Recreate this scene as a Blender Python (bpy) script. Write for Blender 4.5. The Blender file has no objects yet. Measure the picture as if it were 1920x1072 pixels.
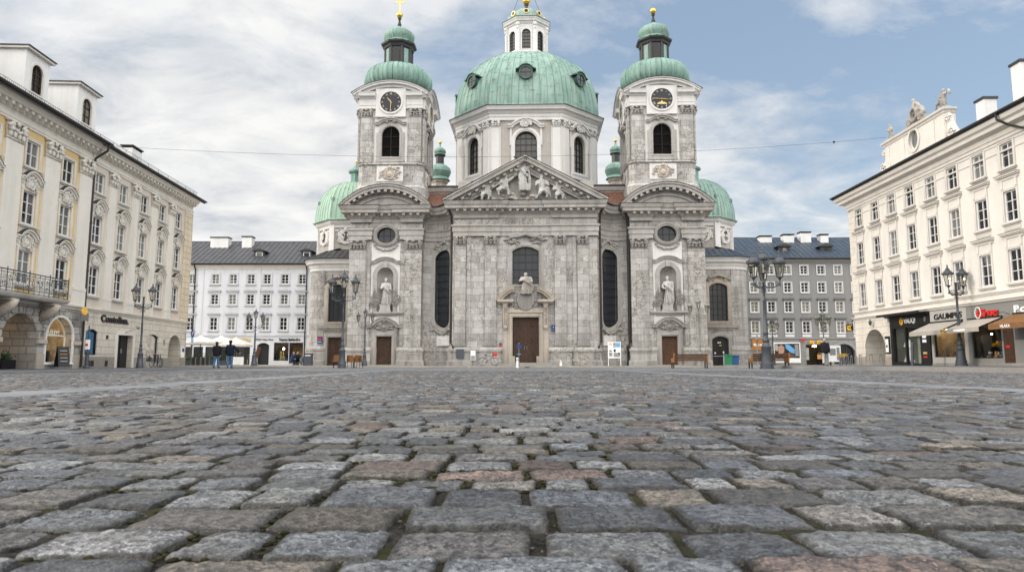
import bpy, bmesh, math, random
import numpy as np
from math import pi, sin, cos, tan, atan, atan2, radians as R, sqrt
from mathutils import Matrix, Vector
random.seed(7)
SC = bpy.context.scene
COL = SC.collection

# ------------------------------------------------------------------ camera, world, sun, exposure
F = 1280.0; PITCH = atan(144 / F); CAMH = 0.35
cam = bpy.data.cameras.new("camera"); camo = bpy.data.objects.new("camera", cam); COL.objects.link(camo)
camo.location = (0, 0, CAMH); camo.rotation_euler = (pi / 2 + PITCH, 0, 0)
cam.sensor_width = 36; cam.lens = 36 * F / 1920; cam.clip_end = 3000; cam.clip_start = 0.05
cam.dof.use_dof = True; cam.dof.focus_distance = 9.0; cam.dof.aperture_fstop = 8.0
SC.camera = camo

SUN_EL, SUN_AZ = R(21), R(268)      # azimuth clockwise from +Y: the sun stands over the left-hand roofs
sd = Vector((sin(SUN_AZ) * cos(SUN_EL), cos(SUN_AZ) * cos(SUN_EL), sin(SUN_EL)))
sun = bpy.data.lights.new("sun", 'SUN'); sun.energy = 1.3; sun.angle = R(3); sun.color = (1.0, 0.91, 0.80)
suno = bpy.data.objects.new("sun", sun); COL.objects.link(suno); suno.location = (-60, 0, 60)
suno.rotation_euler = sd.to_track_quat('Z', 'Y').to_euler()
SC.view_settings.view_transform = 'Standard'; SC.view_settings.look = 'None'
SC.view_settings.exposure = 0.44; SC.view_settings.gamma = 1.0
SC.cycles.use_denoising = True
SC.cycles.max_bounces = 6; SC.cycles.transparent_max_bounces = 8
SC.cycles.sample_clamp_indirect = 4

# ------------------------------------------------------------------ node helpers
def node(nt, typ, ins=None, **props):
    n = nt.nodes.new(typ)
    for k, v in props.items(): setattr(n, k, v)
    for k, v in (ins or {}).items():
        s = n.inputs[k]
        if isinstance(v, bpy.types.NodeSocket): nt.links.new(v, s)
        else: s.default_value = v
    return n
def math_(nt, op, a, b=0.0, c=0.0, clamp=False):
    n = node(nt, 'ShaderNodeMath', {0: a, 1: b, 2: c}, operation=op); n.use_clamp = clamp
    return n.outputs[0]
def mix(nt, fac, a, b, mode='MIX'):
    n = node(nt, 'ShaderNodeMix', data_type='RGBA', blend_type=mode)
    for k, v in ((0, fac), (6, a), (7, b)):
        if isinstance(v, bpy.types.NodeSocket): nt.links.new(v, n.inputs[k])
        else: n.inputs[k].default_value = v if k == 0 else (*v, 1) if len(v) == 3 else v
    return n.outputs[2]
def ramp(nt, fac, stops):
    n = node(nt, 'ShaderNodeValToRGB', {0: fac}); cr = n.color_ramp
    while len(cr.elements) < len(stops): cr.elements.new(0.5)
    for e, (p, c) in zip(cr.elements, stops):
        e.position = p; e.color = (c, c, c, 1) if not hasattr(c, '__len__') else (*c, 1)
    return n.outputs[0]
def noise(nt, vec, scale, detail=4, rough=.55, dist=0.0):
    return node(nt, 'ShaderNodeTexNoise', {'Vector': vec, 'Scale': scale, 'Detail': detail, 'Roughness': rough, 'Distortion': dist}).outputs[0]
def vmul(nt, v, s): return node(nt, 'ShaderNodeVectorMath', {0: v, 1: s}, operation='MULTIPLY').outputs[0]
def bump(nt, h, strength, dist=.02): return node(nt, 'ShaderNodeBump', {'Height': h, 'Strength': strength, 'Distance': dist}).outputs[0]
def newmat(name, rough=.7, spec=.3, metal=0.0):
    m = bpy.data.materials.new(name); m.use_nodes = True; nt = m.node_tree
    b = nt.nodes['Principled BSDF']
    b.inputs['Roughness'].default_value = rough; b.inputs['Metallic'].default_value = metal
    b.inputs['Specular IOR Level'].default_value = spec
    co = node(nt, 'ShaderNodeTexCoord').outputs['Object']
    return m, nt, b, co
def setc(nt, b, c): nt.links.new(c, b.inputs['Base Color'])
def wallvec(nt, co):
    """u along the wall, v = height, from object coordinates and object normal"""
    nn = node(nt, 'ShaderNodeTexCoord').outputs['Normal']
    s = node(nt, 'ShaderNodeSeparateXYZ', {0: co}).outputs; t = node(nt, 'ShaderNodeSeparateXYZ', {0: nn}).outputs
    f = math_(nt, 'GREATER_THAN', math_(nt, 'ABSOLUTE', t[0]), math_(nt, 'ABSOLUTE', t[1]))
    u = math_(nt, 'ADD', math_(nt, 'MULTIPLY', s[1], f), math_(nt, 'MULTIPLY', s[0], math_(nt, 'SUBTRACT', 1.0, f)))
    return node(nt, 'ShaderNodeCombineXYZ', {0: u, 1: s[2], 2: 0.0}).outputs[0]
def plain(name, c, rough=.6, spec=.3, metal=0.0, var=.12, scale=6.0, bmp=0.0):
    m, nt, b, co = newmat(name, rough, spec, metal)
    n = noise(nt, co, scale, 5, .6)
    setc(nt, b, mix(nt, ramp(nt, n, [(.3, 0.0), (.7, 1.0)]), [x * (1 - var) for x in c], [min(1, x * (1 + var)) for x in c]))
    if bmp: nt.links.new(bump(nt, noise(nt, co, scale * 6, 4), bmp), b.inputs['Normal'])
    return m
def emit(name, c, s):
    m, nt, b, co = newmat(name); b.inputs['Base Color'].default_value = (*c, 1)
    b.inputs['Emission Color'].default_value = (*c, 1); b.inputs['Emission Strength'].default_value = s
    return m
def plaster(name, c, dirt_shade=(.25, .23, .2), amt=.45, rough=.85):
    m, nt, b, co = newmat(name, rough, .2)
    n1 = noise(nt, co, .35, 5, .6); n2 = noise(nt, co, 3.5, 6, .65)
    st = noise(nt, vmul(nt, co, (1.6, 1.6, .12)), 1.0, 5, .6)
    base = mix(nt, ramp(nt, n1, [(.3, 0.), (.72, 1.)]), [x * .88 for x in c], c)
    base = mix(nt, math_(nt, 'MULTIPLY', ramp(nt, n2, [(.45, 0.), (.75, 1.)]), .16), base, [x * .66 for x in c])
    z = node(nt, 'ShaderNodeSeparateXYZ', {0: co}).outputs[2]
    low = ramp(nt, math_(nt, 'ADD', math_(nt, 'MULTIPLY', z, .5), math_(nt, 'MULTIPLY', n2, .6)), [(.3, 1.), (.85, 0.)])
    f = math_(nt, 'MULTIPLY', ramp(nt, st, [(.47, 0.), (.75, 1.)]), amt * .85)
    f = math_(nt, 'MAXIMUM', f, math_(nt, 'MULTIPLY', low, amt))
    cr = noise(nt, co, .9, 6, .6, 2.2); pa = noise(nt, co, .55, 2, .4)
    base = mix(nt, math_(nt, 'MULTIPLY', ramp(nt, math_(nt, 'ABSOLUTE', math_(nt, 'SUBTRACT', cr, .5)), [(0., 1.), (.006, 0.)]), ramp(nt, n1, [(.45, 0.), (.62, .35)])), base, [x * .4 for x in c])
    base = mix(nt, ramp(nt, pa, [(.60, 0.), (.612, .22)]), base, [x * .82 for x in c])
    setc(nt, b, mix(nt, f, base, dirt_shade))
    nt.links.new(bump(nt, noise(nt, co, 22, 4), .25, .01), b.inputs['Normal'])
    return m
def ashlar(name, c1, c2, bw=1.15, bh=.56, mortar=.015, stain=.5, tint=(.38, .34, .29), vein=.5, joints=True):
    m, nt, b, co = newmat(name, .8, .25)
    v = wallvec(nt, co)
    if joints:
        br = node(nt, 'ShaderNodeTexBrick', {'Vector': v, 'Color1': (0, 0, 0, 1), 'Color2': (1, 1, 1, 1), 'Mortar': (.5, .5, .5, 1), 'Scale': 1.0,
              'Mortar Size': mortar, 'Mortar Smooth': .3, 'Brick Width': bw, 'Row Height': bh}, offset=.43, squash=.72, squash_frequency=3)
        tone = br.outputs[0]; jm = br.outputs[1]
    else:
        tone = noise(nt, co, .8, 3); jm = None
    n1 = noise(nt, co, .28, 5, .6); n2 = noise(nt, co, 2.2, 7, .7, .6); n3 = noise(nt, co, 11, 6, .7)
    col = mix(nt, tone, c1, c2)
    col = mix(nt, math_(nt, 'MULTIPLY', ramp(nt, n2, [(.42, 0.), (.68, 1.)]), .30), col, [x * .55 for x in c1])
    col = mix(nt, math_(nt, 'MULTIPLY', ramp(nt, n1, [(.45, 0.), (.7, 1.)]), .38), col, tint)
    # veins and cracks
    w = noise(nt, node(nt, 'ShaderNodeVectorMath', {0: co, 1: vmul(nt, tone, (7, 7, 7))}, operation='ADD').outputs[0], 1.2, 5, .6, 1.3)
    ve = ramp(nt, math_(nt, 'ABSOLUTE', math_(nt, 'SUBTRACT', w, .5)), [(0.0, 1.), (.016, .45), (.045, 0.)])
    ve = math_(nt, 'MULTIPLY', ve, ramp(nt, n1, [(.4, 0.), (.6, vein)]))
    col = mix(nt, ve, col, (.09, .085, .08))
    br2 = ramp(nt, noise(nt, co, .9, 4, .6), [(.54, 0.), (.66, .16)]); col = mix(nt, br2, col, [x * y for x, y in zip(c2, (.78, .68, .57))])
    pit = ramp(nt, n3, [(.57, 0.), (.70, .6)])
    col = mix(nt, pit, col, (.12, .115, .11))
    st = noise(nt, vmul(nt, co, (1.3, 1.3, .10)), 1.0, 6, .65); sf = noise(nt, vmul(nt, co, (5.5, 5.5, .16)), 1.0, 5, .6)
    col = mix(nt, math_(nt, 'MULTIPLY', ramp(nt, st, [(.50, 0.), (.76, 1.)]), stain), col, (.10, .095, .09))
    col = mix(nt, math_(nt, 'MULTIPLY', ramp(nt, sf, [(.54, 0.), (.7, 1.)]), stain * .3), col, (.13, .125, .12))
    col = mix(nt, math_(nt, 'MULTIPLY', ramp(nt, sf, [(.28, 1.), (.42, 0.)]), stain * .22), col, (.62, .60, .57))
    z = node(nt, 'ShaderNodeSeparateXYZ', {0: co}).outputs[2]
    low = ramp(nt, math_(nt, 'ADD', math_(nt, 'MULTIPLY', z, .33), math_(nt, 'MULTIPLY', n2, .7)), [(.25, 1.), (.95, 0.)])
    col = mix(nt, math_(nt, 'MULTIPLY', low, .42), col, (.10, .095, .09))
    h = n3
    if jm is not None:
        col = mix(nt, math_(nt, 'MULTIPLY', jm, .72), col, (.11, .105, .10))
        h = math_(nt, 'SUBTRACT', math_(nt, 'MULTIPLY', n3, .4), jm)
    setc(nt, b, col)
    nt.links.new(bump(nt, h, .5, .02), b.inputs['Normal'])
    return m
def copper(name, c1=(.15, .255, .22), c2=(.255, .365, .315), dark=.85):
    m, nt, b, co = newmat(name, .62, .35)
    st = noise(nt, vmul(nt, co, (2.2, 2.2, .25)), 1.0, 6, .65); n1 = noise(nt, co, .5, 5, .6); n2 = noise(nt, co, 5, 6, .7)
    col = mix(nt, ramp(nt, n1, [(.3, 0.), (.7, 1.)]), c1, c2)
    col = mix(nt, ramp(nt, st, [(.5, 0.), (.8, dark)]), col, (.045, .08, .065))
    col = mix(nt, ramp(nt, n2, [(.5, 0.), (.8, .35)]), col, (.36, .50, .40))
    lp = ramp(nt, noise(nt, vmul(nt, co, (3.1, 3.1, .5)), .7, 4, .6), [(.58, 0.), (.70, .5)])
    col = mix(nt, lp, col, (.16, .13, .075))
    setc(nt, b, col); nt.links.new(bump(nt, n2, .3, .02), b.inputs['Normal'])
    return m
def glass_pane(name, c1=(.012, .014, .016), c2=(.20, .20, .19), thr=.5, rough=.06, sc=.9, spec=.28):
    """window glass with whatever hangs behind it: dark room or pale curtain, differing from pane to pane"""
    m, nt, b, co = newmat(name, rough, spec)
    rnd = node(nt, 'ShaderNodeObjectInfo').outputs['Random']
    off = node(nt, 'ShaderNodeCombineXYZ', {0: math_(nt, 'MULTIPLY', rnd, 37.0), 1: 0.0, 2: math_(nt, 'MULTIPLY', rnd, 11.0)}).outputs[0]
    p = node(nt, 'ShaderNodeVectorMath', {0: vmul(nt, co, (1, 1, .35)), 1: off}, operation='ADD').outputs[0]
    n = noise(nt, p, sc, 2, .5); w = noise(nt, vmul(nt, p, (14, 1, .4)), 1.2, 2)
    f = ramp(nt, math_(nt, 'ADD', n, math_(nt, 'MULTIPLY', math_(nt, 'SUBTRACT', rnd, .5), .55)), [(thr - .06, 0.), (thr + .06, 1.)])
    setc(nt, b, mix(nt, f, c1, mix(nt, w, [x * .55 for x in c2], c2)))
    nt.links.new(bump(nt, noise(nt, co, 1.4, 2), .06, .05), b.inputs['Normal'])
    return m
def clear_glass(name, tintc=(.9, .93, .92), refl=1.0):
    m = bpy.data.materials.new(name); m.use_nodes = True; nt = m.node_tree
    nt.nodes.remove(nt.nodes['Principled BSDF'])
    fr = node(nt, 'ShaderNodeFresnel', {'IOR': 1.5}).outputs[0]
    t = node(nt, 'ShaderNodeBsdfTransparent', {'Color': (*tintc, 1)}); g = node(nt, 'ShaderNodeBsdfGlossy', {'Roughness': .03})
    ms = node(nt, 'ShaderNodeMixShader', {0: math_(nt, 'MULTIPLY', fr, refl, clamp=True), 1: t.outputs[0], 2: g.outputs[0]})
    nt.links.new(ms.outputs[0], nt.nodes['Material Output'].inputs[0])
    return m

# world: physical sky with a bank of cloud thicker to the left, clear to the right
W = bpy.data.worlds.new("World"); SC.world = W; W.use_nodes = True
def make_world():
    nt = W.node_tree; bg = nt.nodes['Background']
    sky = node(nt, 'ShaderNodeTexSky', sky_type='NISHITA', sun_disc=False, sun_elevation=SUN_EL, sun_rotation=SUN_AZ, air_density=1.1, dust_density=1.4, ozone_density=1.6)
    d = node(nt, 'ShaderNodeTexCoord').outputs['Generated']
    s = node(nt, 'ShaderNodeSeparateXYZ', {0: d}).outputs
    zz = math_(nt, 'ADD', math_(nt, 'MAXIMUM', s[2], 0.0), .22)
    p = node(nt, 'ShaderNodeCombineXYZ', {0: math_(nt, 'DIVIDE', s[0], zz), 1: math_(nt, 'DIVIDE', s[1], zz), 2: 0.0}).outputs[0]
    # clouds drawn out along a slanting wind
    pr = node(nt, 'ShaderNodeMapping', {'Vector': p, 'Rotation': (0, 0, R(-28)), 'Scale': (.95, 1.3, 1), 'Location': (3.1, 1.7, 0)}).outputs[0]
    n1 = noise(nt, pr, 1.05, 9, .60, .35); n2 = noise(nt, pr, 3.4, 8, .62, .3); n3 = noise(nt, pr, .8, 4, .55)
    side = math_(nt, 'DIVIDE', s[0], math_(nt, 'MAXIMUM', s[1], .15))
    bias = ramp(nt, math_(nt, 'ADD', math_(nt, 'MULTIPLY', side, .5), .5), [(0.0, .90), (.35, .82), (.50, .58), (.66, .28), (1.0, .17)])
    hz = ramp(nt, s[2], [(.08, .44), (.40, .0)])
    f = math_(nt, 'ADD', math_(nt, 'ADD', n1, math_(nt, 'MULTIPLY', math_(nt, 'SUBTRACT', n2, .5), .38)), math_(nt, 'MULTIPLY', math_(nt, 'SUBTRACT', bias, .5), .62))
    f = math_(nt, 'ADD', f, hz)
    mask = ramp(nt, f, [(.42, 0.), (.60, .72), (.82, .96)])
    light = ramp(nt, math_(nt, 'ADD', n3, math_(nt, 'MULTIPLY', math_(nt, 'SUBTRACT', n2, .5), 1.0)), [(.22, (4.6, 4.95, 5.5)), (.38, (6.8, 6.9, 7.0)), (.58, (8.6, 8.5, 8.3))])
    sk = mix(nt, 1.0, sky.outputs[0], (1.75, 1.6, 1.5), 'MULTIPLY')
    sk = mix(nt, .55, sk, (3.4, 4.5, 6.0))
    back = ramp(nt, math_(nt, 'ADD', math_(nt, 'MULTIPLY', s[1], .5), .5), [(.32, (3.8, 3.74, 3.66)), (.54, (3.1, 3.06, 3.0)), (.74, (1.0, 1.0, 1.0))])       # unseen sky behind and beside the viewer, brightened to fill the fronts
    back = mix(nt, ramp(nt, s[2], [(.08, .15), (.5, 1.15)]), (1.0, 1.0, 1.0), back)       # added brightness dimmed low down, in place of unseen houses
    mask = math_(nt, 'MAXIMUM', mask, ramp(nt, math_(nt, 'ADD', math_(nt, 'MULTIPLY', s[1], .5), .5), [(.45, 1.), (.66, 0.)]))  # full cloud added out of view, keeps the fill light neutral
    nt.links.new(mix(nt, 1.0, mix(nt, mask, sk, light), back, 'MULTIPLY'), bg.inputs[0]); bg.inputs[1].default_value = 0.085
make_world()

# ------------------------------------------------------------------ measuring: a picture point of the 1920x1072 photograph at depth Y
_c, _s = cos(PITCH), sin(PITCH)
def at(px, py, Y):
    a = (px - 960) / F; b = (536 - py) / F; k = Y / (_c - b * _s)
    return a * k, CAMH + (_s + b * _c) * k
def zc(py, Y): return at(960, py, Y)[1]

# ------------------------------------------------------------------ mesh helpers
class MB:
    def __init__(s): s.v = []; s.f = []
    def add(s, vs, fs):
        o = len(s.v); s.v.extend([tuple(p) for p in vs]); s.f.extend([tuple(i + o for i in f) for f in fs]); return s
    def box(s, x0, x1, y0, y1, z0, z1):
        vs = [(x, y, z) for z in (z0, z1) for y in (y0, y1) for x in (x0, x1)]
        return s.add(vs, [(0, 2, 3, 1), (4, 5, 7, 6), (0, 1, 5, 4), (2, 6, 7, 3), (0, 4, 6, 2), (1, 3, 7, 5)])
    def cbox(s, c, d, M=None):
        vs = [Vector((x * d[0] / 2, y * d[1] / 2, z * d[2] / 2)) for z in (-1, 1) for y in (-1, 1) for x in (-1, 1)]
        vs = [(M @ v if M else v) + Vector(c) for v in vs]
        return s.add(vs, [(0, 2, 3, 1), (4, 5, 7, 6), (0, 1, 5, 4), (2, 6, 7, 3), (0, 4, 6, 2), (1, 3, 7, 5)])
    def poly(s, pts): return s.add(pts, [tuple(range(len(pts)))])
    def prism(s, xz, y0, y1, cap0=True, cap1=True):
        n = len(xz)
        s.add([(x, y0, z) for x, z in xz] + [(x, y1, z) for x, z in xz],
              [(i, (i + 1) % n, (i + 1) % n + n, i + n) for i in range(n)] + ([tuple(range(n - 1, -1, -1))] if cap0 else []) + ([tuple(range(n, 2 * n))] if cap1 else []))
        return s
    def zprism(s, xy, z0, z1):
        n = len(xy)
        return s.add([(x, y, z0) for x, y in xy] + [(x, y, z1) for x, y in xy],
              [(i, (i + 1) % n, (i + 1) % n + n, i + n) for i in range(n)] + [tuple(range(n - 1, -1, -1)), tuple(range(n, 2 * n))])
    def ring(s, outer, inner, y0, y1):
        n = len(outer); vs = []
        for y in (y0, y1):
            vs += [(x, y, z) for x, z in outer] + [(x, y, z) for x, z in inner]
        fs = []
        for i in range(n):
            j = (i + 1) % n
            fs += [(i, j, n + j, n + i), (2 * n + i, 3 * n + i, 3 * n + j, 2 * n + j), (i, 2 * n + i, 2 * n + j, j), (n + i, n + j, 3 * n + j, 3 * n + i)]
        return s.add(vs, fs)
    def band(s, path, t0, t1, y0, y1):
        """polyline in the wall plane thickened from t0 to t1 along its normal, from y0 to y1"""
        n = len(path); a = []; b = []
        for i in range(n):
            p = path[max(0, i - 1)]; q = path[min(n - 1, i + 1)]
            dx, dz = q[0] - p[0], q[1] - p[1]; L = sqrt(dx * dx + dz * dz) or 1
            nx, nz = -dz / L, dx / L
            a.append((path[i][0] + nx * t0, path[i][1] + nz * t0)); b.append((path[i][0] + nx * t1, path[i][1] + nz * t1))
        for i in range(n - 1):
            s.prism([a[i], a[i + 1], b[i + 1], b[i]], y0, y1)
        return s
    def lathe(s, prof, n=16, cx=0, cy=0, rf=None, a0=0, cap=True, arc=2 * pi):
        full = abs(arc - 2 * pi) < 1e-6; m = n if full else n + 1
        vs = []
        for r, z in prof:
            for i in range(m):
                t = a0 + arc * i / n; rr = r * (rf(t, z) if rf else 1)
                vs.append((cx + rr * cos(t), cy + rr * sin(t), z))
        fs = []
        for k in range(len(prof) - 1):
            for i in range(n):
                j = (i + 1) % m
                fs.append((k * m + i, k * m + j, (k + 1) * m + j, (k + 1) * m + i))
        if cap and full:
            fs.append(tuple(range(m - 1, -1, -1))); fs.append(tuple((len(prof) - 1) * m + i for i in range(m)))
        return s.add(vs, fs)
    def sweep(s, path, prof, closed=False, cap=True):
        """moulding: prof [(out, z)] carried round a plan path; out is to the right of travel"""
        n = len(path); P = [Vector(p) for p in path]; rows = []
        for i in range(n):
            if closed: d0 = (P[i] - P[i - 1]); d1 = (P[(i + 1) % n] - P[i])
            else: d0 = P[i] - P[max(0, i - 1)] if i else P[1] - P[0]; d1 = P[i + 1] - P[i] if i < n - 1 else d0
            d0 = d0.normalized(); d1 = d1.normalized()
            n0 = Vector((d0.y, -d0.x)); n1 = Vector((d1.y, -d1.x)); m = n0 + n1
            if m.length < 1e-4: m = n0
            m.normalize(); k = min(3.0, 1 / max(.25, m.dot(n0)))
            rows.append([(P[i].x + m.x * o * k, P[i].y + m.y * o * k, z) for o, z in prof])
        q = len(prof); vs = [v for r in rows for v in r]; fs = []
        for i in range(n if closed else n - 1):
            j = (i + 1) % n
            for k in range(q - 1): fs.append((i * q + k, j * q + k, j * q + k + 1, i * q + k + 1))
        if cap and not closed:
            fs.append(tuple(range(q))); fs.append(tuple((n - 1) * q + k for k in range(q - 1, -1, -1)))
        return s.add(vs, fs)
    def tube(s, pts, r, n=8, cap=True):
        P = [Vector(p) for p in pts]; m = len(P); rs = r if hasattr(r, '__len__') else [r] * m
        up = Vector((0, 0, 1)); vs = []
        for i in range(m):
            d = (P[min(m - 1, i + 1)] - P[max(0, i - 1)]).normalized()
            u = d.cross(up)
            if u.length < .05: u = d.cross(Vector((0, 1, 0)))
            u.normalize(); w = d.cross(u)
            for k in range(n):
                t = 2 * pi * k / n; q = P[i] + (u * cos(t) + w * sin(t)) * rs[i]; vs.append(tuple(q))
        fs = [(i * n + k, i * n + (k + 1) % n, (i + 1) * n + (k + 1) % n, (i + 1) * n + k) for i in range(m - 1) for k in range(n)]
        if cap: fs += [tuple(range(n - 1, -1, -1)), tuple((m - 1) * n + k for k in range(n))]
        return s.add(vs, fs)
    def ball(s, c, r, n=10, m=6):
        rx, ry, rz = r if hasattr(r, '__len__') else (r, r, r)
        vs = [(c[0], c[1], c[2] - rz)]; fs = []
        for i in range(1, m):
            a = -pi / 2 + pi * i / m
            for k in range(n):
                t = 2 * pi * k / n; vs.append((c[0] + rx * cos(a) * cos(t), c[1] + ry * cos(a) * sin(t), c[2] + rz * sin(a)))
        vs.append((c[0], c[1], c[2] + rz)); top = len(vs) - 1
        for k in range(n):
            fs.append((0, 1 + (k + 1) % n, 1 + k)); b = 1 + (m - 2) * n
            fs.append((b + k, b + (k + 1) % n, top))
        for i in range(m - 2):
            for k in range(n):
                a = 1 + i * n; fs.append((a + k, a + (k + 1) % n, a + n + (k + 1) % n, a + n + k))
        return s.add(vs, fs)
    def cap(s, p0, p1, r0, r1, n=10):
        p0 = Vector(p0); p1 = Vector(p1); d = (p1 - p0); L = d.length or 1e-4; d = d / L
        pts, rs = [], []
        for k in (0, 25, 50, 75): a = R(90 - k); pts.append(p0 - d * r0 * sin(a)); rs.append(max(.002, r0 * cos(a)))
        pts.append(p0); rs.append(r0); pts.append(p1); rs.append(r1)
        for k in (75, 50, 25, 0): a = R(90 - k); pts.append(p1 + d * r1 * sin(a)); rs.append(max(.002, r1 * cos(a)))
        return s.tube(pts, rs, n)
    def map(s, fn): s.v = [tuple(fn(*p)) for p in s.v]; return s
    def merge(s, o): return s.add(o.v, o.f)
    def moved(s, x=0, y=0, z=0, rz=0):
        o = MB(); o.v = [(a * cos(rz) - b * sin(rz) + x, a * sin(rz) + b * cos(rz) + y, c + z) for a, b, c in s.v]; o.f = list(s.f); return o
    def mesh(s, name, smooth=False):
        me = bpy.data.meshes.new(name); me.from_pydata(s.v, [], s.f)
        bm = bmesh.new(); bm.from_mesh(me); bmesh.ops.recalc_face_normals(bm, faces=bm.faces); bm.to_mesh(me); bm.free()
        if smooth: me.shade_smooth()
        me.update(); return me
    def build(s, name, m, parent=None, smooth=False, loc=(0, 0, 0), rz=0, angle=None):
        me = s.mesh(name, smooth); me.materials.append(m)
        if angle is not None: me.shade_smooth(); me.set_sharp_from_angle(angle=R(angle))
        return link(name, me, parent, loc, rz)
def two_tone(o, n, m):
    """faces from n on take a second material"""
    o.data.materials.append(m)
    idx = np.zeros(len(o.data.polygons), dtype=np.int32); idx[n:] = 1; o.data.polygons.foreach_set('material_index', idx); o.data.update(); return o
def meridians(prof, rf, angles, r=.022, out=1.004):
    s = MB()
    for t in angles: s.tube([(q * rf(t, z) * out * cos(t), q * rf(t, z) * out * sin(t), z) for q, z in prof], r, 4)
    return s
def link(name, me, parent=None, loc=(0, 0, 0), rz=0):
    o = bpy.data.objects.new(name, me); COL.objects.link(o); o.location = loc; o.rotation_euler = (0, 0, rz)
    if parent: o.parent = parent
    return o
def tag(o, label=None, cat=None, group=None, kind=None):
    if label: o['label'] = label
    if cat: o['category'] = cat
    if group: o['group'] = group
    if kind: o['kind'] = kind
    return o
def thing(name, label, cat, loc=(0, 0, 0), rz=0, group=None):
    o = bpy.data.objects.new(name, None); COL.objects.link(o); o.empty_display_size = .2
    o.location = loc; o.rotation_euler = (0, 0, rz)
    return tag(o, label, cat, group)
def copy_tree(o, parent=None, loc=None, rz=None):
    c = o.copy(); COL.objects.link(c); c.parent = parent
    if loc is not None: c.location = loc
    if rz is not None: c.rotation_euler = (0, 0, rz)
    for ch in list(o.children): copy_tree(ch, c)
    return c
def remesh(mb, voxel, fn=None, it=2):
    """join overlapping shapes into one continuous skin"""
    me = mb.mesh("tmp"); o = bpy.data.objects.new("tmp", me); COL.objects.link(o)
    md = o.modifiers.new("r", 'REMESH'); md.mode = 'VOXEL'; md.voxel_size = voxel
    sm = o.modifiers.new("s", 'SMOOTH'); sm.iterations = it; sm.factor = .5
    dg = bpy.context.evaluated_depsgraph_get(); dg.update()
    out = bpy.data.meshes.new_from_object(o.evaluated_get(dg)); bpy.data.objects.remove(o); bpy.data.meshes.remove(me)
    if fn is not None:
        n = len(out.vertices); a = np.empty(n * 3); b = np.empty(n * 3)
        out.vertices.foreach_get('co', a); out.vertices.foreach_get('normal', b)
        p = a.reshape(-1, 3); p += b.reshape(-1, 3) * fn(p)[:, None]; out.vertices.foreach_set('co', p.ravel()); out.update()
    out.shade_smooth(); return out
def text(s, size, m, parent, loc, name='lettering', ext=.03, shear=0, bold=0.0, width=None, rz=0, align='LEFT', space=1.0):
    cu = bpy.data.curves.new(name, 'FONT'); cu.body = s; cu.size = size; cu.extrude = ext; cu.shear = shear; cu.offset = bold; cu.align_x = align; cu.space_character = space
    o = bpy.data.objects.new(name, cu); COL.objects.link(o)
    dg = bpy.context.evaluated_depsgraph_get(); dg.update()
    me = bpy.data.meshes.new_from_object(o.evaluated_get(dg)); bpy.data.objects.remove(o)
    me.materials.clear(); me.materials.append(m)
    xs = [v.co.x for v in me.vertices]
    if width and xs:
        k = width / (max(xs) - min(xs))
        for v in me.vertices: v.co.x *= k
    for v in me.vertices: v.co = Vector((v.co.x, -v.co.z, v.co.y))
    return link(name, me, parent, loc, rz)

# openings -----------------------------------------------------------------------------------------
def outline(w, h, rise=0.0, e=0.0, low=0.0, n=14, sq=2.0):
    """outline of an opening seen from outside, origin at bottom centre, grown by e; rise = arch height, low = rounded-bottom depth"""
    hw = w / 2 + e; pts = []
    zb, zt = -e, h + e
    if low > 0:
        for i in range(n + 1):
            t = pi + pi * i / n; pts.append((hw * cos(t), low + (low + e) * sin(t)))
    else: pts += [(-hw, zb), (hw, zb)]
    if rise > 0:
        r = rise + e * (1 if rise > w * .4 else .35)
        base = zt - r
        for i in range(n + 1):
            t = pi * i / n; x = hw * cos(t)
            if rise > w * .4 or low > 0: z = base + r * sin(t)
            else:   # flat segment of a circle
                rad = (hw * hw + r * r) / (2 * r); z = zt - rad + sqrt(max(0, rad * rad - x * x))
                x = hw * cos(t)
            pts.append((x, z))
    else: pts += [(hw, zt), (-hw, zt)]
    return pts
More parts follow.
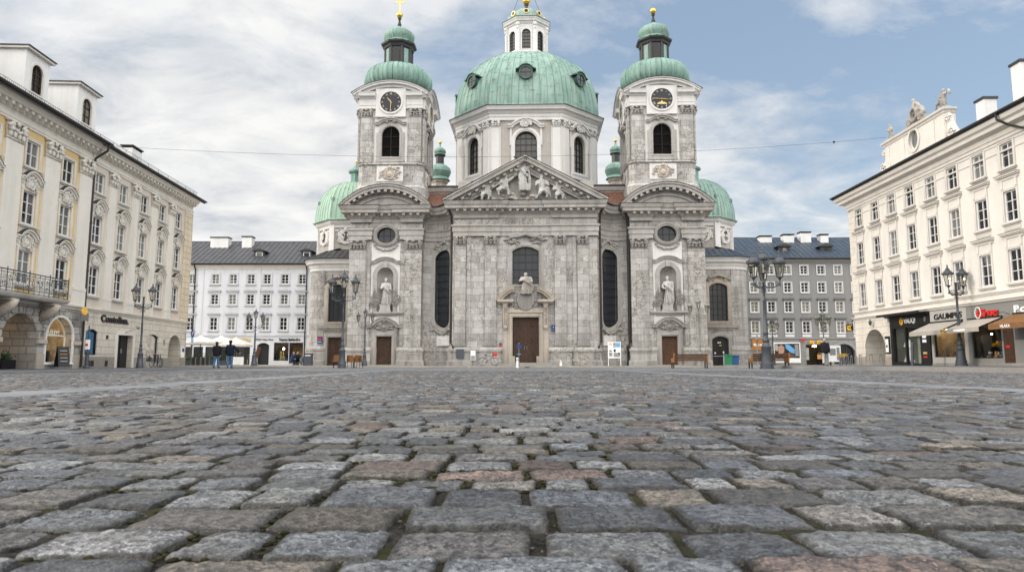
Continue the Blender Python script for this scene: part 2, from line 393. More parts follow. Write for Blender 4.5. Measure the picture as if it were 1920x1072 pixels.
def wall(x0, x1, z0, z1, ops=(), y=0.0, reveal=.25, dx=None):
    """wall front at y with openings [dict(x, z, w, h, rise, low)], their reveals run back"""
    mb = MB(); xs = {x0, x1}; zs = {z0, z1}; boxes = []
    for o in ops:
        a = (o['x'] - o['w'] / 2, o['x'] + o['w'] / 2, o['z'], o['z'] + o['h']); boxes.append(a)
        xs |= {a[0], a[1]}; zs |= {max(z0, a[2]), a[3]}
    if dx:
        k = int((x1 - x0) / dx)
        xs |= {x0 + (x1 - x0) * i / k for i in range(1, k)}
    xs = sorted(x for x in xs if x0 - 1e-6 <= x <= x1 + 1e-6); zs = sorted(z for z in zs if z0 - 1e-6 <= z <= z1 + 1e-6)
    for i in range(len(xs) - 1):
        for j in range(len(zs) - 1):
            cx, cz = (xs[i] + xs[i + 1]) / 2, (zs[j] + zs[j + 1]) / 2
            if any(b[0] < cx < b[1] and b[2] < cz < b[3] for b in boxes): continue
            mb.add([(xs[i], y, zs[j]), (xs[i + 1], y, zs[j]), (xs[i + 1], y, zs[j + 1]), (xs[i], y, zs[j + 1])], [(0, 1, 2, 3)])
    for o in ops:
        pts = [(o['x'] + px, o['z'] + pz) for px, pz in outline(o['w'], o['h'], o.get('rise', 0), 0, o.get('low', 0))]
        n = len(pts); dep = o.get('reveal', reveal); top = o['z'] + o['h']; bot = o['z']
        mb.add([(a, y, b) for a, b in pts] + [(a, y + dep, b) for a, b in pts], [(i, i + n, (i + 1) % n + n, (i + 1) % n) for i in range(n)])
        if o.get('rise', 0) > 0:
            arc = pts[-15:]
            for i in range(14):
                p, q = arc[i], arc[i + 1]; mb.add([(p[0], y, p[1]), (q[0], y, q[1]), (q[0], y, top), (p[0], y, top)], [(0, 1, 2, 3)])
        if o.get('low', 0) > 0:
            arc = pts[:15]
            for i in range(14):
                p, q = arc[i], arc[i + 1]; mb.add([(p[0], y, p[1]), (q[0], y, q[1]), (q[0], y, bot), (p[0], y, bot)], [(0, 1, 2, 3)])
    return mb
def span_at(o, z, w, h, rise, low):
    """half width of the opening at height z"""
    pts = outline(w, h, rise, 0, low); best = 0
    n = len(pts)
    for i in range(n):
        (xa, za), (xb, zb) = pts[i], pts[(i + 1) % n]
        if (za - z) * (zb - z) <= 0 and abs(za - zb) > 1e-9:
            best = max(best, abs(xa + (xb - xa) * (z - za) / (zb - za)))
    return best
def frame_mb(w, h, rise=0, low=0, cols=2, rows=3, fw=.06, mw=.035, y=.12, extra=None):
    mb = MB(); mb.ring(outline(w, h, rise, 0, low), outline(w, h, rise, -fw, low), y - .04, y + .06)
    top = outline(w, h, rise, 0, low)
    for i in range(1, cols):
        x = -w / 2 + w * i / cols; zt = h - fw * .5; zb = fw * .5
        if rise: zt = max(z for (xa, z) in top) if abs(x) < 1e-6 else zt
        if rise and abs(x) > 1e-6:
            if rise > w * .4 or low: zt = h - rise + rise * sqrt(max(0, 1 - (2 * x / w) ** 2))
            else: rad = (w * w / 4 + rise * rise) / (2 * rise); zt = h - rad + sqrt(rad * rad - x * x)
        if low: zb = low - low * sqrt(max(0, 1 - (2 * x / w) ** 2))
        k = 1.5 if (cols == 2 or (cols == 4 and i == 2)) and mw > .03 else 1
        mb.box(x - mw * k / 2, x + mw * k / 2, y - .025, y + .03, zb, zt)
    for j in range(1, rows):
        z = h * j / rows; hw = span_at(None, z, w, h, rise, low)
        mb.box(-hw, hw, y - .02, y + .028, z - mw / 2, z + mw / 2)
    return mb
def pane_mb(w, h, rise=0, low=0, y=.15):
    return MB().poly([(x, y, z) for x, z in outline(w, h, rise, 0, low)])
# ------------------------------------------------------------------ materials
M = {}
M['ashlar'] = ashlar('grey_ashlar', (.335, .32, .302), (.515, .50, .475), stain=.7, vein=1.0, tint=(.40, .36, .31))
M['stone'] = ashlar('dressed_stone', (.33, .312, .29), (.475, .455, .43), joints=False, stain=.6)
M['warmstone'] = ashlar('warm_stone', (.42, .365, .305), (.54, .48, .41), joints=False, stain=.45)
M['rough'] = ashlar('rough_render', (.36, .335, .305), (.46, .43, .395), joints=False, stain=.25, vein=.1)
M['white'] = plaster('white_lime_plaster', (.76, .75, .73), amt=.25)
M['chwhite'] = plaster('church_white_plaster', (.68, .665, .645), amt=.25)
M['cream'] = plaster('cream_plaster', (.66, .60, .50), amt=.3)
M['pinkcream'] = plaster('pale_rose_plaster', (.61, .545, .475), amt=.22)
M['yellow'] = plaster('yellow_plaster', (.66, .49, .235), amt=.25)
M['creamwhite'] = plaster('offwhite_trim_plaster', (.70, .665, .60), amt=.25)
M['palace'] = plaster('warm_white_plaster', (.72, .685, .63), amt=.2)
M['palace2'] = plaster('warm_white_trim', (.70, .665, .61), amt=.2)
M['bluewhite'] = plaster('cool_white_plaster', (.64, .65, .68), amt=.25)
M['greypl'] = plaster('grey_plaster', (.255, .25, .245), amt=.3, dirt_shade=(.12, .115, .11))
M['greybase'] = plaster('grey_base_plaster', (.30, .295, .29), amt=.3)
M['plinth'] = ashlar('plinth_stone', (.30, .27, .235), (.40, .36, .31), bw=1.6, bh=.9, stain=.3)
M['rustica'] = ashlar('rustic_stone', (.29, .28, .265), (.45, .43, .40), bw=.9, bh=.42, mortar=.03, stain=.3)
M['greyshop'] = plaster('grey_green_shop_paint', (.225, .225, .21), amt=.15)
M['paleshop'] = plaster('pale_grey_shop_paint', (.42, .40, .375), amt=.15)
M['copper'] = copper('copper_patina')
M['copper2'] = copper('copper_patina_dark', (.12, .225, .19), (.225, .345, .295), .95)
M['coppale'] = copper('copper_patina_pale', (.24, .37, .29), (.34, .47, .36), .3)
M['roofmetal'] = plain('dark_roof_metal', (.045, .045, .05), .45, .5, var=.35, scale=1.5)
M['roofblue'] = plain('blue_grey_roof_metal', (.035, .048, .066), .42, .5, var=.3, scale=1.5)
M['roofwall'] = plain('roof_flashing', (.03, .03, .032), .5, .4)
M['tile'] = plain('red_roof_tile', (.13, .065, .045), .8, .2, var=.4, scale=3, bmp=.6)
M['iron'] = plain('dark_cast_iron', (.045, .052, .062), .45, .5, var=.3, scale=9, bmp=.15)
M['ironlight'] = plain('grey_cast_iron', (.20, .195, .18), .5, .4, var=.3, scale=9)
M['black'] = plain('black_paint', (.012, .012, .013), .45, .4)
M['blackmat'] = plain('black_fabric', (.015, .015, .018), .9, .1, var=.3, scale=20)
M['pipe'] = plain('dark_pipe', (.022, .020, .019), .5, .4)
M['wood'] = plain('carved_dark_oak', (.055, .028, .016), .55, .35, var=.45, scale=7, bmp=.2)
M['wood2'] = plain('brown_oak', (.085, .040, .020), .55, .35, var=.4, scale=7, bmp=.2)
M['benchwood'] = plain('stained_bench_wood', (.095, .048, .022), .55, .35, var=.35, scale=5)
M['benchend'] = plain('orange_bench_wood', (.30, .14, .05), .55, .3, var=.25, scale=5)
M['gold'] = plain('gilding', (.75, .47, .10), .28, .5, 1.0, .1)
M['numeral'] = plain('pale_gilt_numerals', (.72, .66, .50), .5, .3, var=.08)
M['goldpaint'] = plain('gold_paint', (.62, .45, .17), .4, .4, .3, .1)
M['winwhite'] = plain('white_window_paint', (.66, .66, .65), .45, .35, var=.06)
M['lead'] = plain('lead_bars', (.012, .012, .013), .5, .4)
M['louvre'] = plain('louvre_slats', (.018, .016, .015), .7, .2, var=.4)
M['clockface'] = plain('clock_enamel', (.010, .012, .020), .4, .4)
M['marble'] = ashlar('carved_marble', (.56, .545, .52), (.74, .73, .70), joints=False, stain=.6, vein=.15)
M['marblewarm'] = ashlar('carved_sandstone', (.36, .33, .29), (.47, .44, .40), joints=False, stain=.75, vein=.1)
M['seam'] = plain('dark_copper_seam', (.05, .10, .082), .6, .3, var=.5, scale=2)
M['pane'] = glass_pane('dark_window_glass', thr=.56)
M['panecurt'] = glass_pane('curtained_window_glass', (.02, .02, .022), (.20, .195, .185), .50)
M['panewhite'] = glass_pane('warm_window_glass', (.02, .018, .016), (.28, .25, .20), .52)
M['leaded'] = glass_pane('church_window_glass', (.030, .033, .038), (.085, .08, .07), .55, .08, .35, spec=.42)
M['shopglass'] = clear_glass('shop_glass')
M['lampglass'] = clear_glass('lamp_glass', (.80, .78, .72), .8)
M['shopin'] = plain('shop_interior', (.40, .34, .26), .8, .2, var=.5, scale=2)
M['shopwarm'] = plain('shop_interior_warm', (.42, .25, .10), .8, .2, var=.5, scale=1.5)
M['shopdark'] = plain('shop_interior_dark', (.035, .032, .03), .8, .2, var=.7, scale=1.6)
M['shoppale'] = plain('shop_interior_pale', (.34, .36, .31), .8, .2, var=.25, scale=1.0)
M['bulb'] = emit('lit_bulb', (1.0, .72, .38), 45)
M['awning'] = plain('grey_beige_canvas', (.36, .33, .29), .9, .1, var=.12, scale=3, bmp=.1)
M['awningbrown'] = plain('brown_canvas', (.20, .105, .05), .9, .1, var=.15, scale=3, bmp=.1)
M['parasol'] = plain('offwhite_canvas', (.66, .63, .57), .9, .1, var=.08, scale=3, bmp=.1)
M['red'] = plain('red_sign', (.55, .02, .015), .4, .4)
M['signwhite'] = plain('white_sign', (.78, .78, .77), .5, .3, var=.04)
M['blue'] = plain('blue_sign', (.012, .04, .17), .45, .4)
M['bluelight'] = plain('light_blue_print', (.12, .35, .62), .5, .3)
M['yellowsign'] = plain('yellow_sign', (.80, .45, .02), .45, .4)
M['orange'] = plain('orange_sign', (.42, .17, .03), .5, .3, var=.1)
M['green'] = plain('green_bin_plastic', (.02, .17, .075), .5, .4)
M['bluebin'] = plain('blue_bin_plastic', (.02, .09, .24), .5, .4, var=.3)
M['steel'] = plain('brushed_steel', (.30, .30, .31), .4, .5, .8)
M['greybin'] = plain('slate_bin_metal', (.055, .065, .08), .45, .4)
M['wicker'] = plain('brown_wicker', (.16, .075, .03), .7, .2, var=.45, scale=30, bmp=.4)
M['skin'] = plain('skin', (.42, .25, .18), .55, .3, var=.08)
M['hairdark'] = plain('dark_hair', (.016, .011, .008), .6, .3, var=.4, scale=40, bmp=.5)
M['hairgrey'] = plain('grey_hair', (.33, .30, .28), .6, .3, var=.3, scale=40, bmp=.5)
M['denim'] = plain('blue_denim', (.065, .125, .22), .9, .1, var=.25, scale=8, bmp=.2)
M['greytrouser'] = plain('pale_grey_trouser', (.34, .34, .34), .9, .1, var=.15, scale=8, bmp=.2)
M['navy'] = plain('navy_jacket', (.010, .013, .026), .85, .15, var=.3, scale=9, bmp=.3)
M['bluejacket'] = plain('blue_jacket', (.025, .06, .16), .8, .15, var=.25, scale=9, bmp=.3)
M['tan'] = plain('tan_leather', (.42, .21, .08), .6, .3)
M['leaf'] = plain('box_leaf', (.035, .06, .022), .7, .2, var=.6, scale=14)
M['kerb'] = ashlar('kerb_granite', (.30, .29, .28), (.38, .37, .36), bw=1.2, bh=3, joints=False, stain=0)
M['rubber'] = plain('tyre_rubber', (.015, .015, .015), .8, .2)

def paving_mat(name, c1, c2, bw, bh, mort=.01, dirt_shade=.35):
    m, nt, b, co = newmat(name, .68, .35)
    br = node(nt, 'ShaderNodeTexBrick', {'Vector': co, 'Color1': (0, 0, 0, 1), 'Color2': (1, 1, 1, 1), 'Mortar': (.5, .5, .5, 1), 'Scale': 1.0,
              'Mortar Size': mort, 'Mortar Smooth': .2, 'Brick Width': bw, 'Row Height': bh}, offset=.4)
    n1 = noise(nt, co, .25, 5, .6); n2 = noise(nt, co, 6, 6, .7)
    col = mix(nt, br.outputs[0], c1, c2)
    col = mix(nt, math_(nt, 'MULTIPLY', ramp(nt, n1, [(.4, 0.), (.7, 1.)]), dirt_shade), col, [x * .5 for x in c1])
    col = mix(nt, math_(nt, 'MULTIPLY', ramp(nt, n2, [(.45, 0.), (.7, 1.)]), .3), col, [x * .5 for x in c1])
    col = mix(nt, math_(nt, 'MULTIPLY', br.outputs[1], .7), col, (.05, .048, .045))
    setc(nt, b, col)
    nt.links.new(bump(nt, math_(nt, 'SUBTRACT', n2, br.outputs[1]), .4, .02), b.inputs['Normal'])
    return m
M['slab'] = paving_mat('smooth_slab_paving', (.13, .135, .145), (.20, .205, .215), .9, .55)
M['pavedark'] = paving_mat('dark_pavement', (.085, .09, .10), (.13, .135, .145), .6, .4, .008)
M['pavelight'] = paving_mat('pale_pavement', (.30, .275, .24), (.37, .345, .305), .9, .6, .008)
M['farpave'] = paving_mat('far_cobble_field', (.10, .105, .11), (.25, .255, .265), .27, .19, .02, .3)

def cobble_mat():
    m, nt, b, co = newmat('granite_cobble', .5, .4)
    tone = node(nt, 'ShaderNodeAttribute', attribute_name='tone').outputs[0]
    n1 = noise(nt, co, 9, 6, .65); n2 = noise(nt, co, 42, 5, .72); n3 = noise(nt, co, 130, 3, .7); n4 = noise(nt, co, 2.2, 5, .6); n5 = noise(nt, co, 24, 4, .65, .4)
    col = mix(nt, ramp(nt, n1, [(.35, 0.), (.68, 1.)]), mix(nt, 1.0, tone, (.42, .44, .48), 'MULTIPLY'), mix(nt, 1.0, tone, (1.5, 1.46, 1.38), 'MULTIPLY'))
    col = mix(nt, ramp(nt, n5, [(.52, 0.), (.64, .55)]), col, mix(nt, 1.0, tone, (1.9, 1.88, 1.82), 'MULTIPLY'))
    col = mix(nt, ramp(nt, n2, [(.46, 0.), (.56, .9)]), col, mix(nt, 1.0, tone, (.18, .18, .19), 'MULTIPLY'))     # dark mica
    col = mix(nt, ramp(nt, n3, [(.56, 0.), (.66, .7)]), col, mix(nt, 1.0, tone, (2.7, 2.7, 2.65), 'MULTIPLY'))                                     # feldspar grains
    col = mix(nt, ramp(nt, n4, [(.5, 0.), (.72, .5)]), col, (.075, .07, .065))                                   # grime
    setc(nt, b, col)
    h = math_(nt, 'ADD', math_(nt, 'MULTIPLY', n2, .7), math_(nt, 'ADD', math_(nt, 'MULTIPLY', n3, .35), n1))
    nt.links.new(bump(nt, h, 1.0, .018), b.inputs['Normal'])
    nt.links.new(ramp(nt, n1, [(.3, .34), (.7, .58)]), b.inputs['Roughness'])
    return m
M['cobble'] = cobble_mat()
def joint_mat():
    m, nt, b, co = newmat('gravel_and_moss_joint', .95, .1)
    n1 = noise(nt, co, 3.0, 5, .65); n2 = noise(nt, co, 70, 5, .75); n3 = noise(nt, co, 190, 3, .7)
    grav = mix(nt, ramp(nt, n2, [(.35, 0.), (.7, 1.)]), (.014, .013, .011), (.085, .078, .068))
    moss = mix(nt, n3, (.026, .026, .010), (.078, .074, .032))
    setc(nt, b, mix(nt, ramp(nt, n1, [(.48, 0.), (.6, 1.)]), grav, moss))
    nt.links.new(bump(nt, math_(nt, 'ADD', n2, n3), 1.0, .02), b.inputs['Normal'])
    return m
M['joint'] = joint_mat()

# ------------------------------------------------------------------ the ground
def ground_all():
    rng = np.random.default_rng(11)
    # bed under everything, reaching the horizon
    g = MB(); g.poly([(-600, -300, -.06), (600, -300, -.06), (600, 900, -.06), (-600, 900, -.06)])
    tag(g.build('ground', M['farpave']), kind='structure')
    # cobbled square beyond the modelled stones: one sheet
    sq = MB(); sq.poly([(-17, 30, -.012), (17, 30, -.012), (17, 55, -.012), (-17, 55, -.012)]); sq.poly([(-60, 55, -.014), (60, 55, -.014), (60, 90, -.014), (-60, 90, -.014)])
    sq.poly([(-40, -20, -.05), (-17, -20, -.05), (-17, 55, -.05), (-40, 55, -.05)]); sq.poly([(17, -20, -.05), (60, -20, -.05), (60, 55, -.05), (17, 55, -.05)])
    tag(sq.build('square', M['farpave']), kind='structure')
    # joint bed, finely modelled where one looks down on it
    jb = MB(); nx, ny = 150, 110
    X = np.linspace(-2.6, 2.6, nx); Y = .45 + (np.linspace(0, 1, ny) ** 1.6) * 3.2
    def h(x, y): return -.0125 + .004 * sin(x * 13 + 3 * sin(y * 9)) * sin(y * 17 + x * 5) + random.uniform(-.0035, .0035)
    vs = [(x, y, h(x, y)) for y in Y for x in X]
    jb.add(vs, [(j * nx + i, j * nx + i + 1, (j + 1) * nx + i + 1, (j + 1) * nx + i) for j in range(ny - 1) for i in range(nx - 1)])
    a = .45 + 3.2
    for q in ([(-17, -3), (17, -3), (17, .45), (-17, .45)], [(-17, .45), (-2.6, .45), (-2.6, a), (-17, a)], [(2.6, .45), (17, .45), (17, a), (2.6, a)], [(-17, a), (17, a), (17, 30), (-17, 30)]):
        jb.poly([(x, y, -.0135) for x, y in q])
    tag(jb.build('joint_bed', M['joint'], smooth=True), kind='structure')
    # stones: list of (cx, cy, angle, length, width)
    ST = []; CX, CY, HL, RR = .7, 7.2, 2.2, 2.754
    def in_stad(x, y, m=0): dx = max(0, abs(x - CX) - HL); return sqrt(dx * dx + (y - CY) ** 2) < RR + m
    def in_strip(x, y):
        xr = 6.7 - (y - 8) * .075; xl = -5.75
        return y > 6 and (abs(x - xr) < .5 or abs(x - xl) < .45)
    y = .40
    while y < 30.5:
        d = (rng.uniform(.20, .245) if y < 1.75 else rng.uniform(.155, .2)) if y < 4.2 else .1836
        half = .80 * y + 2.4; half = min(half, 16.9); x = -half + rng.uniform(-.3, 0); ph = rng.uniform(0, 6)
        while x < half:
            L = (rng.uniform(.19, .32) if rng.random() > .18 else rng.uniform(.14, .19)) * (1.22 if y < 1.7 else 1.0)
            cx = x + L / 2; x += L
            cy = y + d / 2 + .022 * sin(cx * 1.1 + ph) + .02 * sin(cx * .43 + y)
            if y > 4.0 and in_strip(cx, cy): continue
            if y > 4.0 and in_stad(cx, cy, .06):
                for e in (-1, 1):       # where a row meets the rings, fill with a cut half stone
                    hx_ = cx + e * L * .32
                    if not in_stad(hx_, cy, .08): ST.append((cx + e * L * .27, cy, 0, L * .46, d)); break
                continue
            ST.append((cx, cy, rng.normal(0, .022), L, d))
        y += d
    dr = .1836
    for k in range(15):
        r = (k + .5) * dr; per = 4 * HL + 2 * pi * r; s = rng.uniform(0, .3); s0 = s
        while s < per + s0 - .14:
            L = min(rng.uniform(.2, .33), per + s0 - s); m = s + L / 2; s += L; q = m % per
            if q < 2 * HL: px, py, an = CX - HL + q, CY - r, 0
            elif q < 2 * HL + pi * r: t = (q - 2 * HL) / r - pi / 2; px, py, an = CX + HL + r * cos(t), CY + r * sin(t), t + pi / 2
            elif q < 4 * HL + pi * r: px, py, an = CX + HL - (q - 2 * HL - pi * r), CY + r, pi
            else: t = (q - 4 * HL - pi * r) / r + pi / 2; px, py, an = CX - HL + r * cos(t), CY + r * sin(t), t + pi / 2
            ST.append((px, py, an + rng.normal(0, .02), L, dr))
    pal = np.array([(.19, .20, .215), (.24, .245, .25), (.155, .165, .185), (.28, .28, .275), (.215, .20, .185), (.25, .22, .185), (.175, .165, .165), (.23, .175, .15), (.30, .30, .305), (.205, .21, .22)])
    prob = np.array([.14, .13, .15, .10, .13, .12, .10, .05, .05, .06]); prob /= prob.sum()
    # smooth value noise for worn tops
    G = rng.random((64, 64))
    def vn(x, y):
        xi = np.floor(x).astype(int); yi = np.floor(y).astype(int); fx = x - xi; fy = y - yi; fx = fx * fx * (3 - 2 * fx); fy = fy * fy * (3 - 2 * fy)
        g = lambda a, b: G[a % 64, b % 64]
        return (g(xi, yi) * (1 - fx) + g(xi + 1, yi) * fx) * (1 - fy) + (g(xi, yi + 1) * (1 - fx) + g(xi + 1, yi + 1) * fx) * fy - .5
    pal = np.clip(pal.mean(1, keepdims=True) + (pal - pal.mean(1, keepdims=True)) * np.array([1.2, 1.2, 1.1]), .02, 1)
    VS, FS, TN, LT = [], [], [], []; off = 0
    tmpl = {}
    def grid(nx, ny):
        if (nx, ny) not in tmpl:
            u = np.linspace(-1, 1, nx); v = np.linspace(-1, 1, ny)
            e = lambda t: np.sign(t) * (1 - (1 - np.abs(t)) ** 1.7)     # more rows towards the rounded edges
            U, V = np.meshgrid(e(u), e(v)); idx = np.arange(nx * ny).reshape(ny, nx)
            f = np.stack([idx[:-1, :-1], idx[:-1, 1:], idx[1:, 1:], idx[1:, :-1]], -1).reshape(-1, 4)
            tmpl[(nx, ny)] = (U.ravel(), V.ravel(), f)
        return tmpl[(nx, ny)]
    for cx, cy, an, L, d in ST:
        if cy < 1.9: n = (34, 26)
        elif cy < 3.2: n = (22, 16)
        elif cy < 6.5: n = (12, 8)
        elif cy < 13: n = (7, 6)
        else: n = (5, 5)
        U, V, f = grid(*n)
        gap = rng.uniform(.013, .028); hx, hy = (L - gap) / 2, (d - gap * .9) / 2
        # irregular outline: corners pushed in and out, sides bowed
        kx = 1 + np.clip(.035 * rng.normal(0, 1, 4), -.08, .02); ky = 1 + np.clip(.04 * rng.normal(0, 1, 4), -.09, .03)
        w = [(1 - U) * (1 - V) / 4, (1 + U) * (1 - V) / 4, (1 + U) * (1 + V) / 4, (1 - U) * (1 + V) / 4]
        sx = sum(a * b for a, b in zip(w, kx)); sy = sum(a * b for a, b in zip(w, ky))
        X = U * hx * sx * (1 - .02 * np.abs(V) ** 4); Y = V * hy * sy * (1 - .03 * np.abs(U) ** 4)
        ox, oy = rng.uniform(0, 50, 2)
        edge = np.maximum(np.abs(U), np.abs(V)); rim = (np.abs(U) ** 16 + np.abs(V) ** 16)
        X = X + .005 * vn(ox + Y * 22, oy + X * 9) * (edge > .6); Y = Y + .005 * vn(oy + X * 20, ox + Y * 7) * (edge > .6)
        t1, t2 = rng.normal(0, .013, 2); bul = rng.uniform(-.001, .004)
        Z = rng.normal(0, .0022) + t1 * X + t2 * Y + bul * (1 - U * U) * (1 - V * V) - (.0045 + .035 * np.maximum(0, vn(ox + X * 24 + 9, oy + Y * 24 + 5) - .16)) * np.minimum(rim, 1.0) - .036 * (edge > .995)
        if cy < 13:
            Z = Z + .0055 * vn(ox + X * 11, oy + Y * 11) + .0060 * vn(ox + X * 26, oy + Y * 30)
            if cy < 3.2: Z = Z + .0055 * vn(ox + X * 62, oy + Y * 70) + .0032 * vn(oy + X * 150, ox + Y * 150)
        ca, sa = np.cos(an), np.sin(an)
        VS.append(np.stack([cx + X * ca - Y * sa, cy + X * sa + Y * ca, Z], -1)); FS.append(f + off); off += len(U)
        c = pal[rng.choice(len(pal), p=prob)] * (rng.uniform(.42, .95) if rng.random() < .62 else rng.uniform(.8, 1.35)) * np.array([.985, 1.0, 1.02]) * .68
        dirt_shade = np.clip((edge - .86) / .10, 0, 1) * (.55 + .9 * np.clip(vn(ox + X * 14, oy + Y * 14) + .3, 0, .5)); dirt_shade = np.clip(dirt_shade, 0, .92)[:, None]      # joint grime, plus the rim's shade painted into the tone
        TN.append(np.concatenate([c[None, :] * (1 - dirt_shade) + np.array([[.022, .020, .016]]) * dirt_shade, np.ones((len(U), 1))], 1))
    V = np.concatenate(VS); Fc = np.concatenate(FS); T = np.concatenate(TN)
    me = bpy.data.meshes.new('cobblestone_paving'); me.vertices.add(len(V)); me.vertices.foreach_set('co', V.ravel())
    me.loops.add(len(Fc) * 4); me.loops.foreach_set('vertex_index', Fc.ravel().astype(np.int32))
    me.polygons.add(len(Fc)); me.polygons.foreach_set('loop_start', np.arange(0, len(Fc) * 4, 4, dtype=np.int32)); me.polygons.foreach_set('loop_total', np.full(len(Fc), 4, dtype=np.int32))
    me.update(calc_edges=True); me.validate()
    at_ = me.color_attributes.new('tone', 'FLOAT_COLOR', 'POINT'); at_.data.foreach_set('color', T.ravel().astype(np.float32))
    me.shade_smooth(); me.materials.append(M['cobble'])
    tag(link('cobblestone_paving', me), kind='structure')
    # slab strips laid through the cobbles
    sl = MB()
    for x0, x1, y0, y1 in ((-6.2, -5.3, 5.95, 54.8),): sl.box(x0, x1, y0, y1, -.05, -.004)
    sl.add([(6.85 - .5, 5.95, -.004), (6.85 + .5, 5.95, -.004), (6.7 - 46.8 * .075 + .5, 54.8, -.004), (6.7 - 46.8 * .075 - .5, 54.8, -.004)], [(0, 1, 2, 3)])
    tag(sl.build('slab_path', M['slab']), kind='structure')
    # loose grit in the near joints
    gr = MB()
    for _ in range(2000):
        y = .75 + 2.6 * random.random() ** 1.5; x = random.uniform(-.85, .85) * y * 1.05
        best = min(((max(abs((x - c[0])) - c[3] / 2, abs((y - c[1])) - c[4] / 2)) for c in ST if abs(c[0] - x) < .3 and abs(c[1] - y) < .2), default=-1)
        if best < -.016 and random.random() > .004: continue
        r = random.uniform(.0015, .0045) * (2.0 if random.random() < .04 else 1); gr.ball((x, y, (-.009 if best > -.016 else .004) + random.uniform(-.003, .004)), (r * random.uniform(.7, 1.5), r * random.uniform(.7, 1.4), r * .75), 5, 4)
    m, nt, b, co = newmat('pale_grit', .85, .2)
    n = noise(nt, co, 60, 2); setc(nt, b, ramp(nt, n, [(.35, (.07, .065, .06)), (.6, (.09, .085, .08)), (.76, (.2, .2, .2))]))
    tag(gr.build('joint_grit', m), 'pale grit scattered in the joints of the nearest cobbles', kind='stuff')
    # moss tufts in the joints
    mo = MB()
    for c in ST:
        if c[1] > 4.6 or abs(c[0]) > .85 * c[1]: continue
        if vn(np.array([c[0] * 1.3 + 20]), np.array([c[1] * 1.3 + 9]))[0] < -.02: continue
        for _ in range(int(20 if c[1] < 3 else 8)):
            if random.random() < .6: x = c[0] + random.uniform(-.5, .5) * c[3]; y = c[1] - c[4] / 2 + random.gauss(0, .006)
            else: x = c[0] + c[3] / 2 + random.gauss(0, .006); y = c[1] + random.uniform(-.5, .5) * c[4]
            r = random.uniform(.003, .0085); mo.ball((x, y, -.0105 + random.uniform(0, .004)), (r * 1.5, r * 1.3, r * .6), 5, 4)
    m, nt, b, co = newmat('joint_moss', .95, .05)
    setc(nt, b, ramp(nt, noise(nt, co, 40, 4), [(.3, (.016, .016, .008)), (.7, (.06, .058, .030))]))
    nt.links.new(bump(nt, noise(nt, co, 400, 2), 1.0, .01), b.inputs['Normal'])
    tag(mo.build('joint_moss', m, smooth=True), 'green moss growing in the joints of the nearest cobbles', kind='stuff')
    # pavements
    pv = MB(); pv.box(17.16, 60, -25, 54.84, -.04, .17); tag(pv.build('east_pavement', M['pavedark']), kind='structure')
    kb = MB(); kb.box(17.0, 17.16, -25, 55, -.04, .178); tag(kb.build('kerb', M['kerb']), kind='structure')
    pv = MB(); pv.box(-60, -17, -25, 54.84, -.05, .02); tag(pv.build('west_pavement', M['pavedark']), kind='structure')
    fp = MB(); fp.box(-60, 60, 55.0, 95, -.04, .11); tag(fp.build('church_pavement', M['pavelight']), kind='structure')
ground_all()
# ------------------------------------------------------------------ ornaments and figures shared by the buildings
def spiral(cx, cz, r, turns=1.4, a0=0, sgn=1, y=-.05, n=16):
    return [(cx + sgn * r * (1 - .8 * i / n) * cos(a0 + turns * 2 * pi * i / n), y, cz + r * (1 - .8 * i / n) * sin(a0 + turns * 2 * pi * i / n)) for i in range(n + 1)]
def carving(w, h, seed, shield=True, y=-.06, t=.045):
    """symmetrical carved cartouche of scrolls, leaves and a shield, origin at its centre on the wall plane"""
    rn = random.Random(seed); mb = MB()
    for s in (-1, 1):
        for k in range(4):
            r = rn.uniform(.10, .17) * h * 1.5; cx = s * rn.uniform(.18, .40) * w; cz = rn.uniform(-.32, .32) * h
            mb.tube(spiral(cx, cz, r, 1.3, rn.uniform(0, 6), s, y), [t * (1.3 - .6 * i / 16) for i in range(17)], 6)
        for k in range(9):
            cx = s * rn.uniform(.08, .5) * w; cz = rn.uniform(-.45, .45) * h * (1.1 - abs(cx) / w)
            mb.ball((cx, y, cz), (rn.uniform(.04, .09) * w, t * 1.4, rn.uniform(.05, .11) * h), 7, 5)
        mb.tube([(0, y, .42 * h), (s * .2 * w, y, .36 * h), (s * .42 * w, y, .12 * h), (s * .5 * w, y, -.12 * h)], [t * 1.5, t * 1.2, t, t * .5], 6)
    if shield:
        pts = [(.21 * w * cos(2 * pi * i / 20), .32 * h * sin(2 * pi * i / 20) * (1.15 if i > 10 else .9) - .03 * h) for i in range(20)]
        mb.prism(pts, y - t, y + .06, True, True); mb.ring([(a * 1.16, b * 1.16) for a, b in pts], [(a * .92, b * .92) for a, b in pts], y - t * 1.8, y + .06)
    mb.ball((0, y - .02, .45 * h), (.10 * w, t * 2.2, .13 * h), 8, 6)
    return mb
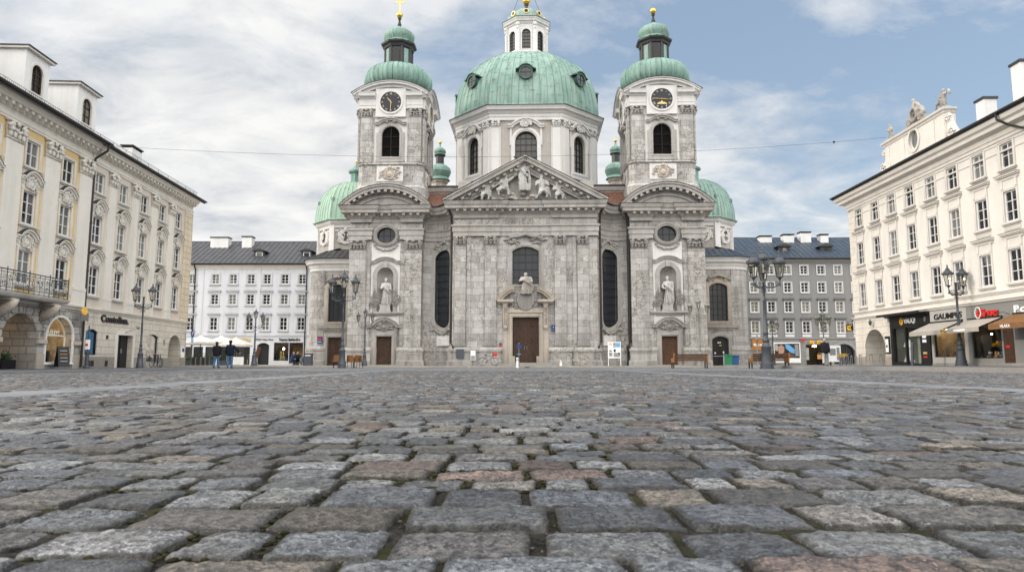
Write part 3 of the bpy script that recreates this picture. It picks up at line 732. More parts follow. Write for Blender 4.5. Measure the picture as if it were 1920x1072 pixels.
def capital_mb(w, h, d, scroll=True):
    """pilaster capital: astragal, leaves, volutes, abacus; origin bottom centre on the wall plane, out is -y"""
    mb = MB(); mb.box(-w / 2 - .03, w / 2 + .03, -d - .05, 0, 0, h * .08); mb.box(-w / 2 + .02, w / 2 - .02, -d - .0, 0, h * .08, h * .86)
    mb.box(-w / 2 - .10, w / 2 + .10, -d - .16, 0, h * .88, h)
    for s in (-1, 1):
        r = h * .24
        mb.tube(spiral(s * (w / 2 - r * .5), h * .62, r, 1.5, pi / 2, s, -d - .12), [.095 * h] * 17, 6)
        mb.ball((s * (w / 2 - r * .5), -d - .07, h * .62), (.07 * h, .06, .07 * h), 6, 4)
    n = max(3, int(w / .28))
    for i in range(n):
        x = -w / 2 + w * (i + .5) / n
        mb.ball((x, -d - .05, h * .28), (w / n * .42, .12, h * .22), 7, 5); mb.ball((x, -d - .17, h * .46), (w / n * .30, .08, h * .07), 6, 4)
    mb.tube([(-w * .28, -d - .08, h * .6), (0, -d - .12, h * .38), (w * .28, -d - .08, h * .6)], [.05 * h, .09 * h, .05 * h], 6)
    mb.ball((0, -d - .12, h * .84), (.13 * w, .07, h * .12), 7, 5)
    return mb
def fold_fn(seed, amp=.02, ku=9.0):
    amp *= 1.5
    rn = random.Random(seed); a = [rn.uniform(0, 6) for _ in range(6)]
    def fn(p):
        t = np.arctan2(p[:, 1], p[:, 0]); z = p[:, 2]
        f = (1 - 2.2 * np.abs(np.sin(t * ku * .5 + 1.3 * np.sin(z * 3.1 + a[0]) + a[1]))) * .7 + (1 - 2 * np.abs(np.sin(t * (ku * .25) + z * 2.6 + a[2]))) * .5 + .25 * np.sin(z * 23 + t * 5 + a[3])
        env = np.clip((1.45 - z) / .5, 0, 1)
        return amp * f * env
    return fn
def robed_statue(seed, sway=.10, arm_l='chest', arm_r='down', voxel=.028, hgt=1.0):
    """draped standing figure about 1.8 tall facing -y, one continuous carved body"""
    mb = MB(); b = sway
    mb.lathe([(.30, 0), (.33, .05), (.29, .35), (.25, .7), (.235, .95), (.20, 1.08), (.235, 1.25), (.25, 1.38), (.17, 1.48), (.075, 1.53), (.07, 1.58)], 22,
             rf=lambda t, z: (1 - .28 * abs(sin(t))) * (1 + .05 * sin(5 * t + z * 4)))
    mb.map(lambda x, y, z: (x + b * sin(z * 2.1) * .55, y - .03 * sin(z * 2.4), z))
    hx = b * sin(1.63 * 2.1) * .55
    mb.ball((hx + .01, -.04, 1.68), (.098, .115, .135), 14, 10); mb.ball((hx + .01, -.155, 1.66), (.018, .03, .03), 6, 4); mb.ball((hx + .01, -.115, 1.585), (.07, .07, .09), 8, 6)
    mb.ball((hx + .01, .0, 1.72), (.115, .115, .115), 12, 8)
    for s, mode in ((-1, arm_l), (1, arm_r)):
        sh = Vector((s * .235 + b * .3, 0, 1.38))
        if mode == 'chest': el, ha = Vector((s * .34, -.10, 1.10)), Vector((s * .05, -.27, 1.20))
        elif mode == 'down': el, ha = Vector((s * .36, .02, 1.08)), Vector((s * .34, -.12, .82))
        elif mode == 'out': el, ha = Vector((s * .46, -.10, 1.22)), Vector((s * .62, -.22, 1.34))
        elif mode == 'up': el, ha = Vector((s * .48, -.05, 1.50)), Vector((s * .55, -.10, 1.80))
        else: el, ha = Vector((s * .36, -.08, 1.08)), Vector((s * .12, -.30, .98))
        mb.cap(sh, el, .105, .085, 10); mb.cap(el, ha, .085, .05, 10)
        for k in range(5): mb.cap(ha, ha + Vector((-s * .03 + .018 * (k - 2), -.05, .05 - .01 * k)), .022, .016, 6)
    # mantle over one shoulder, crossing the body to the hip
    mb.tube([(-.24 + b * .3, .02, 1.42), (-.12, -.2, 1.22), (.12, -.25, .98), (.30, -.12, .80), (.34, .02, .45), (.32, .05, .12)], [.07, .075, .085, .09, .09, .06], 8)
    mb.tube([(.24 + b * .3, .05, 1.42), (.30, .10, 1.1), (.30, .13, .6), (.28, .10, .05)], [.08, .09, .10, .09], 8)
    for s in (-1, 1): mb.ball((s * .11, -.24, .04), (.06, .12, .05), 8, 5)
    return remesh(mb, voxel, fold_fn(seed, .021))
def seated_relief(seed, lean=0.0, arm='out', wings=False, voxel=.04):
    """seated or kneeling carved figure about 1.25 tall facing -y"""
    rn = random.Random(seed); mb = MB()
    mb.cap((0, 0, .40), (lean * .5, 0, .95), .20, .17, 12); mb.ball((lean * .62, -.05, 1.20), (.10, .11, .13), 10, 8); mb.cap((lean * .5, 0, .95), (lean * .6, -.02, 1.12), .07, .06, 8)
    mb.ball((lean * .62, 0, 1.25), (.115, .115, .11), 10, 7)
    for s in (-1, 1):
        kn = Vector((s * .2 + rn.uniform(-.08, .08), -.38, .42 + .08 * s)); ft = Vector((s * .22 + rn.uniform(-.1, .1), -.32, .0))
        mb.cap((s * .1, -.03, .36), kn, .14, .11, 10); mb.cap(kn, ft, .10, .065, 10); mb.ball((ft.x, ft.y - .07, .03), (.05, .1, .04), 7, 5)
        sh = Vector((s * .2 + lean * .5, 0, .98))
        if arm == 'up' and s > 0: el, ha = sh + Vector((.2, -.05, .12)), sh + Vector((.38, -.08, .36))
        elif arm == 'out': el, ha = sh + Vector((s * .18, -.06, -.14)), sh + Vector((s * .42, -.15, .04))
        else: el, ha = sh + Vector((s * .1, -.12, -.25)), sh + Vector((-s * .08, -.34, -.2))
        mb.cap(sh, el, .085, .07, 8); mb.cap(el, ha, .065, .045, 8)
        for k in range(5): mb.cap(ha, ha + Vector((.02 * (k - 2), -.03, .06)), .02, .014, 5)
        if wings: mb.tube([(s * .12, .12, .95), (s * .34, .16, 1.18), (s * .50, .14, 1.02), (s * .52, .12, .7)], [.05, .10, .09, .03], 8)
    mb.tube([(-.25, -.15, .55), (0, -.3, .42), (.28, -.2, .36), (.36, -.1, .05)], [.07, .10, .10, .08], 8)
    return remesh(mb, voxel, fold_fn(seed, .018, 7))

def lib_window(w, h, rise=0, low=0, cols=2, rows=3, frame='winwhite', pane='pane', fw=.06, mw=.035, y=.12, parent=None, loc=(0, 0, 0), name='window', rz=0):
    f = frame_mb(w, h, rise, low, cols, rows, fw, mw, y).build(name, M[frame], parent, loc=loc, rz=rz)
    pane_mb(w, h, rise, low, y + .03).build('pane', M[pane], f)
    return f
def along(path, spacing, closed=False):
    """points and directions evenly spaced on each straight run of a plan path"""
    out = []; n = len(path)
    for i in range(n if closed else n - 1):
        p = Vector(path[i]); q = Vector(path[(i + 1) % n]); L = (q - p).length; k = int(L / spacing + .35)
        for j in range(k):
            out.append((p + (q - p) * ((j + .5) / k), (q - p).normalized()))
    return out
def modillions(mb, path, spacing, w, o0, o1, z0, z1, closed=False):
    for p, d in along(path, spacing, closed):
        nrm = Vector((d.y, -d.x)); c = p + nrm * ((o0 + o1) / 2)
        Mx = Matrix.Rotation(atan2(d.y, d.x), 3, 'Z')
        mb.cbox((c.x, c.y, (z0 + z1) / 2), (w, o1 - o0, z1 - z0), Mx)
        c2 = p + nrm * (o0 + (o1 - o0) * .35); mb.cbox((c2.x, c2.y, z0 - (z1 - z0) * .22), (w * .8, (o1 - o0) * .6, (z1 - z0) * .4), Mx)
def arc_pts(hw, rise, n=22, z=0.0, a=1.0):
    r = (hw * hw + rise * rise) / (2 * rise); al = math.asin(min(1, hw / r)) * a
    return [(r * sin(-al + 2 * al * i / n), z + rise - r + r * cos(-al + 2 * al * i / n)) for i in range(n + 1)]
def hood_curve(w, rise, flat=.22, n=12):
    """eyebrow hood: level ends that sweep up into an arch"""
    hw = w / 2; pts = [(-hw, 0)]
    for i in range(n + 1):
        t = i / n; x = -hw * (1 - flat) + 2 * hw * (1 - flat) * t; pts.append((x, rise * sin(pi * t) ** .8 if 0 < t < 1 else 0))
    return pts + [(hw, 0)]

# ------------------------------------------------------------------ the church
CHX, CHY, CHR = 1.22, 60.0, R(-1.8)        # the front stands very slightly turned
church = thing('baroque_church', 'grey stone baroque church with two clock towers and a green copper dome', 'church', (CHX, CHY, 0), CHR)
ARC = [(0, 11.28), (.09, 11.28), (.09, 11.62), (.15, 11.65), (.15, 12.08), (.25, 12.13), (.25, 12.24), (0, 12.32)]
ENT = [(0, 12.84), (.05, 12.88), (.05, 13.18), (.14, 13.22), (.2, 13.36), (.26, 13.4),
       (.26, 13.56), (.66, 13.6), (.70, 13.64), (.70, 13.86), (.78, 13.92), (.86, 14.12), (.88, 14.25), (0, 14.34)]
def plinth_prof(z=1.6): return [(0, z + .16), (.10, z + .12), (.16, z), (.30, z - .06), (.30, z - .24), (.22, z - .28), (.22, .62), (.34, .5), (.34, 0), (0, 0)]
TX, TH = 12.5, 3.25
def conc(t, s):  # plan curve of the hollow bay, from tower to centre, for s = -1 (left)
    A, C, B = Vector((-9.25, .75)), Vector((-7.05, 1.75)), Vector((-6.2, -1.1))
    p = A * (1 - t) ** 2 + C * 2 * t * (1 - t) + B * t * t
    return p
CURVE = [conc(i / 12, -1) for i in range(13)]
def mirror_path(path): return [(-x, y) for x, y in reversed(path)]
left_t = [(-15.75, 4.2), (-15.75, -.22), (-13.85, -.22), (-13.85, 0), (-11.15, 0), (-11.15, -.22), (-9.25, -.22), (-9.25, .75)]
left_c = [(p.x, p.y) for p in CURVE]
mid_p = [(-6.2, -1.1), (-6.2, -1.72), (-2.3, -1.72), (-2.3, -1.6), (2.3, -1.6), (2.3, -1.72), (6.2, -1.72), (6.2, -1.1)]

def build_centre():
    win = dict(x=0, z=7.06, w=2.28, h=3.28, rise=.42, reveal=.5); door = dict(x=0, z=.37, w=2.26, h=3.86, reveal=.55)
    w = wall(-6.2, 6.2, 0, 14.3, [win, door], y=-1.6)
    for s in (-1, 1): w.poly([(s * 6.2, -1.6, 0), (s * 6.2, -1.1, 0), (s * 6.2, -1.1, 14.3), (s * 6.2, -1.6, 14.3)])
    w.box(-6.2, 6.2, -1.1, -.6, 11.0, 14.3)
    base = w.build('entrance_facade', M['ashlar'], church)
    lib_window(2.28, 3.28, .42, 0, 4, 5, 'lead', 'leaded', .06, .045, .35, base, (0, -1.6, 7.06))
    # window surround
    su = MB(); o1 = outline(2.28, 3.28, .42, .40); o0 = outline(2.28, 3.28, .42, 0.0); su.ring(o1, o0, -.10, .02); su.ring(outline(2.28, 3.28, .42, .22), outline(2.28, 3.28, .42, .10), -.15, -.09)
    su.box(-1.75, 1.75, -.2, 0, -.62, -.40); su.box(-1.55, -1.14, -.13, 0, -.42, .2); su.box(1.14, 1.55, -.13, 0, -.42, .2)
    su.build('window_surround', M['stone'], base, loc=(0, -1.6, 7.06))
    ca = carving(3.3, 1.1, 3, False, -.12, .06); ca.tube([(-1.9, -.08, -.1), (-1.2, -.14, .16), (-.5, -.2, .25), (0, -.22, .42), (.5, -.2, .25), (1.2, -.14, .16), (1.9, -.08, -.1)], [.06, .09, .12, .16, .12, .09, .06], 8)
    ca.build('carved_crest', M['stone'], base, True, loc=(0, -1.6, 10.98))
    # pilasters
    for x0, x1 in ((-6.12, -5.15), (-3.5, -2.5), (2.5, 3.5), (4.45, 5.42)):
        pw = x1 - x0; px = (x0 + x1) / 2
        p = MB(); p.box(-pw / 2, pw / 2, -.18, .03, 0, 8.72).box(-pw / 2 - .06, pw / 2 + .06, -.25, .03, 0, .22).box(-pw / 2 - .03, pw / 2 + .03, -.215, .03, .22, .36)
        o = p.build('pilaster', M['ashlar'], base, loc=(px, -1.63, 1.74))
        # the capital is a carving of its own
        capital_mb(pw, .82, .18).build('capital', M['stone'], base, True, loc=(px, -1.63, 10.46))
    for x0, x1 in ((-5.1, -4.75), (4.05, 4.4)):
        MB().box(x0, x1, -1.70, -1.55, 1.7, 11.28).build('pilaster_strip', M['ashlar'], base)
    # plinth blocks either side of the door
    for a, b in ((-6.2, -1.95), (1.95, 6.2)):
        pl = MB(); pl.sweep([(a, -1.1), (a, -1.62), (b, -1.62)] if a < 0 else [(a, -1.62), (b, -1.62), (b, -1.1)], plinth_prof(1.55))
        for c, d in ((-5.95, -4.9), (-3.7, -2.35), (2.35, 3.7), (4.25, 5.6)):
            if a < c < b: pl.sweep([(c, -1.64), (c, -1.80), (d, -1.80), (d, -1.64)], plinth_prof(1.55))
        pl.build('plinth', M['ashlar'], base)
    # portal: jambs, lintel, consoles, broken segmental hood, oval cartouche
    po = MB(); o1 = outline(2.26, 3.86, 0, .38); o0 = outline(2.26, 3.86, 0, 0)
    po.ring(o1, o0, -.16, .05); po.ring(outline(2.26, 3.86, 0, .24), outline(2.26, 3.86, 0, .09), -.22, -.15)
    po.box(-1.95, -1.52, -.10, .05, -.3, 4.6); po.box(1.52, 1.95, -.10, .05, -.3, 4.6); po.box(-1.9, 1.9, -.26, .05, 4.24, 4.5); po.box(-1.75, 1.75, -.18, .05, 4.5, 4.66)
    for s in (-1, 1): po.box(s * 1.17 - .26, s * 1.17 + .26, -.26, 0, -.02, .55)
    po.build('portal_frame', M['warmstone'], base, loc=(0, -1.6, .37))
    for s in (-1, 1):
        co = MB(); x = s * 1.72
        co.box(x - .2, x + .2, -.32, 0, 3.38, 5.30)
        for k in range(3): co.tube([(x - .13 + .13 * k, -.34, 3.4), (x - .13 + .13 * k, -.40, 4.1), (x - .13 + .13 * k, -.34, 4.6), (x - .13 + .13 * k, -.48, 5.2)], .05, 6)
        co.tube(spiral(x, 5.1, .17, 1.4, 0, s, -.5), .05, 6); co.box(x - .25, x + .25, -.5, 0, 5.28, 5.42)
        co.ball((x, -.38, 3.35), (.18, .1, .16), 8, 6); co.build('console', M['warmstone'], base, loc=(0, -1.6, 0))
    for s in (-1, 1):
        ho = MB(); pth = [(s * (2.42 - 1.45 * i / 10), 5.62 + 1.06 * sin(pi / 2 * i / 10) ** .9) for i in range(11)]
        if s > 0: pth = pth[::-1]
        ho.band(pth, -.30, -.10, -.55, .05); ho.band(pth, -.10, .08, -.72, .05); ho.band(pth, .08, .13, -.78, .05)
        x = s * 1.72; ho.box(x - .62, x + .62, -.62, .04, 5.42, 5.52); ho.box(x - .68, x + .68, -.74, .04, 5.52, 5.70)
        ho.build('broken_pediment', M['warmstone'], base, loc=(0, -1.6, 0))
    ca = carving(2.5, 1.7, 9, False, -.1, .07); pts = [(.62 * cos(2 * pi * i / 28), .82 * sin(2 * pi * i / 28)) for i in range(28)]
    ca.prism(pts, -.22, 0); ca.ring([(a * 1.16, b * 1.13) for a, b in pts], [(a * .94, b * .95) for a, b in pts], -.30, 0); ca.box(-1.35, 1.35, -.1, .02, -1.0, .75)
    ca.build('cartouche', M['stone'], base, loc=(0, -1.66, 5.72), angle=40)
    bu = robed_statue(5, .08, 'chest', 'low', .03); o = link('portal_statue', bu, base, (0.02, -2.05, 6.15)); o.scale = (1.5, 1.1, 1.02); bu.materials.append(M['marblewarm'])
    # doors
    d = MB()
    d.box(-1.13, 1.13, .28, .36, 0, 3.86); d.box(-.07, .07, .20, .28, 0, 3.86)
    for s in (-1, 1):
        x = s * .60
        for k, (z0, z1) in enumerate(((.12, 1.22), (1.36, 2.5), (2.64, 3.74))):
            zc_ = (z0 + z1) / 2; hw, hh = .44, (z1 - z0) / 2
            d.ring([(x - hw, z0), (x + hw, z0), (x + hw, z1), (x - hw, z1)], [(x - hw + .07, z0 + .07), (x + hw - .07, z0 + .07), (x + hw - .07, z1 - .07), (x - hw + .07, z1 - .07)], .23, .285)
            e = lambda q: [(x + a * (hw - q), zc_ + b * (hh - q)) for a, b in ((0, -1), (.75, -.55), (1, 0), (.75, .55), (0, 1), (-.75, .55), (-1, 0), (-.75, -.55))]
            d.ring(e(.10), e(.17), .22, .285); d.ring(e(.24), e(.30), .21, .285); d.ball((x, .27, zc_), (.10, .07, .14), 8, 6)
    dd = d.build('door', M['wood'], base, loc=(0, -1.6, .37))
    for s in (-1, 1): MB().tube([(s * .11, .16, 1.05), (s * .11, .12, 1.12), (s * .11, .12, 1.30), (s * .11, .16, 1.37)], .018, 6).build('door_handle', M['steel'], dd, loc=(0, 0, 0))
    st = MB(); st.box(-2.2, 2.2, -2.35, -1.1, .09, .37); st.box(-2.6, 2.6, -2.7, -1.1, .0, .24); st.build('step', M['stone'], base)
    # pediment
    pe = MB(); z0, zt, hw = 14.32, 18.15, 7.12
    pe.prism([(-hw + .4, z0), (hw - .4, z0), (0, zt - .35)], -1.30, -.7)
    pth = [(-hw, z0 + .02), (0, zt), (hw, z0 + .02)]
    def rake(t0, t1, out):
        for s in (-1, 1):
            d = Vector((hw, zt - z0)).normalized(); nrm = (-d.y, d.x)
            a = [(-hw + nrm[0] * t0, z0 + nrm[1] * t0), (0, zt + t0 / d.x), (0, zt + t1 / d.x), (-hw + nrm[0] * t1, z0 + nrm[1] * t1)]
            if s > 0: a = [(-x, z) for x, z in a]
            pe.prism(a, -1.6 - out, -.6)
    rake(-1.02, -.80, .12); rake(-.80, -.50, .22); rake(-.34, -.02, .80); rake(-.50, -.34, .40); rake(-.02, .09, .92)
    for s in (-1, 1):
        for k in range(1, 11):
            t = k / 11.0; x = s * (hw - hw * t) * .93; z = z0 + (zt - z0) * t - .50
            if z < z0 + .1: continue
            pe.cbox((x, -2.05, z), (.26, .46, .18), Matrix.Rotation(-s * atan2(zt - z0, hw), 3, 'Y').to_3x3().inverted() if False else Matrix.Rotation(s * atan2(zt - z0, hw), 3, 'Y'))
    pe.build('pediment', M['stone'], base)
    MB().prism([(-hw - .1, z0 + .1), (0, zt + .12), (hw + .1, z0 + .1), (hw + .1, z0 + .17), (0, zt + .19), (-hw - .1, z0 + .17)], -2.5, 5.5).build('pediment_roof', M['roofwall'], base)
    # relief figures of the pediment
    figs = [('s', -3.45, 14.36, 1.15, .1, 'out', 12), ('s', -1.95, 14.75, 1.2, .22, 'up', 13), ('s', 1.55, 14.5, 1.3, -.12, 'fold', 15), ('s', 2.95, 14.36, .98, -.2, 'up', 16)]
    for k, x, z, sc, lean, arm, sd_ in figs:
        me = seated_relief(sd_, lean, arm); me.materials.append(M['marble']); o = link('relief_figure', me, base, (x, -1.8, z)); o.scale = (sc * 1.4, sc * 1.0, sc * 1.25)
    me = robed_statue(14, -.18, 'out', 'up', .035); me.materials.append(M['marble']); o = link('relief_figure', me, base, (-.1, -1.85, 15.2)); o.scale = (1.5, .95, 1.5)
    cl = MB(); rn = random.Random(4)
    for k in range(46):
        x = rn.uniform(-3.2, 1.1); zz = max(.1, .75 - abs(x + .6) * .25)
        cl.ball((x, -1.55 + rn.uniform(-.2, .1), 14.4 + rn.uniform(0, zz)), (rn.uniform(.14, .34), .22, rn.uniform(.09, .2)), 8, 6)
    cm = remesh(cl, .05, None, 1); cm.materials.append(M['marblewarm']); link('relief_clouds', cm, base)
    # oval shields and flood lamp on wall
    return base
centre = build_centre()

def build_concave(s):
    # strip wall in curve length u, then bent round the hollow plan
    seg = [0]
    for i in range(12): seg.append(seg[-1] + (CURVE[i + 1] - CURVE[i]).length)
    L = seg[-1]
    def bend(u, y, z):
        u = max(0.0, min(L, u)); i = 0
        while i < 11 and seg[i + 1] < u: i += 1
        t = (u - seg[i]) / (seg[i + 1] - seg[i]); p = CURVE[i].lerp(CURVE[i + 1], t)
        d = (CURVE[i + 1] - CURVE[i]).normalized(); nrm = Vector((d.y, -d.x)); p = p - nrm * y
        return (p.x * (-s), p.y, z)
    uc = 2.05; o = dict(x=uc, z=3.45, w=1.9, h=7.0, rise=.85, low=.85, reveal=.4)
    b = wall(0, L, 0, 14.3, [o], dx=.3).map(bend).build('concave_bay', M['ashlar'], church)
    fr = frame_mb(1.9, 7.0, .85, .85, 4, 10, .05, .04, .22); fr.map(lambda x, y, z: bend(x + uc, y, z + 3.45)).build('window', M['lead'], b)
    pn = MB().add([(x, .27, z) for x, z in outline(1.9, 7.0, .85, 0, .85)], [tuple(range(len(outline(1.9, 7.0, .85, 0, .85))))])
    pn.map(lambda x, y, z: bend(x + uc, y, z + 3.45)).build('pane', M['leaded'], b)
    su = MB(); su.ring(outline(1.9, 7.0, .85, .36, .85), outline(1.9, 7.0, .85, 0, .85), -.10, .02); su.ring(outline(1.9, 7.0, .85, .36, .85), outline(1.9, 7.0, .85, .22, .85), -.14, -.09)
    su.band([(-1.4, -.12), (-1.0, .0), (-.5, -.3), (0, -.42), (.5, -.3), (1.0, .0), (1.4, -.12)], -.16, .0, -.2, 0)
    su.map(lambda x, y, z: bend(x + uc, y, z + 3.45)).build('window_surround', M['stone'], b)
    cr = carving(2.2, .9, 21, False, -.12, .05); cr.map(lambda x, y, z: bend(x + uc, y, z + 10.78)).build('carved_crest', M['stone'], b, True)
    pa = MB(); pa.prism([(-.75, -.5), (.75, -.5), (.75, .42), (.5, .36), (.25, .5), (0, .36), (-.25, .5), (-.5, .36), (-.75, .42)], -.03, 0)
    pa.map(lambda x, y, z: bend(x + uc, y, z + 2.35)).build('plaster_panel', M['chwhite'], b)
    return b
for s in (-1, 1): build_concave(s)

def church_moulding():
    en = MB(); P = left_t[:-1] + left_c + mid_p[1:-1] + mirror_path(left_c) + mirror_path(left_t[:-1])
    en.sweep(P, ENT); modillions(en, P, .62, .24, .26, .60, 13.40, 13.58)
    en.build('entablature', M['stone'], church)
    for Q in (left_t[:4] + [(-13.78, 0)], [(-11.22, 0)] + left_t[4:-1] + left_c + mid_p[1:-1] + mirror_path(left_c) + mirror_path(left_t[4:-1]) + [(11.22, 0)], [(13.78, 0)] + mirror_path(left_t[:4])): MB().sweep(Q, ARC).build('architrave', M['stone'], church)
    tr = MB(); tr.sweep(P, [(0, 14.26), (.93, 14.24), (.93, 14.28), (0, 14.40)]); tr.build('cornice_flashing', M['roofwall'], church)
    for pl_path in (left_c, mirror_path(left_c)):
        MB().sweep(pl_path, plinth_prof(1.6)).build('plinth', M['ashlar'], church)
church_moulding()

def build_tower_base(s):
    ocu = dict(x=0, z=10.98, w=1.72, h=1.44, rise=.72, low=.72, reveal=.4); nic = dict(x=0, z=4.83, w=1.46, h=3.98, rise=.73, reveal=.02); dr = dict(x=0, z=.1, w=1.38, h=2.57, reveal=.4)
    w = wall(-TH, TH, 0, 14.3, [ocu, nic, dr], y=0)
    for q in (-1, 1): w.poly([(q * TH, 0, 0), (q * TH, 7.2, 0), (q * TH, 7.2, 14.3), (q * TH, 0, 14.3)])
    w.poly([(-TH, 7.2, 0), (TH, 7.2, 0), (TH, 7.2, 14.3), (-TH, 7.2, 14.3)]); w.poly([(-TH, 0, 14.25), (TH, 0, 14.25), (TH, 7.2, 14.25), (-TH, 7.2, 14.25)])
    b = w.build('tower_base', M['ashlar'], church, loc=(s * TX, 0, 0))
    f = lib_window(1.72, 1.44, .72, .72, 3, 2, 'lead', 'leaded', .05, .045, .28, b, (0, 0, 10.98), 'oculus_window')
    su = MB(); su.ring(outline(1.72, 1.44, .72, .36, .72), outline(1.72, 1.44, .72, 0, .72), -.16, .02); su.ring(outline(1.72, 1.44, .72, .26, .72), outline(1.72, 1.44, .72, .14, .72), -.22, -.15)
    su.build('oculus_surround', M['stone'], b, loc=(0, 0, 10.98))
    # pilasters with a stepped inner edge
    for q in (-1, 1):
        for x0, x1, d in ((1.35, 3.25, .12), (1.75, 3.25, .24)):
            a, c = sorted((q * x0, q * x1)); MB().box(a, c, -d, .02, 1.6, 10.35).build('pilaster', M['ashlar'], b)
        capital_mb(1.5, .9, .24).build('capital', M['stone'], b, True, loc=(q * 2.5, 0, 10.36))
        a, c = sorted((q * 1.0, q * 3.25)); a, c = (a, c)
        p = [(-3.25, 2.0), (-3.25, -.1), (-1.12, -.1)] if q < 0 else [(1.12, -.1), (3.25, -.1), (3.25, 2.0)]
        MB().sweep(p, plinth_prof(1.6)).build('plinth', M['ashlar'], b)
    # white plaster field with the niche
    zf0, zf1 = 3.4, 10.95
    fl = wall(-1.3, 1.3, zf0, zf1, [dict(nic, reveal=.03)], y=-.025); fl.poly([(-1.3, -.025, zf0), (-1.3, 0, zf0), (-1.3, 0, zf1), (-1.3, -.025, zf1)]); fl.poly([(1.3, -.025, zf0), (1.3, 0, zf0), (1.3, 0, zf1), (1.3, -.025, zf1)])
    fl.build('plaster_field', M['chwhite'], b)
    ni = MB(); r = .73; zt = 4.83 + 3.98 - r
    ni.lathe([(r, 4.83), (r, zt)], 16, 0, .03, None, 0, False, pi)
    ni.lathe([(r * cos(R(a)), zt + r * sin(R(a))) for a in range(0, 91, 10)], 16, 0, .03, None, 0, False, pi); ni.poly([(r * cos(t * pi / 16), .03 + r * sin(t * pi / 16), 4.84) for t in range(17)])
    ni.build('niche', M['stone'], b, True)
    na = MB(); na.ring(outline(1.46, 3.98, .73, .38), outline(1.46, 3.98, .73, 0), -.11, .0); na.box(-.2, .2, -.2, 0, 3.95, 4.45); na.build('niche_surround', M['stone'], b, loc=(0, 0, 4.83))
    for q in (-1, 1): carving(.36, 1.7, 41 + q, False, -.14, .035).build('niche_scroll', M['stone'], b, True, loc=(q * .92, 0, 6.0))
    lg = MB(); lg.sweep([(-1.36, 0), (-1.36, -.02), (1.36, -.02), (1.36, 0)], [(0, 4.52), (.12, 4.56), (.20, 4.66), (.30, 4.70), (.30, 4.82), (0, 4.85)]); lg.build('niche_ledge', M['stone'], b)
    hd = MB(); pth = hood_curve(2.7, .36); hd.band([(x, z + 9.28) for x, z in pth], -.16, .02, -.22, 0); hd.band([(x, z + 9.28) for x, z in pth], .02, .12, -.32, 0); hd.build('niche_hood', M['stone'], b)
    ga = MB(); rn = random.Random(31)
    for k in range(26):
        t = -1 + 2 * k / 25; ga.ball((t * .85, -.12, 10.62 - .28 * (1 - t * t) + rn.uniform(-.05, .05)), (rn.uniform(.06, .11), .09, rn.uniform(.06, .11)), 7, 5)
    for q in (-1, 1): ga.tube(spiral(q * .95, 10.75, .16, 1.3, 0, q, -.1), .04, 6)
    ga.build('garland', M['stone'], b, True)
    # door with frame and carved hood
    fr = MB(); fr.ring(outline(1.38, 2.57, 0, .36), outline(1.38, 2.57, 0, 0), -.18, .03); fr.ring(outline(1.38, 2.57, 0, .24), outline(1.38, 2.57, 0, .10), -.24, -.17)
    for q in (-1, 1): fr.box(q * 1.02 - .1, q * 1.02 + .1, -.14, .02, -.1, 3.1)
    fr.box(-1.1, 1.1, -.2, .02, 2.93, 3.06); fr.box(-1.2, 1.2, -.05, .02, 3.06, 3.5)
    fr.build('door_frame', M['stone'], b, loc=(0, 0, .1))
    hd = MB(); pth = hood_curve(3.0, .66, .2); hd.band([(x, z + 3.62) for x, z in pth], -.20, .02, -.34, 0); hd.band([(x, z + 3.62) for x, z in pth], .02, .12, -.46, 0); hd.build('door_hood', M['stone'], b)
    carving(1.7, .95, 51, True, -.14, .05).build('cartouche', M['stone'], b, True, loc=(0, -.05, 3.55))
    d = MB(); d.box(-.69, .69, .22, .30, 0, 2.57); d.box(-.03, .03, .17, .22, 0, 2.57)
    for q in (-1, 1):
        for z0, z1 in ((.1, .95), (1.05, 1.75), (1.85, 2.45)):
            x = q * .36; o = [(x - .27, z0), (x + .27, z0), (x + .27, z1), (x - .27, z1)]; i = [(x - .21, z0 + .06), (x + .21, z0 + .06), (x + .21, z1 - .06), (x - .21, z1 - .06)]
            d.ring(o, i, .18, .225)
            m = (z0 + z1) / 2; e = [(x + .15 * cos(2 * pi * k / 16), m + .2 * sin(2 * pi * k / 16)) for k in range(16)]; d.ring(e, [(x + (a - x) * .75, m + (c - m) * .75) for a, c in e], .19, .225)
    d.build('door', M['wood2' if s > 0 else 'wood'], b, loc=(0, 0, .1))
    MB().box(-1.2, 1.2, -.5, .3, 0, .19).build('step', M['stone'], b)
    # segmental pediment
    sp = MB(); a0 = arc_pts(4.05, 1.82, 26, 14.32)
    sp.prism([(x * .94, z - .1) for x, z in a0], -.10, 1.2)
    sp.band(a0, -1.02, -.86, -.24, 1.2); sp.band(a0, -.62, -.40, -.40, 1.2); sp.band(a0, -.40, -.12, -.86, 1.2); sp.band(a0, -.12, .02, -.98, 1.2)
    r = (4.05 ** 2 + 1.82 ** 2) / 3.64; al = math.asin(4.05 / r)
    for k in range(13):
        t = -al * .86 + 2 * al * .86 * k / 12; sp.cbox(((r - .52) * sin(t), -.58, 14.32 + 1.82 - r + (r - .52) * cos(t)), (.26, .5, .2), Matrix.Rotation(t, 3, 'Y'))
    sp.build('segmental_pediment', M['stone'], b)
    ft = MB(); ft.band(a0, .02, .07, -1.02, 1.4); ft.build('pediment_flashing', M['roofwall'], b)
    return b
for s in (-1, 1): build_tower_base(s)

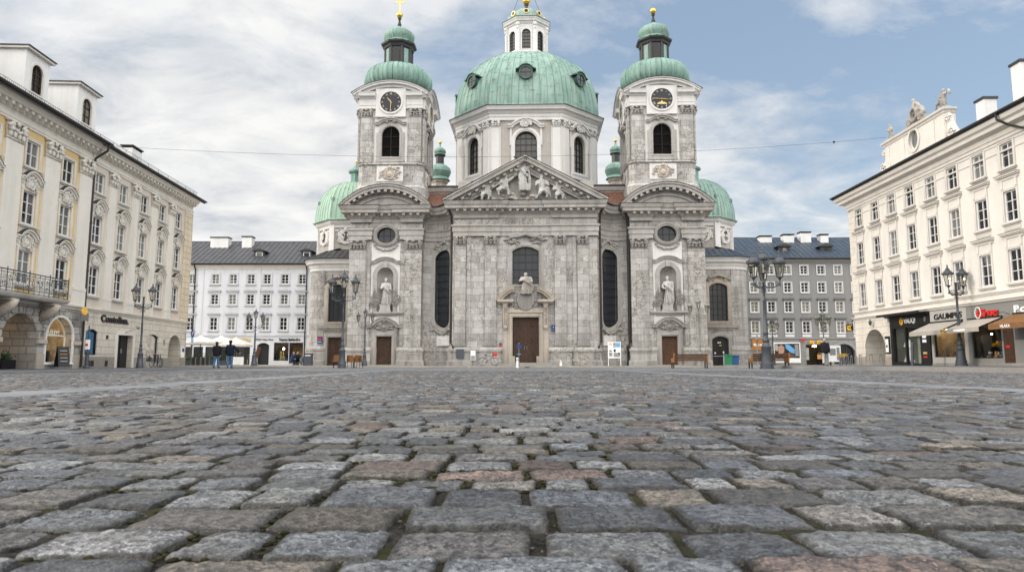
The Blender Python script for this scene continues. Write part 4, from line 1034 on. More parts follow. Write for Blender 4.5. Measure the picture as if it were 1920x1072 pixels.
def build_bell_tower(s):
    hw, ch = 2.95, .42
    plan = lambda e: [(-hw - e + ch, -hw - e), (hw + e - ch, -hw - e), (hw + e, -hw - e + ch), (hw + e, hw + e - ch), (hw + e - ch, hw + e), (-hw - e + ch, hw + e), (-hw - e, hw + e - ch), (-hw - e, -hw - e + ch)]
    sh = MB(); win = dict(x=0, z=19.25, w=1.66, h=2.9, rise=.83, reveal=.3)
    for k in range(4):
        sh.merge(wall(-hw + ch, hw - ch, 14.0, 26.0, [win], y=-hw).moved(rz=k * pi / 2))
        sh.merge(MB().poly([(hw - ch, -hw, 14), (hw, -hw + ch, 14), (hw, -hw + ch, 26), (hw - ch, -hw, 26)]).moved(rz=k * pi / 2))
    b = sh.build('bell_tower', M['chwhite'], church, loc=(s * TX, 3.95, 0))
    lo = MB(); lo.sweep(plan(.03), [(0, 18.7), (.12, 18.66), (.18, 18.52), (.10, 18.42), (.04, 18.36), (.04, 16.85), (.12, 16.8), (.12, 16.5), (.28, 16.35), (.28, 14.0)], closed=True); lo.build('tower_pedestal', M['ashlar'], b)
    for k in (0, 1, 3):
        rz = k * pi / 2
        def put(mb, name, m, smooth=False, **kw): return mb.build(name, m, b, smooth, rz=rz, **kw)
        fr = frame_mb(1.66, 2.9, .83, 0, 2, 3, .06, .05, .12).moved(0, -hw, 19.25)
        for j in range(26):
            z = 19.3 + j * .108; hh = span_at(None, z - 19.25, 1.66, 2.9, .83, 0)
            if hh > .05: fr.cbox((0, -hw + .2, z), (2 * hh, .12, .018), Matrix.Rotation(R(35), 3, 'X'))
        put(fr, 'louvre_window', M['louvre']); put(pane_mb(1.66, 2.9, .83, 0, .29).moved(0, -hw, 19.25), 'dark_opening', M['black'])
        su = MB(); su.ring(outline(1.66, 2.9, .83, .34), outline(1.66, 2.9, .83, 0), -.10, .02); su.ring(outline(1.66, 2.9, .83, .16), outline(1.66, 2.9, .83, .06), -.14, -.09)
        for q in (-1, 1): su.box(q * 1.2 - .12, q * 1.2 + .12, -.08, .02, -.6, 2.3)
        su.box(-1.35, 1.35, -.16, .02, -.52, -.32); put(su.moved(0, -hw, 19.25), 'window_surround', M['stone'])
        hd = MB(); pth = [(x, z + 22.42) for x, z in hood_curve(2.9, .42, .2)]; hd.band(pth, -.16, .0, -.24, 0); hd.band(pth, 0, .09, -.34, 0); put(hd.moved(0, -hw, 0), 'window_hood', M['stone'])
        ca = carving(1.3, .6, 61, False, -.16, .05); put(ca.moved(0, -hw - .06, 22.72), 'carved_crest', M['stone'], True)
        # corner pilasters
        for q in (-1, 1):
            p = MB(); a, c = sorted((q * 1.72, q * (hw - .12))); p.box(a, c, -hw - .16, -hw + .02, 18.7, 23.05); a, c = sorted((q * 1.55, q * (hw - .3))); p.box(a, c, -hw - .09, -hw + .02, 18.7, 23.05)
            put(p, 'pilaster', M['ashlar']); put(capital_mb(1.12, .78, .16).moved(q * 2.28, -hw, 23.03), 'capital', M['stone'], True)
        # clock and its gable
        cp = MB(); cp.box(-1.4, 1.4, -hw - .30, -hw + .02, 22.98, 25.7); n = 40
        circ = lambda r: [(r * cos(2 * pi * i / n), r * sin(2 * pi * i / n) + 24.38) for i in range(n)]
        cp.ring(circ(1.14), circ(.99), -hw - .40, -hw - .29); put(cp, 'clock_panel', M['chwhite'])
        if k == 0 or (k == 1 and s < 0) or (k == 3 and s > 0):
            put(MB().prism(circ(1.0), -hw - .33, -hw - .29), 'clock_face', M['clockface'])
            nu = MB(); nu.ring(circ(1.0), circ(.98), -hw - .35, -hw - .32)
            numerals = ['XII', 'I', 'II', 'III', 'IIII', 'V', 'VI', 'VII', 'VIII', 'IX', 'X', 'XI']
            for h_, sN in enumerate(numerals):
                a = pi / 2 - h_ * pi / 6; c0 = Vector((cos(a) * .80, 0, sin(a) * .80)); er = Vector((cos(a), 0, sin(a))); et = Vector((-sin(a), 0, cos(a)))
                strokes = []; x = 0
                for chh in sN:
                    if chh == 'I': strokes.append(((x, -1), (x, 1))); x += .05
                    elif chh == 'V': strokes += [((x - .01, 1), (x + .03, -1)), ((x + .07, 1), (x + .03, -1))]; x += .11
                    else: strokes += [((x - .01, 1), (x + .07, -1)), ((x + .07, 1), (x - .01, -1))]; x += .11
                x -= .05
                for (x0, y0), (x1, y1) in strokes:
                    p0 = c0 - et * (x0 - x / 2) + er * y0 * .085; p1 = c0 - et * (x1 - x / 2) + er * y1 * .085
                    nu.tube([(p0.x, -hw - .345, p0.z + 24.38), (p1.x, -hw - .345, p1.z + 24.38)], .011, 4)
            put(nu, 'clock_numerals', M['numeral'])
            hands = ((R(90 - 180), .84, .022), (R(90 + 38), .52, .035)) if s < 0 else ((R(180 - 4), .90, .022), (R(-8), .66, .030))
            for an, L, r_ in hands:
                h = MB(); h.tube([(-.18 * cos(an), -hw - .37, 24.38 - .18 * sin(an)), (L * .5 * cos(an), -hw - .37, 24.38 + L * .5 * sin(an)), (L * cos(an), -hw - .37, 24.38 + L * sin(an))], [r_ * .8, r_ * 1.5, r_ * .5], 5); h.ball((0, -hw - .37, 24.38), (.07, .02, .07), 8, 5)
                put(h, 'clock_hand', M['goldpaint'])
            if s > 0 and k == 0:   # gilt house-shaped emblem below the hands
                e = MB(); e.prism([(-.42, -.06), (.42, -.06), (.42, .04), (.30, .06), (.30, .12), (.12, .12), (0, .30), (-.12, .12), (-.30, .12), (-.30, .06), (-.42, .04)], -hw - .345, -hw - .325); put(e.moved(0, 0, 23.95), 'clock_emblem', M['goldpaint'])
                e = MB(); e.tube([(.42, -hw - .345, 23.95), (.42, -hw - .345, 23.62)], .02, 5); put(e, 'clock_emblem', M['goldpaint'])
        ent = MB()
        for q in (-1, 1):
            a, c = sorted((q * 1.42, q * (hw + .02)))
            pth = [(a, -hw - .16), (c, -hw - .16)] if q < 0 else [(a, -hw - .16), (c, -hw - .16)]
            ent.sweep([(a, -hw - .02)] * 0 + pth, [(-.3, 23.8), (.04, 23.8), (.04, 24.1), (.08, 24.12), (.08, 24.7), (.16, 24.74), (.22, 24.86), (.46, 24.92), (.50, 25.12), (.58, 25.28), (-.3, 25.4)])
        ent.poly([(-hw, -hw - .05, 23.8), (hw, -hw - .05, 23.8), (hw, -hw - .05, 25.6), (-hw, -hw - .05, 25.6)])
        g = arc_pts(hw + .55, 1.15, 22, 25.12); ent.prism([(x * .93, z - .06) for x, z in g], -hw - .10, -hw + .6)
        ent.band(g, -.42, -.16, -hw - .34, -hw + .8); ent.band(g, -.16, .02, -hw - .62, -hw + .8); ent.band(g, .02, .10, -hw - .72, -hw + .8)
        put(ent, 'clock_gable', M['chwhite'])
        fs_ = MB(); fs_.band(g, .10, .14, -hw - .76, -hw + 1.4); put(fs_, 'gable_flashing', M['roofwall'])
        # coat of arms
        pn = MB(); pn.box(-1.22, 1.22, -hw - .12, -hw, 16.92, 18.36); put(pn, 'plaster_panel', M['chwhite'])
        cm = carving(1.9, 1.3, 71 + s, True, -.05, .035); put(cm.moved(0, -hw - .12, 17.64), 'coat_of_arms', M['warmstone'], True)
    HZ = -1.15
    MB().box(-hw + .05, hw - .05, -hw + .05, hw - .05, 25.2, 25.8).build('tower_top', M['roofwall'], b)
    # onion helm with standing seams
    def seams(n, amp=.028, lobes=8, lob=.035):
        def rf(t, z):
            k = (t * n / (2 * pi)) % 1.0
            sq = max(0.0, min(1.0, (26.4 - z) / 1.0)) if amp < .0285 else 0
            return (1 + (amp if k < .12 else 0) - lob * abs(sin(lobes * t / 2)) ** 3) * (1 + sq * (.93 / max(abs(cos(t)), abs(sin(t))) - 1))
        return rf
    prof = [(2.9, 25.1), (2.95, 25.55), (2.92, 25.95), (2.84, 26.25), (2.74, 26.42), (2.74, 26.5), (2.82, 26.56), (3.04, 26.75), (3.19, 27.05), (3.25, 27.4), (3.22, 27.78), (3.08, 28.18), (2.8, 28.5), (2.38, 28.75), (1.9, 28.92), (1.5, 29.0)]
    rf_ = seams(40); od = MB().lathe(prof, 160, rf=rf_); n_ = len(od.f); od.merge(meridians(prof, rf_, [2 * pi * (k + .16) / 40 for k in range(40)], .024)); two_tone(od.build('onion_dome', M['copper2'], b, angle=30), n_, M['seam'])
    ln = MB(); oc = lambda r: [(r * cos(R(22.5 + 45 * i)), r * sin(R(22.5 + 45 * i))) for i in range(8)]
    ln.zprism(oc(1.62), 30.0, 30.22); ln.zprism(oc(1.34), 30.2, 32.1)
    for i in range(8):
        t = R(22.5 + 45 * i); ln.tube([(1.32 * cos(t), 1.32 * sin(t), 30.2), (1.32 * cos(t), 1.32 * sin(t), 32.1)], .12, 6)
    ln.sweep(list(reversed(oc(1.3)))[::-1], [(0, 31.95), (.15, 32.0), (.22, 32.2), (.42, 32.35), (.45, 32.5), (0, 32.6)], closed=True)
    ln.moved(0, 0, HZ).build('lantern', M['roofwall'], b)
    for i in range(8):
        t = R(-90 + 45 * i)
        if i % 2: MB().cbox((0, 0, 0), (.46, .05, 1.45)).moved(0, -1.26, 31.12 + HZ, 0).moved(rz=t + pi / 2).build('copper_panel', M['copper2'], b)
        else: MB().prism(outline(.62, 1.35, .31), -1.29, -1.24).moved(0, 0, 30.4 + HZ).moved(rz=t + pi / 2).build('lantern_opening', M['black'], b)
    MB().lathe([(1.62, 32.55), (1.42, 32.7), (1.24, 32.85), (1.30, 32.95), (1.44, 33.15), (1.50, 33.4), (1.42, 33.7), (1.15, 33.95), (.75, 34.12), (.32, 34.25), (.17, 34.45), (.12, 34.9)], 96, rf=seams(24, .03)).moved(0, 0, HZ).build('onion_cap', M['copper2'], b, angle=30)
    MB().lathe([(.14, 33.3), (.2, 33.6), (.13, 33.75), (.10, 34.1), (.2, 34.2), (.09, 34.35)], 10).build('finial', M['black'], b, True)
    MB().ball((0, 0, 34.6), .31, 18, 12).build('gilt_ball', M['gold'], b, True)
    cr = MB(); cr.box(-.04, .04, -.03, .03, 34.85, 36.5); cr.box(-.46, .46, -.03, .03, 35.85, 35.93); cr.box(-.3, .3, -.03, .03, 36.12, 36.19)
    for q in (-1, 1): cr.ball((q * .47, 0, 35.89), .06, 6, 4)
    if s < 0: cr.build('cross', M['gold'], b)      # only the left helm shows its cross
    return b
for s in (-1, 1): build_bell_tower(s)
# ------------------------------------------------------------------ drum, dome and the rest of the church body
def octo(a, c=0.0):
    """regular octagon of apothem a, one face towards -y"""
    r = a / cos(pi / 8); return [(r * cos(R(-90 - 22.5 + 45 * i)), r * sin(R(-90 - 22.5 + 45 * i))) for i in range(8)]
DA, DH = 7.1, 3.48                      # the great drum: wide faces on the axes, narrower ones between
DD, DW = (DA + DH) / sqrt(2), (DA - DH) / sqrt(2)
DRUM = [(-DH, -DA), (DH, -DA), (DA, -DH), (DA, DH), (DH, DA), (-DH, DA), (-DA, DH), (-DA, -DH)]
def drum_r(t):
    """polygon radius of the drum plan divided by DA"""
    return min([(DA if k % 2 == 0 else DD) / DA / cos(t + pi / 2 - k * pi / 4) for k in range(8) if cos(t + pi / 2 - k * pi / 4) > .3])
DY = 12.0
def build_drum():
    sh = MB(); W0 = dict(x=0, z=19.1, w=2.15, h=3.8, rise=1.07, reveal=.45); W1 = dict(x=0, z=19.1, w=1.75, h=3.8, rise=.87, reveal=.45)
    face = lambda k: (DA, DH, W0) if k % 2 == 0 else (DD, DW, W1)
    for k in range(8): a, hf, w = face(k); sh.merge(wall(-hf, hf, 15.5, 25.0, [w] if k in (0, 1, 2, 6, 7) else [], y=-a).moved(rz=k * pi / 4))
    b = sh.build('dome_drum', M['rough'], church, loc=(0, DY, 0))
    for k in (0, 1, 2, 6, 7):
        rz = k * pi / 4; a, hf, o = face(k); w, rs = o['w'], o['rise']
        frame_mb(w, 3.8, rs, 0, 4, 6, .06, .05, .3).moved(0, -a, 19.1).build('window', M['lead'], b, rz=rz)
        pane_mb(w, 3.8, rs, 0, .35).moved(0, -a, 19.1).build('pane', M['leaded'], b, rz=rz)
        su = MB(); su.ring(outline(w, 3.8, rs, .40), outline(w, 3.8, rs, 0), -.14, .05); su.ring(outline(w, 3.8, rs, .28), outline(w, 3.8, rs, .12), -.20, -.13); e = w / 2 + .5
        su.box(-e - .15, e + .15, -.24, .0, -.7, -.46); su.box(-e, e, -.10, .0, -1.75, -.7); su.ring([(-e + .12, -1.6), (e - .12, -1.6), (e - .12, -.82), (-e + .12, -.82)], [(-e + .22, -1.5), (e - .22, -1.5), (e - .22, -.92), (-e + .22, -.92)], -.14, -.09)
        for q in (-1, 1): su.box(q * (e - .08) - .1, q * (e - .08) + .1, -.10, 0, 2.4, 4.3)
        pth = [(x, z + 4.3) for x, z in hood_curve(w + 1.4, .68, .2)]; su.band(pth, -.18, .02, -.26, 0); su.band(pth, .02, .14, -.40, 0)
        su.moved(0, -a, 19.1).build('window_surround', M['chwhite'], b, rz=rz)
        carving(1.2, .9, 81 + k, True, -.2, .06).moved(0, -a - .08, 23.65).build('carved_crest', M['marble'], b, True, rz=rz)
        for q in (-1, 1):
            p = MB(); x = q * (hf - .50); p.box(x - .38, x + .38, -a - .20, -a + .02, 18.1, 23.4); p.box(x - .46, x + .46, -a - .27, -a, 18.1, 18.4); p.box(x - .52, x + .52, -a - .10, -a + .02, 17.8, 23.4)
            p.build('pilaster', M['chwhite'], b, rz=rz); capital_mb(.8, .72, .2).moved(x, -a, 23.3).build('capital', M['chwhite'], b, True, rz=rz)
    w = MB()
    w.sweep(DRUM, [(0, 23.98), (.2, 24.0), (.2, 24.3), (.26, 24.33), (.26, 24.6), (.34, 24.65), (.44, 24.8), (.50, 24.87), (.70, 24.93), (.74, 25.05), (.82, 25.2), (.86, 25.3), (-.6, 25.45)], closed=True)
    w.build('drum_cornice', M['chwhite'], b)
    MB().sweep(DRUM, [(0, 17.1), (.34, 17.15), (.34, 17.75), (.26, 17.8), (.26, 18.0), (.1, 18.1), (0, 18.14)], closed=True).build('drum_base', M['chwhite'], b)
    MB().sweep(DRUM, [(.5, 25.31), (.92, 25.28), (.92, 25.34), (.3, 25.46)], closed=True).build('cornice_flashing', M['roofwall'], b)
    return b
drum = build_drum()
def build_dome():
    EC = atan(DH / DA)
    z0, z1, r0, r1 = 25.32, 32.75, 7.6, 2.35
    def rf(t, z):
        f = .5 * drum_r(t) + .5 * 1.03; v = (t + pi / 2 + EC) % (pi / 2)      # sectors: 2*EC wide on the axes, the rest between
        k = v / (2 * EC) * 10 if v < 2 * EC else (v - 2 * EC) / (pi / 2 - 2 * EC) * 8; fr = k % 1.0
        seam = .0055 if min(fr, 1 - fr) < .06 else 0
        d = min(v, abs(v - 2 * EC), pi / 2 - v); rib = .014 if d < .024 else 0
        return f * (1 + seam + rib)
    prof = []
    for i in range(25):
        a = pi / 2 * i / 24; r = r1 + (r0 - r1) * cos(a) ** .84; z = z0 + .25 + (z1 - z0 - .25) * sin(a) ** 1.03
        prof.append((r, z))
    prof = [(r0 + .28, z0 - .02), (r0 + .05, z0 + .16)] + prof
    dm = MB().lathe(prof, 8 * 72, rf=rf, a0=-pi / 2 - pi / 8)
    # horizontal sheet joints come from the sheets' own lapped edges
    lap = MB()
    rn = random.Random(2)
    for k in range(8):
        for j in range(9):
            for q in range(7):
                if rn.random() < .25: continue
                i = 2 + min(23, int(3 + q * 3 + rn.uniform(-1.4, 1.4))); rr, z = prof[i]
                u0 = -pi / 8 + pi / 4 * (j + .08) / 9; u1 = -pi / 8 + pi / 4 * (j + .92) / 9; pts = []
                for e in range(3):
                    u = u0 + (u1 - u0) * e / 2; t = -pi / 2 + k * pi / 4 + u; f = rr * (rf(t, z) if True else 1) * 1.001; pts.append((f * cos(t), f * sin(t), z))
                lap.tube(pts, .011, 4)
    n_ = len(dm.f); th = []
    for q in range(4):
        a = -pi / 2 - EC + q * pi / 2; th += [a + 2 * EC * k / 10 for k in range(10)] + [a + 2 * EC + (pi / 2 - 2 * EC) * k / 8 for k in range(8)]
    dm.merge(lap).merge(meridians(prof[1:], rf, th, .012, 1.0005)); b = two_tone(dm.build('dome', M['copper'], church, angle=25, loc=(0, DY, 0)), n_, M['seam'])
    # oculi
    for k in (0, 1, 2, 6, 7):
        rz = k * pi / 4; n = 24; zc_ = 28.75; rr = 7.52 if k % 2 == 0 else 7.7; c = lambda r: [(r * cos(2 * pi * i / n), zc_ + r * sin(2 * pi * i / n)) for i in range(n)]
        o = MB(); o.ring(c(.70), c(.54), -rr - .2, -rr + 1.3)
        pth = [(.80 * cos(R(a)), zc_ + .80 * sin(R(a))) for a in range(165, 10, -15)]; pth = [(-1.0, zc_ + .28)] + pth[1:-1] + [(1.0, zc_ + .28)]
        o.band(pth, -.03, .05, -rr - .28, -rr + 1.6); o.build('oculus', M['seam'], b, rz=rz)
        MB().prism(c(.55), -rr - .10, -rr - .04).build('oculus_pane', M['leaded'], b, rz=rz)
        bx = MB(); bx.box(-.02, .02, -rr - .14, -rr - .09, zc_ - .54, zc_ + .54); bx.box(-.54, .54, -rr - .14, -rr - .09, zc_ - .02, zc_ + .02); bx.build('oculus_bars', M['lead'], b, rz=rz)
    # lantern
    la = 2.12; fw = 2 * la * tan(pi / 8); sh = MB(); win = dict(x=0, z=33.75, w=.92, h=2.25, rise=.46, reveal=.2)
    for k in range(8): sh.merge(wall(-fw / 2, fw / 2, 32.8, 37.0, [win], y=-la).moved(rz=k * pi / 4))
    l = sh.build('dome_lantern', M['chwhite'], church, loc=(0, DY, 0))
    for k in range(8):
        rz = k * pi / 4
        frame_mb(.92, 2.25, .46, 0, 3, 6, .05, .035, .12).moved(0, -la, 33.75).build('window', M['lead'], l, rz=rz); pane_mb(.92, 2.25, .46, 0, .16).moved(0, -la, 33.75).build('pane', M['leaded'], l, rz=rz)
        su = MB(); su.ring(outline(.92, 2.25, .46, .14), outline(.92, 2.25, .46, 0), -.07, .02); su.moved(0, -la, 33.75).build('window_surround', M['chwhite'], l, rz=rz)
        rc = la / cos(pi / 8); t = rz - pi / 2 + pi / 8
        p = MB(); p.cbox((rc * cos(t), rc * sin(t), 34.9), (.30, .42, 4.1), Matrix.Rotation(t, 3, 'Z')); p.ball((rc * 1.05 * cos(t), rc * 1.05 * sin(t), 36.5), (.24, .24, .22), 8, 6); p.ball((rc * 1.05 * cos(t), rc * 1.05 * sin(t), 36.15), (.16, .16, .2), 8, 6); p.build('pilaster', M['chwhite'], l)
    w = MB(); w.sweep(octo(la), [(0, 36.6), (.1, 36.65), (.14, 36.8), (.30, 36.86), (.34, 37.0), (.42, 37.12), (.46, 37.25), (0, 37.35)], closed=True); w.build('lantern_cornice', M['chwhite'], l)
    MB().sweep(octo(la), [(0, 32.8), (.16, 32.85), (.16, 33.5), (0, 33.62)], closed=True).build('lantern_base', M['chwhite'], l)
    MB().sweep(octo(la), [(.3, 37.26), (.50, 37.24), (.50, 37.29), (.1, 37.4)], closed=True).build('cornice_flashing', M['roofwall'], l)
    def rf2(t, z):
        u = ((t + pi / 2 + pi / 8) % (pi / 4)) - pi / 8; f = .75 / cos(u) + .26
        return f * (1 + (.02 if abs(abs(u) - pi / 8) < .05 else 0))
    pr = [(2.36, 37.28), (2.12, 37.42), (1.98, 37.7), (1.86, 38.1), (1.62, 38.5), (1.2, 38.85), (.65, 39.1), (.3, 39.25)]
    MB().lathe(pr, 8 * 24, rf=rf2, a0=-pi / 2 - pi / 8).build('lantern_cap', M['copper'], l, angle=30)
    for k in range(8):
        rz = k * pi / 4; n = 18; c = lambda r: [(r * cos(2 * pi * i / n), 38.12 + r * sin(2 * pi * i / n)) for i in range(n)]
        MB().ring(c(.29), c(.2), -2.02, -1.5).build('oculus_rim', M['goldpaint'], l, rz=rz); MB().prism(c(.21), -1.97, -1.9).build('oculus_pane', M['black'], l, rz=rz)
    MB().lathe([(.5, 39.1), (.34, 39.3), (.2, 39.5), (.16, 39.75), (.28, 39.85), (.14, 39.95)], 12).build('finial', M['roofwall'], l, True)
    MB().ball((0, 0, 40.3), .42, 16, 12).build('gilt_ball', M['gold'], l, True)
    c = MB(); c.box(-.05, .05, -.04, .04, 40.6, 42.6); c.box(-.5, .5, -.04, .04, 41.7, 41.8); c.build('cross', M['gold'], l)
    for q in (-1, 1): MB().tube([(q * 1.5, -.6, 38.6), (q * .35, -.1, 42.0)], .02, 4).build('stay_wire', M['lead'], l)
build_dome()

def build_body():
    # crossing block under the drum, nave and aisle roofs
    bl = MB(); bl.zprism([(-9.9, 4.0), (9.9, 4.0), (9.9, 24), (-9.9, 24)], 10, 16.9); bl.box(-6.5, 6.5, -.55, 4.0, 13.0, 14.6)
    bl.box(-6.2, -5.0, 1.2, 4.6, 14.2, 16.9); bl.box(5.0, 6.2, 1.2, 4.6, 14.2, 16.9)
    bl.build('crossing_block', M['rough'], church)
    MB().sweep([(-9.9, 24), (-9.9, 4.0), (9.9, 4.0), (9.9, 24)], [(0, 16.6), (.15, 16.65), (.25, 16.85), (.3, 17.0), (0, 17.05)]).build('block_cornice', M['stone'], church)
    r = MB(); r.zprism([(-10.25, 3.65), (10.25, 3.65), (10.25, 24), (-10.25, 24)], 17.05, 17.2)
    r.lathe([(10.6, 17.15), (8.3, 17.6)], 8, 0, DY, None, R(22.5)); r.build('drum_skirt_roof', M['roofwall'], church)
    for s in (-1, 1):
        t = MB(); a = [(-9.6, .2), (-6.0, -.3)]
        x0, x1 = (-9.7, -5.0) if s < 0 else (5.0, 9.7)
        t.add([(x0, 4.0, 16.5), (x1, 4.0, 16.5), (x1, -.4, 14.36), (x0, 1.0, 14.36)] if s < 0 else [(x0, 4.0, 16.5), (x1, 4.0, 16.5), (x1, 1.0, 14.36), (x0, -.4, 14.36)], [(0, 1, 2, 3)])
        t.build('aisle_roof', M['tile'], church)
        f = MB(); P = left_c if s < 0 else mirror_path(left_c); f.sweep(P, [(-.9, 14.75), (.95, 14.42), (.98, 14.30)]); f.build('gutter_flashing', M['roofwall'], church)
        # rain pipes
        px = s * 6.45
        pts = [(px + s * .3, -1.9, 14.3), (px + s * .25, -2.0, 13.7), (px, -1.75, 13.0), (px, -1.42, 12.4), (px, -1.42, 2.1), (px - s * .25, -1.70, 1.7), (px - s * .25, -1.78, .15)] if True else None
        p = MB().tube(pts, .10, 8)
        for z in (3, 5.5, 8, 10.6): p.tube([(px, -1.42, z), (px, -1.42, z + .09)], .10, 8)
        p.build('rain_pipe', M['pipe'], church)
    px = 9.05; pts = [(px - .6, .2, 14.5), (px - .3, -.2, 14.0), (px, -.05, 13.3), (px + .1, .25, 12.3), (px + .1, .25, 2.2), (px - .15, -.05, 1.75), (px - .15, -.08, .1)]
    p = MB().tube(pts, .165, 8); p.lathe([(.34, 13.8), (.30, 14.3), (.12, 14.35)], 8, px - .45, 0); p.build('rain_pipe', M['pipe'], church)
    # small white attic blocks behind the pediment slopes
build_body()

def build_wing(s):
    # chapel wing: flat front, rounded outer corner
    x0, x1 = 15.6, 19.3; y0 = 3.0
    path = [(x0, y0), (x1 - .3, y0)] + [(x1 - .3 + 1.7 * sin(R(a)), y0 + 1.7 - 1.7 * cos(R(a))) for a in (15, 30, 45, 60, 75, 90)] + [(x1 + 1.4, y0 + 14)]
    win = dict(x=17.65, z=4.15, w=1.68, h=3.5, rise=.36, reveal=.4); dr = dict(x=17.68, z=.11, w=1.52, h=2.66 if s > 0 else 2.6, rise=.3 if s > 0 else 0, reveal=.4)
    w = wall(x0, x1 - .3, 0, 10, [win, dr], y=y0)
    w.sweep(path[1:], [(0, 0), (0, 10)], cap=False)
    if s < 0: w.map(lambda x, y, z: (-x, y, z))
    b = w.build('chapel_wing', M['ashlar'], church)
    X = lambda mb: mb if s > 0 else mb.map(lambda x, y, z: (-x, y, z))
    sx = s * 17.65
    lib_window(1.68, 3.5, .36, 0, 4, 6, 'lead', 'leaded', .05, .04, .25, b, (sx, y0, 4.15))
    su = MB(); su.ring(outline(1.68, 3.5, .36, .36), outline(1.68, 3.5, .36, 0), -.10, .02); su.ring(outline(1.68, 3.5, .36, .22), outline(1.68, 3.5, .36, .10), -.14, -.09); su.build('window_surround', M['warmstone'], b, loc=(sx, y0, 4.15))
    c = carving(1.9, .8, 91, False, -.12, .05); c.tube([(-1.1, -.1, -.2), (-.6, -.16, .1), (0, -.2, .25), (.6, -.16, .1), (1.1, -.1, -.2)], [.05, .1, .14, .1, .05], 8); c.build('carved_crest', M['warmstone'], b, True, loc=(sx, y0, 8.1))
    lg = MB(); lg.sweep([(sx - 1.35, y0 + .02), (sx - 1.35, y0 - .02), (sx + 1.35, y0 - .02), (sx + 1.35, y0 + .02)], [(0, 3.3), (.1, 3.34), (.14, 3.5), (.34, 3.56), (.36, 3.7), (.42, 3.78), (0, 3.84)]); lg.build('door_ledge', M['stone'], b)
    fr = MB(); rise = dr.get('rise', 0); fr.ring(outline(1.52, dr['h'], rise, .34), outline(1.52, dr['h'], rise, 0), -.14, .02); fr.ring(outline(1.52, dr['h'], rise, .22), outline(1.52, dr['h'], rise, .10), -.19, -.13); fr.build('door_frame', M['stone'], b, loc=(s * 17.68, y0, .11))
    d = MB().prism(outline(1.5, dr['h'], rise), .25, .32); d.box(-.03, .03, .2, .25, 0, dr['h'] - .05)
    for q in (-1, 1):
        for z0, z1 in ((.1, 1.1), (1.2, dr['h'] - .35)): d.ring([(q * .38 - .3, z0), (q * .38 + .3, z0), (q * .38 + .3, z1), (q * .38 - .3, z1)], [(q * .38 - .23, z0 + .07), (q * .38 + .23, z0 + .07), (q * .38 + .23, z1 - .07), (q * .38 - .23, z1 - .07)], .21, .255)
    d.build('door', M['black' if s > 0 else 'wood'], b, loc=(s * 17.68, y0, .11))
    if s > 0:
        n = MB(); n.box(-.18, .12, .2, .24, 2.02, 2.14); n.build('door_notice', M['signwhite'], b, loc=(17.68, y0, .11)); n = MB(); n.box(-.05, .16, .2, .24, 1.78, 1.86); n.build('door_notice', M['yellowsign'], b, loc=(17.68, y0, .11)); n = MB(); n.box(-.5, -.36, .2, .24, 1.05, 1.2); n.build('door_notice', M['signwhite'], b, loc=(17.68, y0, .11))
        MB().tube([(17.0, y0 - .1, .95), (18.4, y0 - .1, .95)], .025, 6).build('door_rail', M['steel'], b)
    pth = path if s > 0 else mirror_path(path)
    co = MB(); co.sweep(pth, [(0, 8.9), (.08, 8.92), (.08, 9.2), (.14, 9.24), (.2, 9.5), (.42, 9.58), (.46, 9.75), (.58, 9.9), (.6, 10.0), (0, 10.06)]); co.build('wing_cornice', M['chwhite'], b)
    for a, q in ((15.6, 16.7), (18.65, 19.0)):
        P = [(a, y0 - .02), (q, y0 - .02)] if q < 19 else [(18.65, y0 - .02)] + [(x, y - .02) for x, y in path[1:]]
        P = P if s > 0 else mirror_path(P); pl = MB(); pl.sweep(P, plinth_prof(1.75)); pl.build('plinth', M['ashlar'], b)
    for x in (18.95,):
        p = MB(); p.box(s * x - .1 if s > 0 else -x - .3, s * x + .3 if s > 0 else -x + .1, y0 - .10, y0 + .02, 1.7, 8.95); p.build('pilaster', M['ashlar'], b)
    # curved lean-to roof
    rp = path if s > 0 else mirror_path(path)
    ro = MB(); ro.sweep(rp, [(.68, 9.98), (.70, 10.06), (.35, 10.22), (-.1, 10.36), (-.7, 10.72), (-1.4, 11.05), (-2.6, 11.4)])
    for p, dd in along(rp, .55):
        nr = Vector((dd.y, -dd.x)); ro.tube([tuple(p + nr * o) + (z,) for o, z in ((.68, 10.07), (.35, 10.24), (-.1, 10.38), (-.7, 10.74), (-1.35, 11.05))], .03, 4)
    ro.build('wing_roof', M['roofwall' if s < 0 else 'roofblue'], b)
    # small drum and dome behind
    a_, cy = 3.42, 10.2; cx = s * 17.7 - .35; fw = 2 * a_ * tan(pi / 8)
    sd_ = MB()
    for k in range(8): sd_.merge(wall(-fw / 2, fw / 2, 9.5, 15.0, [], y=-a_).moved(rz=k * pi / 4))
    d = sd_.build('side_drum', M['rough'], church, loc=(cx, cy, -.45))
    for k in range(8):
        rz = k * pi / 4; t = rz - pi / 2 + pi / 8; rc = a_ / cos(pi / 8); tr = MB()
        tr.cbox((rc * cos(t) * .985, rc * sin(t) * .985, 12.2), (.34, .62, 5.4), Matrix.Rotation(t, 3, 'Z')); tr.build('drum_pilaster', M['chwhite'], d)
        if k in (0, 1, 7):
            n = 22; c = lambda r: [(r * cos(2 * pi * i / n), 13.35 + r * sin(2 * pi * i / n)) for i in range(n)]
            MB().prism(c(.5), -a_ - .06, -a_ + .02).build('oculus_pane', M['leaded'], d, rz=rz); MB().ring(c(.78), c(.5), -a_ - .16, -a_).build('oculus_rim', M['marble'], d, rz=rz)
            carving(1.9, 1.6, 95 + k, False, -.1, .06).moved(0, -a_, 13.35).build('carved_crest', M['marble'], d, True, rz=rz)
